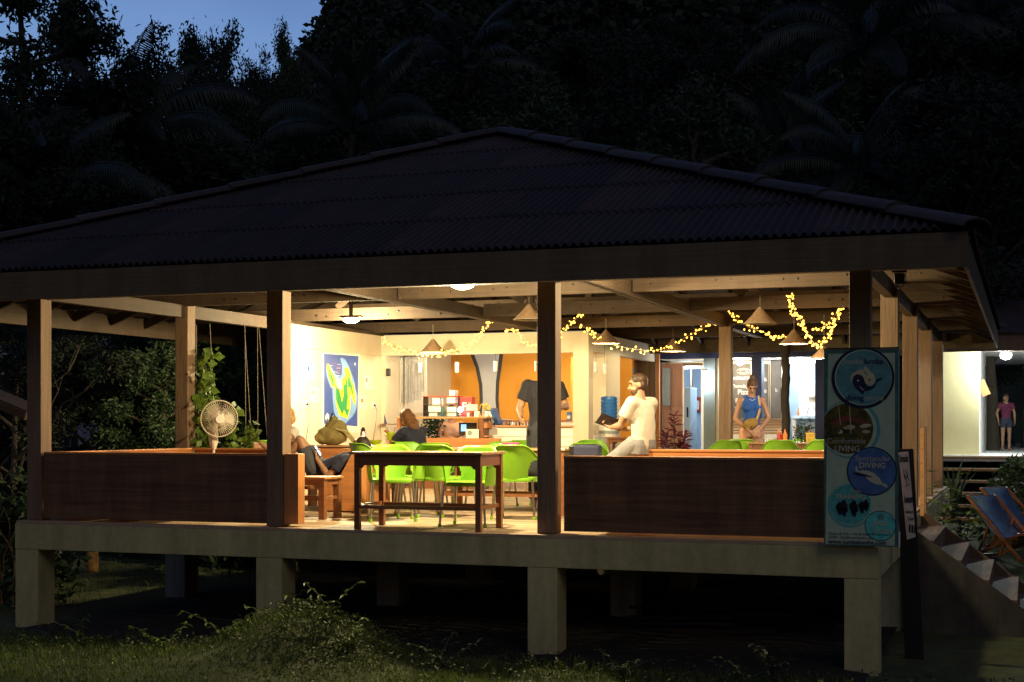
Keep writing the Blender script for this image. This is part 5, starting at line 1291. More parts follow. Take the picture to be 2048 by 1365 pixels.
y = 11.1; deckchair((ax(2042, y), y, -.93), R(-42), 'blue canvas deck chair further back at the right edge')
# strings for the vines
sw = T('vine_strings', 'thin strings stretched from the side beam down to the bench for climbing vines', 'strings')
for a, b, y in (((393, 650), (393, 902), 3.2), ((420, 648), (424, 735), 3.3), ((490, 650), (492, 900), 3.6), ((515, 655), (516, 900), 3.7), ((518, 655), (536, 900), 3.7), ((489, 652), (503, 880), 3.6)):
    X0 = ax(a[0], y); X1 = ax(b[0], y); MB().tube([(X0, y, az(a[1], X0, y)), (X1, y, az(b[1], X1, y))], .004, 4).build('string', M['string'], sw)
# ================================================================ people
def skin(name, c): return mat(name, c, .55, var=.06, vs=12)
M['skin_a'] = skin('skin_tanned', (.40, .20, .11)); M['skin_b'] = skin('skin_light', (.42, .23, .14)); M['skin_c'] = skin('skin_brown', (.33, .17, .095))
M['lips'] = mat('lips', (.35, .10, .08), .5); M['eye'] = mat('eye_dark', (.02, .015, .01), .2)
M['hair_brown'] = mat('hair_brown', (.07, .035, .018), .5, var=.5, vs=18, bump=.8, bs=60); M['hair_dark'] = mat('hair_dark', (.025, .018, .014), .5, var=.4, vs=18, bump=.8, bs=60)
M['hair_blond'] = mat('hair_blond', (.50, .30, .11), .5, var=.4, vs=18, bump=.8, bs=60)
def remesh(m_, name, m, parent, vox=.009, smooth_it=3, rough=0., seed=0):
    o = m_.build(name, m, parent); r = o.modifiers.new('r', 'REMESH'); r.mode = 'VOXEL'; r.voxel_size = vox
    s = o.modifiers.new('s', 'SMOOTH'); s.iterations = smooth_it; s.factor = .5; bake(o)
    if rough:
        me = o.data; n = len(me.vertices); co = np.empty(n*3, np.float32); me.vertices.foreach_get('co', co); co = co.reshape(-1, 3)
        no = np.empty(n*3, np.float32); me.vertices.foreach_get('normal', no); no = no.reshape(-1, 3)
        d = np.array([noise.noise((c[0]*9+seed, c[1]*9, c[2]*5))+.5*noise.noise((c[0]*22, c[1]*22+seed, c[2]*12)) for c in co], np.float32)
        me.vertices.foreach_set('co', (co+no*(d*rough)[:, None]).ravel()); me.update()
    me = o.data; me.materials.clear(); me.materials.append(m); sm(o, 180); return o
def V(*a): return Vector(a)
def hand(m_, wr, d, n, curl=.5, s=1., thumb=1):
    """palm from the wrist along d, palm faces n; thumb=+1/-1 picks the side."""
    d = d.normalized(); n = (n-d*n.dot(d)).normalized(); r = d.cross(n).normalized()*thumb
    pe = wr+d*.085*s
    for k in (-1.5, -.5, .5, 1.5): m_.capsule(wr+d*.012+r*(k*.012*s), pe+r*(k*.019*s), .015*s, .012*s, 8)
    for k, ln in ((1.5, .075), (.5, .085), (-.5, .08), (-1.5, .062)):
        b = pe+r*(k*.020*s); ang = 0; p = b
        for j, (f, rd) in enumerate(((.42, .0092), (.33, .0084), (.25, .0076))):
            ang += curl*(.8+.15*j)*1.1; q = p+(d*math.cos(ang)+n*math.sin(ang))*(ln*f*s); m_.capsule(p, q, rd*s, rd*.93*s, 8); p = q
    tb = wr+d*.025*s+r*.028*s; t1 = tb+(d*.6+r*.75+n*.35).normalized()*.038*s; t2 = t1+(d*.85+r*.15+n*.5).normalized()*.032*s
    m_.capsule(tb, t1, .013*s, .0105*s, 8); m_.capsule(t1, t2, .0105*s, .009*s, 8)
def person(label, loc, rz, J, skinm, hair, hairstyle='short', top=None, bottom=None, s=1., vox=.010, group=None, scale=1., fem=False):
    """Local frame: the person faces -y, +x is the person's left side. J overrides joints."""
    t = T('person', label, 'person', loc, rz, group); t.scale = (scale,)*3
    D = dict(pelvis=V(0, 0, .93), waist=V(0, 0, 1.07), chest=V(0, 0, 1.28), neck=V(0, .012, 1.455), head=V(0, -.015, 1.62), face=V(0, -1, 0), right=V(1, 0, 0),
             shl=V(.175, 0, 1.41), ell=V(.215, .02, 1.13), wrl=V(.21, -.05, .88), shr=V(-.175, 0, 1.41), elr=V(-.215, .02, 1.13), wrr=V(-.21, -.05, .88),
             hdl=V(0, -.1, -1), hdr=V(0, -.1, -1), hnl=V(-1, 0, 0), hnr=V(1, 0, 0), cl=.35, crr=.35,
             hil=V(.09, 0, .90), knl=V(.10, -.01, .49), anl=V(.10, .02, .085), tol=V(.12, -.15, .03), hir=V(-.09, 0, .90), knr=V(-.10, -.01, .49), anr=V(-.10, .02, .085), tor=V(-.12, -.15, .03), w=1.)
    D.update(J); rt = D['right'].normalized(); w = D['w']
    def fwd(a, b): d = (b-a).normalized(); f = rt.cross(d); return f.normalized() if f.length > .01 else V(0, -1, 0)
    sp = [(D['pelvis'], .150*w, .105), (D['waist'], (.120 if fem else .138)*w, .092), (D['chest'], .152*w, .108), (D['chest'].lerp(D['neck'], .55), .150*w, .09), (D['chest'].lerp(D['neck'], .86), .095*w, .062)]
    def torso(m_, inf, upto=5, low=0):
        rg = []; pts = [q[0] for q in sp]
        f0 = fwd(pts[0], pts[1]); lo = pts[0]-(pts[1]-pts[0]).normalized()*.09
        rg.append((lo, rt, f0, .135*w+inf, .095+inf))
        for i in range(upto):
            a, b = pts[max(i-1, 0)], pts[min(i+1, 4)]; rg.append((pts[i], rt, fwd(a, b), sp[i][1]+inf, sp[i][2]+inf))
        m_.loft(rg, 22, 2.3)
    m_ = MB(); torso(m_, 0)
    m_.capsule(D['neck']-(D['neck']-D['chest']).normalized()*.05, D['head']-(D['head']-D['neck'])*.25, .062*w, .056)
    for sd in ('l', 'r'):
        sh, el, wr = D['sh'+sd], D['el'+sd], D['wr'+sd]
        m_.capsule(D['chest'].lerp(D['neck'], .6), sh, .062, .055*w); m_.capsule(sh, el, .050*w, .038*w); m_.capsule(el, wr, .040*w, .026)
        m_.capsule(el.lerp(wr, .15), el.lerp(wr, .4), .042*w, .038*w)
        hand(m_, wr, D['hd'+sd], D['hn'+sd], D['cl' if sd == 'l' else 'crr'], 1., 1 if sd == 'l' else -1)
        hi, kn, an, to = D['hi'+sd], D['kn'+sd], D['an'+sd], D['to'+sd]
        m_.capsule(hi, kn, .088*w, .056*w); m_.capsule(kn, an, .054*w, .036); m_.capsule(kn.lerp(an, .18), kn.lerp(an, .42), .058*w, .052*w)
        ft = (to-an); heel = an-V(ft.x, ft.y, 0).normalized()*.035-V(0, 0, .03) if abs(ft.z) < abs(ft.length)*.8 else an
        m_.capsule(heel, to, .034, .026); m_.capsule(an, an.lerp(to, .6), .036, .03)
    if fem:
        f = fwd(D['waist'], D['chest'])*1
        f = f if f.dot(D['face']) > 0 else -f
        for s_ in (-1, 1): m_.ell(D['chest']+rt*(s_*.075)+f*.075, .06, .06, .06)
    fc = D['face'].normalized(); up = (D['head']-D['neck']).normalized(); up = (up-fc*up.dot(fc)*.6).normalized(); rr = up.cross(fc).normalized(); fc = rr.cross(up).normalized()
    H = Matrix((rr, -fc, up)).transposed(); hc = D['head']
    def hp(x, y, z): return hc+H @ V(x, y, z)     # y negative = towards the face
    m_.ell(hp(0, .012, .022), .074, .092, .090, H); m_.ell(hp(0, -.022, -.048), .054, .062, .062, H); m_.ell(hp(0, -.055, -.088), .026, .024, .02, H)
    m_.capsule(hp(0, -.078, .012), hp(0, -.103, -.028), .010, .0155, 8); m_.ell(hp(0, -.075, .038), .052, .02, .014, H)
    for s_ in (-1, 1): m_.ell(hp(s_*.076, .012, -.008), .010, .020, .032, H); m_.ell(hp(s_*.012, -.092, -.030), .009, .009, .008, H)
    body = remesh(m_, 'body', skinm, t, vox, 2)
    for s_ in (-1, 1): MB().ell(hp(s_*.030, -.078, .010), .012, .008, .0075, H, 10, 6).build('eye', M['eye'], t, smooth=True)
    for s_ in (-1, 1): MB().capsule(hp(s_*.014, -.089, .030), hp(s_*.044, -.080, .028), .0045, .0035, 6).build('eyebrow', hair, t, smooth=True)
    MB().ell(hp(0, -.086, -.056), .023, .009, .0065, H, 10, 6).build('mouth', M['lips'], t, smooth=True)
    h = MB(); h.ell(hp(0, .018, .044), .083, .098, .086, H); h.ell(hp(0, .040, -.005), .080, .066, .07, H)
    if hairstyle == 'short': h.ell(hp(0, .045, .0), .072, .065, .08, H)
    if hairstyle == 'bun': h.ell(hp(0, .04, .01), .074, .07, .075, H); h.ell(hp(0, .05, .135), .042, .042, .036, H)
    if hairstyle == 'long':
        h.ell(hp(0, .05, -.02), .088, .085, .10, H); h.ell(hp(.01, .07, -.13), .09, .06, .12, H); h.ell(hp(-.05, .03, -.13), .045, .05, .11, H); h.ell(hp(.05, .03, -.10), .045, .05, .11, H)
    if hairstyle == 'fluffy': h.ell(hp(.0, .04, .03), .098, .10, .10, H); h.ell(hp(.04, .05, -.04), .06, .06, .07, H)
    if hairstyle == 'pony': h.ell(hp(0, .045, 0), .072, .068, .075, H); h.ell(hp(0, .13, .0), .03, .03, .09, H)
    remesh(h, 'hair', hair, t, .009, 2, .007 if hairstyle in ('short', 'bun', 'pony') else .02, len(label))
    if hairstyle == 'short' and not fem and 'beard' in label:
        b = MB(); b.ell(hp(0, -.028, -.070), .058, .064, .050, H); b.ell(hp(.0, .0, -.04), .070, .05, .04, H); remesh(b, 'beard', hair, t, .009, 2, .004)
    if top:
        col_, sl, kind = top; m_ = MB(); inf = .016 if kind != 'tank' else .008
        torso(m_, inf)
        if fem:
            for s_ in (-1, 1): m_.ell(D['chest']+rt*(s_*.075)+f*.075, .060+inf, .060+inf, .060+inf)
        for sd in ('l', 'r'):
            sh, el = D['sh'+sd], D['el'+sd]
            if kind != 'tank':
                m_.capsule(D['chest'].lerp(D['neck'], .6), sh, .076, .073*w); m_.tube([sh, sh.lerp(el, .5*sl), sh.lerp(el, sl)], [.070*w, .070*w, .072*w], 14)
            else: m_.capsule(D['chest'].lerp(D['neck'], .5), sh.lerp(D['neck'], .45), .060, .050)
        remesh(m_, 'shirt', col_, t, vox, 3, .008, len(label)*.7)
    if bottom:
        col_, sl = bottom; m_ = MB(); a, b = D['pelvis'], D['waist']; f0 = fwd(a, b); d = (b-a).normalized()
        m_.loft([(a-d*.10, rt, f0, .14*w+.02, .10+.022), (a, rt, f0, .15*w+.018, .105+.022), (a+d*.07, rt, f0, .14*w+.014, .10+.016)], 22, 2.3)
        for sd in ('l', 'r'):
            hi, kn, an = D['hi'+sd], D['kn'+sd], D['an'+sd]
            if sl <= 1: m_.capsule(hi, hi.lerp(kn, .3), .104*w, .10*w); m_.tube([hi, hi.lerp(kn, sl*.6), hi.lerp(kn, sl)], [.104*w, .095*w, .090*w], 16)
            else: m_.capsule(hi, kn, .104*w, .078*w); m_.tube([kn, kn.lerp(an, (sl-1)*.5), kn.lerp(an, sl-1)], [.078*w, .068*w, .066*w], 16)
        remesh(m_, 'trousers' if sl > 1 else 'shorts', col_, t, vox, 2, .008, 3+len(label))
    return t, D, hp
M['tee_white'] = mat('cream_cotton', (.60, .56, .48), .85, var=.06, vs=7); M['tee_black'] = mat('black_cotton', (.022, .022, .028), .85, var=.2)
M['navy_tee'] = mat('navy_cotton', (.028, .03, .055), .85, var=.2); M['greyshort'] = mat('grey_shorts', (.22, .22, .23), .85, var=.12); M['darkshort'] = mat('charcoal_shorts', (.045, .048, .055), .85, var=.2)
M['bluetop'] = mat('royal_blue_cotton', (.02, .09, .36), .8, var=.15); M['peach'] = mat('peach_trousers', (.62, .34, .24), .85, var=.08); M['plum'] = mat('plum_cotton', (.16, .03, .07), .85)
M['tanshirt'] = mat('tan_blouse', (.50, .27, .14), .8, var=.15); M['denim'] = mat('dark_denim', (.04, .05, .08), .8)

# man with the magazine, perched on the booth back (faces left, a little towards the rear)
y = 2.40; X = ax(1282, y)
man, D, hp = person('bearded man in white t-shirt and grey shorts perched on the right booth reading a magazine', (X, y, 0), R(-112),
  dict(pelvis=V(0, .02, .80), waist=V(0, .03, .93), chest=V(0, .00, 1.13), neck=V(0, -.01, 1.31), head=V(.01, -.035, 1.452), face=V(.66, -.75, -.10),
       shl=V(.18, .01, 1.255), ell=V(.215, -.12, 1.01), wrl=V(.10, -.33, .99), shr=V(-.18, .01, 1.255), elr=V(-.215, -.10, 1.0), wrr=V(-.13, -.31, .97),
       hdl=V(-.1, -1, .15), hnl=V(-.4, 0, 1), hdr=V(.1, -1, .15), hnr=V(.4, 0, 1), cl=.55, crr=.55,
       hil=V(.09, -.02, .80), knl=V(.15, -.36, .57), anl=V(.14, -.30, .14), tol=V(.15, -.44, .08), hir=V(-.09, -.02, .80), knr=V(-.15, -.34, .54), anr=V(-.14, -.26, .12), tor=V(-.15, -.40, .06), w=1.02),
  M['skin_b'], M['hair_brown'], 'short', (M['tee_white'], .62, 'tee'), (M['greyshort'], .85), vox=.0085)
mg = T('magazine', 'open dark magazine held by the man in the white t-shirt', 'magazine', man.matrix_world.translation)
bpy.context.view_layer.update(); Wm = man.matrix_world
a = Wm @ V(-.02, -.42, 1.03)
A, B, C, E = [Vector((ax(px, yy), yy, az(py, ax(px, yy), yy))) for px, py, yy in ((1190, 846, 2.42), (1204, 826, 2.62), (1249, 844, 2.66), (1240, 862, 2.40))]
mg.location = A
for nm, m, o_ in (('cover', mat('dark_magazine_cover', (.05, .03, .025), .25, var=.8, vs=25), 0), ('pages', M['paper'], .006)):
    nrm = (B-A).cross(E-A).normalized(); nrm = nrm if nrm.y < 0 else -nrm
    vs = [p-A-nrm*o_ for p in (A, B, C, E)]; vs += [v-nrm*.005 for v in vs]
    m_ = MB(); m_.add(vs, [(0, 1, 2, 3), (7, 6, 5, 4), (0, 4, 5, 1), (1, 5, 6, 2), (2, 6, 7, 3), (3, 7, 4, 0)]); m_.build(nm, m, mg, fix=True)

# woman in blue top with the belt bag
y = 8.95; X = ax(1503, y)
wb_, D, hp = person('woman in blue sleeveless top and peach trousers standing by the right table, head bowed', (X, y, 0), R(TH-3),
  dict(head=V(0, -.075, 1.58), face=V(0, -.75, -.66), neck=V(0, -.01, 1.44), shl=V(.165, 0, 1.37), shr=V(-.165, 0, 1.37), ell=V(.26, -.02, 1.10), wrl=V(.10, -.20, .93), elr=V(-.24, -.01, 1.09), wrr=V(-.02, -.22, .88),
       hdl=V(-.8, -.3, -.5), hdr=V(.9, -.2, -.25), hnl=V(0, 1, 0), hnr=V(0, 1, 0), w=.92, chest=V(0, 0, 1.26)),
  M['skin_b'], M['hair_brown'], 'bun', (M['bluetop'], 0, 'tank'), (M['peach'], 1.9), fem=True, scale=1.01)
bb = T('belt_bag', 'mustard belt bag worn across the chest of the woman in blue', 'bag', (X, y, 0), R(TH-3))
m_ = MB(); m_.ell((-.03, -.16, 1.03), .125, .05, .085, Matrix.Rotation(R(-22), 3, 'Y')); remesh(m_, 'bag_body', M['olive'] if False else mat('mustard_canvas', (.36, .22, .05), .8, var=.25, vs=15), bb, .012, 1)
MB().tube([(.06, -.14, 1.09), (.10, -.135, 1.2), (.11, -.10, 1.34), (.10, -.02, 1.445)], .020, 8).build('strap', mat('tan_strap', (.55, .36, .18), .8), bb, smooth=True); MB().box(-.04, -.01, -.214, -.208, .98, .995).build('logo_patch', M['black'], bb)
MB().tube([(.05, .0, 1.43), (.04, -.09, 1.385), (0, -.115, 1.365), (-.04, -.09, 1.385), (-.05, 0, 1.43)], .004, 6).build('necklace', M['paper'], wb_)

# standing man behind the second pillar
y = 3.85; X = ax(1086, y)
person('man in black t-shirt and dark trousers standing behind the second dark pillar', (X, y, 0), R(TH+4),
  dict(ell=V(.27, .02, 1.17), wrl=V(.21, -.20, 1.17), hdl=V(-.3, -1, .2), elr=V(-.27, .02, 1.15), wrr=V(-.27, -.19, 1.05), hdr=V(-.1, -.8, -.3), w=1.05),
  M['skin_b'], M['hair_dark'], 'short', (M['tee_black'], .62, 'tee'), (M['darkshort'], 1.92), scale=1.055)
for k, (dx, z, r_) in enumerate(((.0, 1.38, .035), (.02, 1.27, .028), (0, 1.2, .035))):
    pass
# lounging man
y = 2.62; X = ax(640, y)
lm, D, hp = person('man in dark shorts and t-shirt lying back in the lounge seat, looking at his phone', (X, y, 0), R(-90),
  dict(right=V(1, 0, 0), pelvis=V(0, -.02, .50), waist=V(0, .10, .50), chest=V(0, .29, .555), neck=V(0, .45, .645), head=V(0, .53, .765), face=V(0, -.85, .45),
       shl=V(.17, .40, .60), ell=V(.22, .22, .42), wrl=V(.13, .02, .62), hdl=V(-.2, -.25, 1), hnl=V(-.5, .8, .2), shr=V(-.17, .40, .60), elr=V(-.22, .20, .44), wrr=V(-.08, -.04, .60), hdr=V(.5, -.2, .6), hnr=V(0, .8, .3), cl=.8, crr=.8,
       hil=V(.09, -.04, .49), knl=V(.12, -.20, .84), anl=V(.11, -.46, .53), tol=V(.12, -.60, .47), hir=V(-.09, -.04, .49), knr=V(-.06, -.28, .82), anr=V(.10, -.60, .70), tor=V(.14, -.72, .80), w=1.),
  M['skin_c'], M['hair_dark'], 'short', (M['navy_tee'], .55, 'tee'), (M['darkshort'], .72), vox=.0085)
bpy.context.view_layer.update(); p = lm.matrix_world @ V(.10, .02, .71)
ph = T('phone', 'phone with glowing screen held up by the lying man', 'phone', p); ph.rotation_euler = (R(15), R(-28), R(10))
MB().box(-.005, .005, -.036, .036, -.07, .07).build('case', M['black'], ph, bevel=.002); MB().box(.0051, .006, -.032, .032, -.064, .064).build('screen', mat('phone_screen', (.5, .6, .8), emit=(.6, .75, 1), es=2.5), ph)
# blond person behind the first middle pillar
y = 3.25; X = ax(582, y)
person('blond person in pale top sitting beyond the first middle pillar, hand at chin', (X, y, 0), R(-42),
  dict(pelvis=V(0, .05, .48), waist=V(0, .05, .62), chest=V(0, .0, .82), neck=V(0, -.03, .985), head=V(0, -.08, 1.13), face=V(0, -1, -.2), shl=V(.16, -.02, .93), ell=V(.24, -.20, .76), wrl=V(.10, -.16, .98), hdl=V(-.3, .05, 1), shr=V(-.16, -.02, .93), elr=V(-.2, -.2, .72), wrr=V(-.05, -.36, .76), hdr=V(.3, -1, 0),
       hil=V(.09, 0, .48), knl=V(.13, -.42, .52), anl=V(.12, -.40, .09), tol=V(.12, -.55, .03), hir=V(-.09, 0, .48), knr=V(-.13, -.42, .52), anr=V(-.12, -.4, .09), tor=V(-.12, -.55, .03), w=.92),
  M['skin_b'], M['hair_blond'], 'fluffy', (M['tee_white'], .3, 'tee'), (M['greyshort'], .8), fem=False)
# woman in dark shirt seated at the small table
y = 4.42; X = ax(832, y)
person('brown haired woman in dark t-shirt sitting on a lime chair, bent over her phone', (X, y, -.04), R(-112),
  dict(pelvis=V(0, .04, .52), waist=V(0, .05, .66), chest=V(0, -.02, .86), neck=V(0, -.09, 1.02), head=V(0, -.17, 1.14), face=V(0, -.85, -.5), shl=V(.165, -.06, .97), ell=V(.20, -.28, .80), wrl=V(.08, -.44, .90), shr=V(-.165, -.06, .97), elr=V(-.2, -.26, .78), wrr=V(-.06, -.42, .88), hdl=V(-.4, -.8, .4), hdr=V(.4, -.8, .4), hnl=V(0, .6, .7), hnr=V(0, .6, .7),
       hil=V(.09, 0, .51), knl=V(.12, -.44, .70), anl=V(.12, -.42, .28), tol=V(.12, -.56, .24), hir=V(-.09, 0, .51), knr=V(-.12, -.42, .66), anr=V(-.10, -.38, .26), tor=V(-.10, -.52, .2), w=.95),
  M['skin_a'], mat('hair_auburn', (.17, .075, .03), .5, var=.6, vs=18, bump=.8, bs=60), 'long', (M['navy_tee'], .6, 'tee'), (M['darkshort'], .5), fem=True)
# receptionist behind the bar
y = 9.25; X = ax(903, y)
person('receptionist in tan top sitting behind the bar desk, seen under the shelf', (X, y, 0), R(TH+8),
  dict(pelvis=V(0, .0, .55), waist=V(0, .0, .68), chest=V(0, -.02, .88), neck=V(0, -.02, 1.05), head=V(0, -.05, 1.21), shl=V(.17, 0, 1.0), ell=V(.21, -.12, .78), wrl=V(.12, -.34, .80), hdl=V(-.2, -1, 0), hnl=V(0, 0, -1), shr=V(-.17, 0, 1.0), elr=V(-.21, -.10, .78), wrr=V(-.05, -.34, .80), hdr=V(.2, -1, 0), hnr=V(0, 0, -1),
       hil=V(.09, 0, .52), knl=V(.12, -.42, .52), anl=V(.12, -.40, .09), tol=V(.12, -.5, .03), hir=V(-.09, 0, .52), knr=V(-.12, -.42, .52), anr=V(-.12, -.4, .09), tor=V(-.12, -.5, .03)),
  M['skin_a'], M['hair_dark'], 'pony', (M['tanshirt'], .5, 'tee'), (M['denim'], 1.8), fem=True)
box('stool_seat', M['tablewood'], (X-.2, X+.2, y-.2, y+.2, .40, .44)).data
o = bpy.data.objects['stool_seat']; o.name = 'stool'; tag(o, 'low wooden stool under the receptionist behind the bar', 'stool')
m_ = MB(); m_.box(X-.2, X+.2, y-.2, y+.2, .40, .44)
for sx_ in (-1, 1):
    for sy_ in (-1, 1): m_.box(X+sx_*.17-.02, X+sx_*.17+.02, y+sy_*.17-.02, y+sy_*.17+.02, .0, .40)
o.data = m_.mesh('stool', M['tablewood'])
# guest on the lit veranda of the right house
t_ = 44.0; d = ray(2012); X, y = CAMP.x+d.x*t_*.76, CAMP.y+d.y*t_*.76
gx, gy = CAMP.x+d.x*33.5, CAMP.y+d.y*33.5
person('guest in plum t-shirt and dark shorts standing on the lit veranda at the right edge', (gx, gy, HZ), R(TH),
  dict(ell=V(.27, .03, 1.15), wrl=V(.25, -.06, .92), elr=V(-.27, .03, 1.15), wrr=V(-.25, -.06, .92), w=.98),
  M['skin_b'], M['hair_brown'], 'long', (M['plum'], .45, 'tee'), (M['denim'], .45), scale=.76, fem=True)
# ================================================================ vegetation
rng = np.random.default_rng(7)
def leaf_quads(C, size, rg, aspect=.45, flat=0., droop=0., fold=.12):
    """C (N,3) leaf bases -> rhombic leaves with random headings, 2 quads would be heavy: one bent quad each."""
    N = len(C); d = rg.normal(size=(N, 3)); d[:, 2] *= (1-flat); d[:, 2] -= droop; d /= np.linalg.norm(d, axis=1)[:, None]
    r = rg.normal(size=(N, 3)); s = np.cross(d, r); s /= np.linalg.norm(s, axis=1)[:, None]
    L_ = size*rg.uniform(.6, 1.3, N)[:, None]; n = np.cross(d, s)
    a = C; b = C+d*L_*.5+s*L_*aspect*.5+n*L_*fold; c = C+d*L_; e = C+d*L_*.5-s*L_*aspect*.5+n*L_*fold
    v = np.stack([a, b, c, e], 1).reshape(-1, 3); f = np.arange(4*N).reshape(-1, 4); return v, f
def make_tree_meshes(seed, H, spread, style, m, nleaf=9000, lsize=.35):
    rg = np.random.default_rng(seed); random.seed(seed)
    tr = MB(); tips = []
    def limb(p, d, ln, r, lev):
        pts = [p]; q = Vector(p); dd = Vector(d)
        for k in range(4):
            dd = (dd+Vector((random.gauss(0, .16), random.gauss(0, .16), random.gauss(.03, .1)))).normalized(); q = q+dd*ln/4; pts.append(q.copy())
        tr.tube(pts, [r*(1-.16*i) for i in range(5)], 6 if lev < 2 else 4, False)
        if lev >= 2 or ln < H*.07: tips.extend((pts[-1], pts[3], pts[2])); return
        for k in range(random.choice((2, 3, 3))):
            a = random.uniform(0, 2*PI); nd = (dd+Vector((math.cos(a), math.sin(a), random.uniform(-.1, .45)))*.8).normalized(); limb(pts[random.choice((2, 3, 4))], nd, ln*random.uniform(.55, .75), r*.5, lev+1)
    base = [Vector((0, 0, -.3))]
    for k in range(8): base.append(Vector((random.gauss(0, .02)*H*.25, random.gauss(0, .02)*H*.25, H*.84*(k+1)/8)))
    tr.tube(base, [H*.022*(1-.095*k) for k in range(9)], 9, False)
    nb = {'round': 9, 'layer': 15, 'tall': 12, 'sparse': 8}[style]
    for k in range(nb):
        f = (.40+.58*k/nb) if style != 'layer' else (.22+.76*k/nb)
        p = base[min(8, int(f*8))].lerp(base[min(8, int(f*8)+1)], f*8-int(f*8)) if f < 1 else base[-1]
        a = k*2.4+random.uniform(-.4, .4); up = {'round': .5, 'layer': .05, 'tall': .45, 'sparse': .75}[style]
        ln = spread*{'round': .62, 'layer': .9*(1.15-.75*f), 'tall': .6*(1.25-.7*f), 'sparse': .75}[style]*random.uniform(.75, 1.1)
        limb(p, Vector((math.cos(a), math.sin(a), up)).normalized(), ln, H*.008, 0 if style != 'layer' else 1)
    tips.extend([base[-1], base[-1]+Vector((0, 0, .3)), base[7]]*2)
    T_ = np.array([tuple(t) for t in tips]); n = len(T_)
    cl = rg.choice(n, nleaf); w_ = spread*{'round': .085, 'layer': .07, 'tall': .075, 'sparse': .05}[style]
    jit = rg.normal(size=(nleaf, 3))*w_; jit[:, 2] *= .6 if style != 'layer' else .35
    v, f = leaf_quads(T_[cl]+jit, lsize, rg, .36, .3, .35 if style == 'layer' else .15)
    return tr.mesh('trunk', M['bark']), fastmesh('crown', v, f, m)
KIND = {}
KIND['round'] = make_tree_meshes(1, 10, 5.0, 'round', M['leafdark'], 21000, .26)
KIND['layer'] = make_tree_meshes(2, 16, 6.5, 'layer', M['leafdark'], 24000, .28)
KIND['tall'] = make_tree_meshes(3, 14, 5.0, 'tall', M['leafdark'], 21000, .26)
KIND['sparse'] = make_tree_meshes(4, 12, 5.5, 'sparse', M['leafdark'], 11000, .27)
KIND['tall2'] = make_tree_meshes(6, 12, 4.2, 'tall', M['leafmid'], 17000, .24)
HT = {}
for k_, (a_, b_) in KIND.items():
    zz_ = np.empty(len(b_.vertices)*3, np.float32); b_.vertices.foreach_get('co', zz_); HT[k_] = float(np.percentile(zz_.reshape(-1, 3)[:, 2], 99.3))
def ptree(kind, px, t, top_py, label, rz=0., wide=1., name='broadleaf_tree', group=None):
    d = ray(px); X, Y = CAMP.x+d.x*t, CAMP.y+d.y*t; L_ = (px-1024)/F_PX*t
    zb = max(gz(X, Y), hill_h(L_, t) if t > 48 else -9)-.3
    Hn = HT[kind]
    Ht = CAMP.z+(848-top_py)/F_PX*t-zb; s = Ht/Hn
    o = T(name, label, 'tree', (X, Y, zb), R(rz), group); o.scale = (s*wide*.8, s*wide*.8, s)
    put('trunk', KIND[kind][0], o); put('crown', KIND[kind][1], o); return o
g1 = 'trees against the evening sky'; g2 = 'dark trees behind the pavilion'
ptree('layer', 50, 38, -60, 'tallest layered tree filling the top left corner against the sky', 10, 1.0, group=g1)
ptree('layer', 140, 46, 60, 'layered tree with drooping sprays beside the top left corner tree', 130, .8, group=g1)
ptree('round', -10, 34, 190, 'dark round tree at the left border under the layered tree', 40, 1.2, group=g1)
ptree('sparse', 285, 52, 92, 'tree with upright spiky branch tips left of the sky gap', 70, .8, group=g1)
ptree('round', 350, 50, 165, 'bushy tree right of the spiky branched tree', 200, .8, group=g1)
ptree('tall', 428, 56, 62, 'tall narrow tree with pointed top in the middle of the skyline', 15, .5, group=g1)
ptree('sparse', 480, 60, 120, 'open crowned tree between pointed tree and hill', 120, .55, group=g1)
ptree('tall2', 572, 66, 66, 'small crowned tree standing right before the hill slope', 220, .45, group=g1)
ptree('round', 520, 58, 190, 'low round tree filling the gap below the small crowned tree', 20, 1.0, group=g1)
ptree('round', 210, 40, 200, 'broad dark tree below the layered sprays', 90, 1.2, group=g2)
ptree('tall', 110, 33, 260, 'dark tree over the cabin at left', 60, 1.2, group=g2)
ptree('round', 430, 42, 240, 'dark round tree above the left roof hip', 10, 1.6, group=g2)
rows = [(660, 55, 240), (790, 60, 110), (860, 50, 175), (980, 62, 120), (1090, 48, 160), (1200, 64, 60), (1310, 46, 140), (1410, 40, 195), (1500, 58, 90), (1630, 45, 170), (1830, 52, 120), (1960, 44, 60), (2060, 38, 120), (1985, 34, 260), (1740, 60, 30), (1380, 70, 40)]
desc = ['small', 'leaning', 'dense', 'broad', 'ragged', 'high', 'low', 'pale leaved', 'thin topped', 'bushy', 'towering', 'heavy', 'outermost', 'near', 'distant', 'uphill']
where = ['left of the roof peak, high up', 'just left above the roof peak', 'close behind the left roof slope', 'straight above the roof peak', 'behind the right ridge near the peak', 'on the hill right of the peak', 'over the middle of the right ridge', 'over the right ridge, with lighter leaves', 'on the hill above the right ridge', 'left of the big right palm', 'behind the big right palm', 'near the right border of the hill', 'at the right border', 'right of the roof end', 'high on the hill at right', 'high on the hill above the pale leaved tree']
for i, (px, t, tp) in enumerate(rows):
    k = ('round', 'tall', 'round', 'sparse', 'tall2')[i % 5]; k = 'tall2' if i in (7, 9) else k
    ptree(k, px, t, tp, f'{desc[i]} dark jungle tree {where[i]}', i*47, 1.25, group=g2)
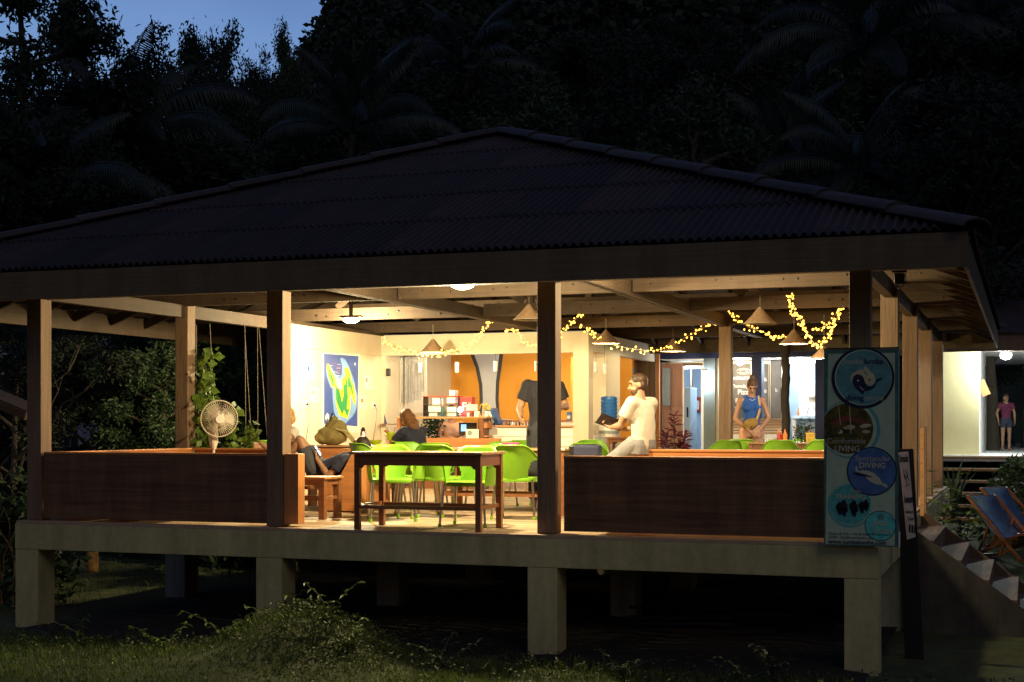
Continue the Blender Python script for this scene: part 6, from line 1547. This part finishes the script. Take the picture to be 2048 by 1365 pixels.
# left undergrowth trees seen through the open side
for i, (px, t, tp, k, lb) in enumerate(((150, 26, 640, 'round', 'low dark tree seen through the open left bay, beside the cabin'), (250, 24, 610, 'round', 'dark tree in the middle of the open left bay'), (330, 22, 660, 'tall2', 'dark tree seen left of the second left post'), (455, 26, 600, 'tall2', 'tree behind the climbing vines'), (30, 21, 620, 'sparse', 'leafy tree partly hiding the dim cabin'), (545, 30, 580, 'round', 'dark tree behind the first middle pillar'))):
    ptree(k, px, t, tp, lb, i*70+15, 1.3, group='trees seen under the left eave')
for i, (px, t, tp, k, lb) in enumerate(((1915, 40, 560, 'round', 'dark tree behind the neighbouring house roof'), (2040, 60, 560, 'tall2', 'dark tree seen through the lit veranda'))):
    ptree(k, px, t, tp, lb, i*70, 1.2, group='trees at the right house')

# forest cover on the hill
def forest():
    N = 5200; cs = []; rg = np.random.default_rng(12)
    while len(cs) < N:
        t = rg.uniform(60, 150); L_ = rg.uniform(-.42, .42)*t
        cs.append((CAMP.x+L_*ct-t*st, CAMP.y+L_*st+t*ct, hill_h(L_, t)+3*noise.noise(((CAMP.x+L_*ct-t*st)*.03, (CAMP.y+L_*st+t*ct)*.03, 1))*(min(1, (t-48)/30))+rg.uniform(-.3, 1.2)))
    cs = np.array(cs); rad = rg.uniform(1.0, 2.3, N)
    k = 52; u = rg.normal(size=(N, k, 3)); u /= np.linalg.norm(u, axis=2)[:, :, None]; u[:, :, 2] = np.abs(u[:, :, 2])*.9
    P_ = (cs[:, None, :]+u*rad[:, None, None]*rg.uniform(.8, 1.05, (N, k))[:, :, None]).reshape(-1, 3)
    v, f = leaf_quads(P_, .62, rg, .6, .2)
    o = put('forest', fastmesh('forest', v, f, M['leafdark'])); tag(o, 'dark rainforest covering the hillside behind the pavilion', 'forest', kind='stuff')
forest()

# palms
def frond_mesh(seed, Ln, rise, droop, nl=44, lw=.035, ll=.75):
    rg = random.Random(seed); m_ = MB(); pts = []; p = Vector((0, 0, 0)); a = rise
    for k in range(15): pts.append(p.copy()); a -= droop/14*(.4+1.2*k/14); p = p+Vector((math.cos(a), 0, math.sin(a)))*Ln/14
    m_.tube(pts, [.045*(1-.062*k) for k in range(15)], 4, False)
    for k in range(nl):
        f = .14+.85*k/nl; i = min(13, int(f*14)); q = pts[i].lerp(pts[i+1], f*14-i); tg = (pts[i+1]-pts[i]).normalized()
        L_ = ll*(math.sin(PI*min(1, f*.9+.12))**.6)*rg.uniform(.85, 1.1)
        for s in (-1, 1):
            d = (tg*.55+Vector((0, s, 0))*.75+Vector((0, 0, -.35-.6*f))).normalized(); mid = q+d*L_*.5; tip = q+d*L_*.75+Vector((0, 0, -L_*.35)); n = tg*lw
            m_.add([q-n*.5, q+n*.5, mid+n, mid-n*.6, tip], [(0, 1, 2, 3), (3, 2, 4)])
    return m_.mesh('frond', M['palmleaf'])
FR = [frond_mesh(1, 3.6, R(62), R(115)), frond_mesh(2, 3.8, R(35), R(95)), frond_mesh(3, 3.3, R(80), R(70)), frond_mesh(4, 3.4, R(5), R(70))]
def palm(px, t, crown_py, label, s=1., n=16, seed=0, stiff=False):
    d = ray(px); X, Y = CAMP.x+d.x*t, CAMP.y+d.y*t; L_ = (px-1024)/F_PX*t; zb = max(gz(X, Y), hill_h(L_, t) if t > 48 else -9)-.3
    zc_ = CAMP.z+(848-crown_py)/F_PX*t; o = T('palm_tree', label, 'palm', (X, Y, zb), seed, 'palms behind the roof'); h = zc_-zb
    pts = [(.25*math.sin(k*.35), .1*math.sin(k*.5), h*k/9) for k in range(10)]; MB().tube(pts, [.19*s-.012*k*s for k in range(10)], 8).build('trunk', M['bark'], o, smooth=True)
    top = Vector(pts[-1]); rg = random.Random(seed+int(px))
    for k in range(n):
        q = 2 if k < 3 else (0 if k < n*.45 else (1 if k < n*.8 else 3))
        if stiff: q = 2 if k < n*.5 else 1
        put('frond', FR[q], o, top, (rg.uniform(-.1, .1), rg.uniform(-.1, .1), k*2.399+rg.uniform(-.2, .2)), s*rg.uniform(.88, 1.1))
palm(245, 40, 300, 'large coconut palm with drooping fronds above the left roof slope', 1.25, 20, 1)
palm(70, 33, 400, 'coconut palm with pale drooping fronds at the left border above the eave', 1.0, 14, 2)
palm(700, 40, 268, 'feathery palm rising right behind the left roof hip', 1.0, 16, 3, True)
palm(935, 60, 140, 'small far palm on the dark hillside above the roof peak', 1.2, 14, 4)
palm(1745, 46, 95, 'tall coconut palm with hanging fronds high at right', 1.3, 22, 5)
palm(1570, 42, 330, 'stiff leaved palm close behind the right ridge', 1.0, 14, 6, True)
palm(1715, 38, 345, 'short palm with pale tips behind the right roof ridge', .9, 15, 7)
palm(1950, 50, 60, 'coconut palm crown at the top right corner', 1.2, 16, 8)
palm(610, 48, 370, 'palm half hidden between the trees above the left ridge', .8, 14, 9)

# leafy shrubs
def shrub_mesh(seed, n, R_, H_, ls, m, aspect=.4):
    rg = np.random.default_rng(seed); a = rg.uniform(0, 2*PI, n); r_ = R_*np.sqrt(rg.uniform(0, 1, n))*rg.uniform(.7, 1, n); z = rg.uniform(.05, 1, n)
    k = (1-z**2*.8); C = np.stack([np.cos(a)*r_*k, np.sin(a)*r_*k, z*H_], 1); C += rg.normal(size=C.shape)*.04
    v, f = leaf_quads(C, ls, rg, aspect, .35, .3); me = fastmesh('foliage', v, f, m)
    st_ = MB(); random.seed(seed)
    for q in range(7): b = random.uniform(0, 6.28); st_.tube([(0, 0, -.1), (math.cos(b)*R_*.25, math.sin(b)*R_*.25, H_*.45), (math.cos(b)*R_*.55, math.sin(b)*R_*.55, H_*.9)], [.014, .01, .005], 5)
    return me, st_.mesh('stem', M['bark'])
def shrub(ms, loc, rz, s, name, label, cat='shrub', group=None):
    o = T(name, label, cat, loc, rz, group); o.scale = (s,)*3 if not isinstance(s, tuple) else s; put('foliage', ms[0], o); put('stem', ms[1], o); return o
SM = shrub_mesh(1, 1400, .9, 1.5, .16, M['leafmid']); SD = shrub_mesh(2, 1600, 1.0, 1.4, .17, M['leafmid']); SL = shrub_mesh(3, 260, .42, 1.0, .13, M['leaflit'])
bushes = [(20, 10, 1.5, 'bush at the left border below the dim cabin'), (95, 12, 1.3, 'bush between the cabin and the first left pillar'), (170, 9, 1.2, 'bush seen through the left bay, nearest the corner pillar'), (240, 11, 1.5, 'bush in the middle of the left bay'), (310, 8, 1.4, 'bush left of the second left post'), (470, 6.5, 1.35, 'bush behind the vine strings'), (530, 7.5, 1.5, 'bush behind the first middle pillar'), (60, 3.5, 1.0, 'weedy bush outside the left corner of the deck'), (10, 1.5, .9, 'weedy bush at the lower left border'),
          (150, 14, 1.0, 'undergrowth clump below the deck at left'), (230, 13, .8, 'undergrowth clump seen between the left pillars'), (300, 14, .9, 'undergrowth clump left of the blue rear pillar'), (440, 13.5, .9, 'undergrowth clump right of the blue rear pillar'), (490, 12.5, .9, 'undergrowth clump near the second front pillar'), (2040, 13.6, .95, 'bush right of the dark house steps'), (2075, 12.4, .8, 'bush at the right border beside the deck chairs'), (2040, 15.5, .85, 'bush in front of the lit veranda'), (1990, 30, 1.1, 'potted bush seen through the lit veranda')]
for i, (px, y, s, lb) in enumerate(bushes):
    X = ax(px, y); shrub(SM if i % 2 else SD, (X, y, gz(X, y)-.05 if i != 17 else HZ), i*1.3, s if i < 17 else .7, 'bush', lb, group='bushes around the pavilion')
# climbing vines lit by the lamps
def vine(px0, px1, py0, py1, y, n, label, ls=.10, seed=0):
    rg = np.random.default_rng(seed); px = rg.uniform(px0, px1, n); f = rg.uniform(0, 1, n)**.8; py = py0+(py1-py0)*f
    mid = (px0+px1)/2; px = mid+(px-mid)*(.35+.75*f)+6*np.sin(py*.05+seed)
    C = []
    for a, b in zip(px, py): yy = y+rg.normal()*.12; X = ax(a, yy); C.append((X, yy, az(b, X, yy)))
    C = np.array(C); o0 = C.mean(0); o0[2] = C[:, 2].min(); v, f_ = leaf_quads(C-o0, ls, rg, .75, .1, .6, .08)
    t = T('climbing_vine', label, 'vine', tuple(o0), group='vines at the left side of the deck'); put('foliage', fastmesh('foliage', v, f_, M['leaflit']), t)
    pts = [(0+.03*math.sin(k*1.1), .02*math.cos(k), (C[:, 2].max()-o0[2])*k/9) for k in range(10)]; MB().tube(pts, .006, 5).build('stem', M['leaflit'], t)
vine(392, 422, 705, 905, 3.05, 150, 'heart leaved vine climbing the string next to the second left post', .13, 3)
vine(408, 432, 696, 900, 3.3, 120, 'vine with its tip at the string knot behind the fan', .13, 5)
vine(455, 480, 800, 905, 3.5, 70, 'short vine low behind the fan head', .11, 6)
vine(484, 512, 840, 905, 3.6, 60, 'short vine at the foot of the right hand strings', .11, 9)
def compound(seed, loc, label, nb=9, H_=1.9, ang0=0):
    random.seed(seed); t = T('leafy_plant', label, 'plant', loc, ang0, 'broad leaved plants by the deck'); st_ = MB(); vs = []; rgs = np.random.default_rng(seed)
    lf = MB()
    for b in range(nb):
        a = random.uniform(0, 2*PI); h = H_*random.uniform(.55, 1.); base = Vector((0, 0, h*.55)); d = Vector((math.cos(a), math.sin(a), .55)).normalized(); L_ = random.uniform(.5, .85)
        pts = [base+d*L_*k/6+Vector((0, 0, -.12*(k/6)**2*L_*2)) for k in range(7)]; st_.tube([(0, 0, -.2), (0, 0, h*.3), base], .012, 5); st_.tube(pts, .005, 4)
        for k in range(1, 7):
            for s in (-1, 1):
                sd_ = d.cross(Vector((0, 0, 1))).normalized()*s; ld = (sd_*.8+d*.6+Vector((0, 0, -.25))).normalized(); q = pts[k]; wv = d*.035; Lf = .19
                lf.add([q, q+ld*Lf*.45+wv, q+ld*Lf, q+ld*Lf*.45-wv], [(0, 1, 2, 3)])
    lf.build('foliage', M['leaflit'], t); st_.build('stem', M['leafmid'], t)
for i, (px, y, z, sd_, lb) in enumerate(((500, 4.6, -1.1, 1, 'plant with feathered leaves right behind the pedestal fan'), (460, 4.8, -1.1, 2, 'plant with feathered leaves left behind the fan'), (535, 5.0, -1.1, 3, 'plant with feathered leaves next to the first middle pillar'), (350, 5.0, -1.15, 7, 'feathered plant just left of the second left post'))):
    compound(sd_, (ax(px, y), y, z), lb, 14, 2.9 if i < 3 else 2.2, sd_)
def wispy(px, y, z, H_, label, seed, n=5, leaf=.12, m='leafmid'):
    random.seed(seed); X = ax(px, y); t = T('young_plant', label, 'plant', (X, y, z)); st_ = MB(); lf = MB()
    for b in range(n):
        a = random.uniform(0, 6.28); p = Vector((0, 0, 0)); pts = [p.copy()]; hh = H_*random.uniform(.6, 1)
        for k in range(8): p = p+Vector((math.cos(a)*.035*k*.35+random.gauss(0, .012), math.sin(a)*.035*k*.35+random.gauss(0, .012), hh/8)); pts.append(p.copy())
        st_.tube(pts, [.008-.0007*k for k in range(9)], 4)
        for k in range(2, 9):
            for q in range(3):
                b2 = random.uniform(0, 6.28); d = Vector((math.cos(b2), math.sin(b2), random.uniform(-.3, .5))).normalized(); s = d.cross(Vector((0, 0, 1))).normalized()*leaf*.22; c = pts[k]; L_ = leaf*random.uniform(.7, 1.2)
                lf.add([c, c+d*L_*.45+s, c+d*L_+Vector((0, 0, -.02)), c+d*L_*.45-s], [(0, 1, 2, 3)])
    lf.build('foliage', M[m], t); st_.build('stem', M['bark'], t); return t
wispy(1890, 6.5, -1.1, 1.45, 'wispy young plant with yellowish leaves in front of the last posts', 3, 7, .15, 'leaflit')
wispy(1865, 5.6, -1.1, 1.55, 'thin young plant beside the drilled board at the stairs', 4, 4, .14, 'leaflit')
wispy(1925, 9.0, -1.0, 1.1, 'bushy young plant between the stairs and the house steps', 5, 9, .15)
# spiky plant by the last post
sp_ = T('spiky_plant', 'dark sword leaved plant at the foot of the pale yellow wall', 'plant', (ax(1905, 13), 13, -.6)); random.seed(6)
for k in range(13):
    a = k*2.4; L_ = random.uniform(.8, 1.35); d = Vector((math.cos(a)*.35, math.sin(a)*.35, 1)).normalized(); s = Vector((-math.sin(a), math.cos(a), 0))*.03
    MB().add([-s, s, d*L_*.6+s, d*L_*.6-s, d*L_+Vector((math.cos(a), math.sin(a), -.4))*.15], [(0, 1, 2, 3), (3, 2, 4)]).build('leaf', M['leafmid'], sp_)
# plum coloured potted plant
M['plumleaf'] = mat('plum_leaves', (.10, .018, .035), .45, var=.5, vs=3)
cp = T('potted_plant', 'plum leaved potted plant in front of the brown door', 'plant', (ax(1348, 9.2), 9.2, .002)); random.seed(15)
MB().lathe([(.12, 0), (.17, .26), (.19, .27), (.18, .30), (.15, .28)], 20).build('pot', M['charcoal'], cp, smooth=True)
st_ = MB(); lf = MB(); 
for b, (dx, dy, h) in enumerate(((0, 0, 1.28), (-.14, .05, 1.0), (.17, 0, 1.02), (.08, .1, .8), (-.1, -.05, .65), (.22, .05, .7))):
    top = Vector((dx, dy, h-.12)); st_.tube([(dx*.2, dy*.2, .2), (dx*.8, dy*.8, h*.5), top], [.014, .011, .007], 6)
    for k in range(34):
        q = top.lerp(Vector((dx*.85, dy*.85, h*.62)), random.random()**1.3); a = random.uniform(0, 6.28); d = Vector((math.cos(a), math.sin(a), random.uniform(-.1, 1.1))).normalized(); L_ = random.uniform(.13, .21); s = d.cross(Vector((0, 0, 1))).normalized()*.022
        lf.add([q-s*.4, q+s*.4, q+d*L_*.55+s, q+d*L_+Vector((0, 0, -.035)), q+d*L_*.55-s], [(0, 1, 2, 3, 4)])
lf.build('foliage', M['plumleaf'], cp); st_.build('stem', M['bark'], cp)
# dark plant under the bar, sprigs on the right table
o = shrub(shrub_mesh(22, 420, .34, .62, .10, M['leafmid']), (ax(866, 9.1), 9.1, .55), 0, 1., 'indoor_plant', 'dark leafy plant seen under the bar shelf beside the receptionist', 'plant')
bx_ = box('plant_box', M['tablewood'], (o.location.x-.2, o.location.x+.2, 8.95, 9.25, .0, .56)); tag(bx_, 'low wooden box that carries the dark leafy plant under the bar', 'box')
o = shrub(shrub_mesh(23, 110, .2, .28, .10, M['leafmid'], .25), (ax(1607, 8.5), 8.5, .765), 0, 1., 'table_plant', 'dark trailing sprig behind the yellow basket on the right table', 'plant')
# grass
def grass():
    rg = np.random.default_rng(5); N = 95000
    x = rg.uniform(-10.5, 3.2, N); y = rg.uniform(-5.2, -.55, N)+rg.normal(0, .12, N); m_ = (np.abs(x+5.15) < 1.7)
    far = rg.uniform(0, 1, N) < .14; x = np.where(far, rg.uniform(-22, -9.2, N), x); y = np.where(far, rg.uniform(-.8, 16, N), y)
    r2 = rg.uniform(0, 1, N) < .10; x = np.where(r2, rg.uniform(1.3, 6.5, N), x); y = np.where(r2, rg.uniform(3, 17, N), y)
    z = np.array([gz(a, b) for a, b in zip(x, y)])
    h = rg.uniform(.03, .085, N)*(1+.9*np.array([max(0, noise.noise((a*1.1, b*1.1, 4))) for a, b in zip(x, y)])); h = np.where(far | r2, h*1.5, h)
    a = rg.uniform(0, 2*PI, N); w_ = rg.uniform(.003, .006, N); lean = rg.uniform(0, .6, N)
    s = np.stack([np.cos(a)*w_, np.sin(a)*w_, 0*a], 1); l_ = np.stack([-np.sin(a)*h*lean, np.cos(a)*h*lean, h], 1); p = np.stack([x, y, z-.01], 1)
    v = np.stack([p-s, p+s, p+l_*.6+s*.7, p+l_*np.array([1.2, 1.2, 1])], 1).reshape(-1, 3); f = np.arange(4*N).reshape(-1, 4)
    o = put('grass', fastmesh('grass', v, f, M['grass'])); tag(o, 'short dark grass on the lawn in front of the deck and over the mound', 'grass', kind='stuff')
grass()
M['weed'] = mat('small_weed_leaves', (.075, .10, .025), .6, var=.5, vs=5, transl=.2)
def weeds():
    rg = np.random.default_rng(15); N = 3400; x = rg.uniform(-10, 2.2, N); y = np.where(rg.uniform(0, 1, N) < .55, rg.normal(-1.0, .28, N), rg.uniform(-3.5, -.7, N))
    mnd = rg.uniform(0, 1, N) < .3; x = np.where(mnd, rg.normal(-4.4, .34, N), x); y = np.where(mnd, rg.normal(-1.35, .4, N), y)
    z = np.array([gz(a, b) for a, b in zip(x, y)]); C = np.stack([x, y, z+rg.uniform(.01, .13, N)], 1); C = np.repeat(C, 3, 0)+rg.normal(size=(N*3, 3))*.012
    v, f = leaf_quads(C, .034, rg, .5, .4, -.2); o = put('low_weeds', fastmesh('low_weeds', v, f, M['weed'])); tag(o, 'tiny leafed ground cover along the lawn edge and on the mound', 'ground cover', kind='stuff')
weeds()
for i, (px, y, H_, lb) in enumerate(((652, -1.35, .42, 'upright leafy weed at the top right of the mound'), (690, -1.5, .30, 'small leafy weed on the right shoulder of the mound'), (560, -1.0, .25, 'small weed on the left crest of the mound'), (450, -1.3, .30, 'weed with broad leaves left of the mound'), (165, -1.0, .35, 'weed near the corner pillar at left'), (330, -1.1, .3, 'weed between the first two pillars'), (1235, -.9, .32, 'weed right of the third pillar'), (1545, -.9, .45, 'tall thin weed before the dark space under the deck'), (1490, -1.0, .4, 'thin weed left of the last pillar'), (880, -1.2, .4, 'thin stalk in front of the dark space left of the third pillar'))):
    X = ax(px, y); wispy(px, y, gz(X, y)-.02, H_, lb, 40+i, 3, .07, 'leaflit' if i < 6 else 'leafmid')
# stump and dry twigs by the left corner
tk = T('tree_stump', 'slim bare trunk lit warm under the left end of the deck', 'trunk', (ax(182, 5), 5, -1.3)); MB().tube([(0, 0, 0), (.03, 0, .5), (.0, 0, 1.3)], [.12, .09, .08], 10).build('trunk', mat('warm_bark', (.25, .15, .06), .9, var=.4, vs=10, bump=.8), tk, smooth=True)
tw_ = T('dry_branches', 'pale dry twigs outside the left corner pillar', 'branches', (ax(25, 1.2), 1.2, -1.1)); random.seed(19)
for k in range(10):
    p = Vector((random.uniform(-.4, .3), random.uniform(-.2, .4), 0)); pts = [p]
    d = Vector((random.uniform(-.5, .5), random.uniform(-.2, .2), random.uniform(.4, 1)))
    for q in range(6): d = (d+Vector((random.gauss(0, .35), random.gauss(0, .2), random.gauss(0, .25)))).normalized(); pts.append(pts[-1]+d*.2)
    MB().tube(pts, [.012-.0016*q for q in range(7)], 5).build('twig', M['tabletop'], tw_)
# planks and litter under the deck
random.seed(77)
for k in range(7):
    X = -1.9+random.uniform(-.5, .5); y = 1.6+k*.28
    o = MB().beam((X-.5, y, -1.08+k*.02), (X+.6, y+.1, -1.05+k*.02), .09, .03).build('loose_plank', M['beam_x']); tag(o, ('front', 'second', 'third', 'middle', 'fifth', 'sixth', 'rearmost')[k]+' loose plank of the pile lying under the deck at right', 'plank', 'loose planks under the deck')
M['twig'] = mat('dry_brown_twigs', (.16, .09, .04), .9, var=.5)
def litter():
    rg = np.random.default_rng(3); N = 900; x = rg.uniform(-5.5, 0, N); y = rg.uniform(-.3, 6, N); C = np.stack([x, y, np.array([gz(a, b) for a, b in zip(x, y)])+.01], 1)
    C[:, 2] += .05; v, f = leaf_quads(C, .10, rg, .10, .92, 0); o = put('dry_litter', fastmesh('dry_litter', v, f, M['twig'])); tag(o, 'dry sticks and leaves scattered on the soil under the deck', 'litter', kind='stuff')
litter()
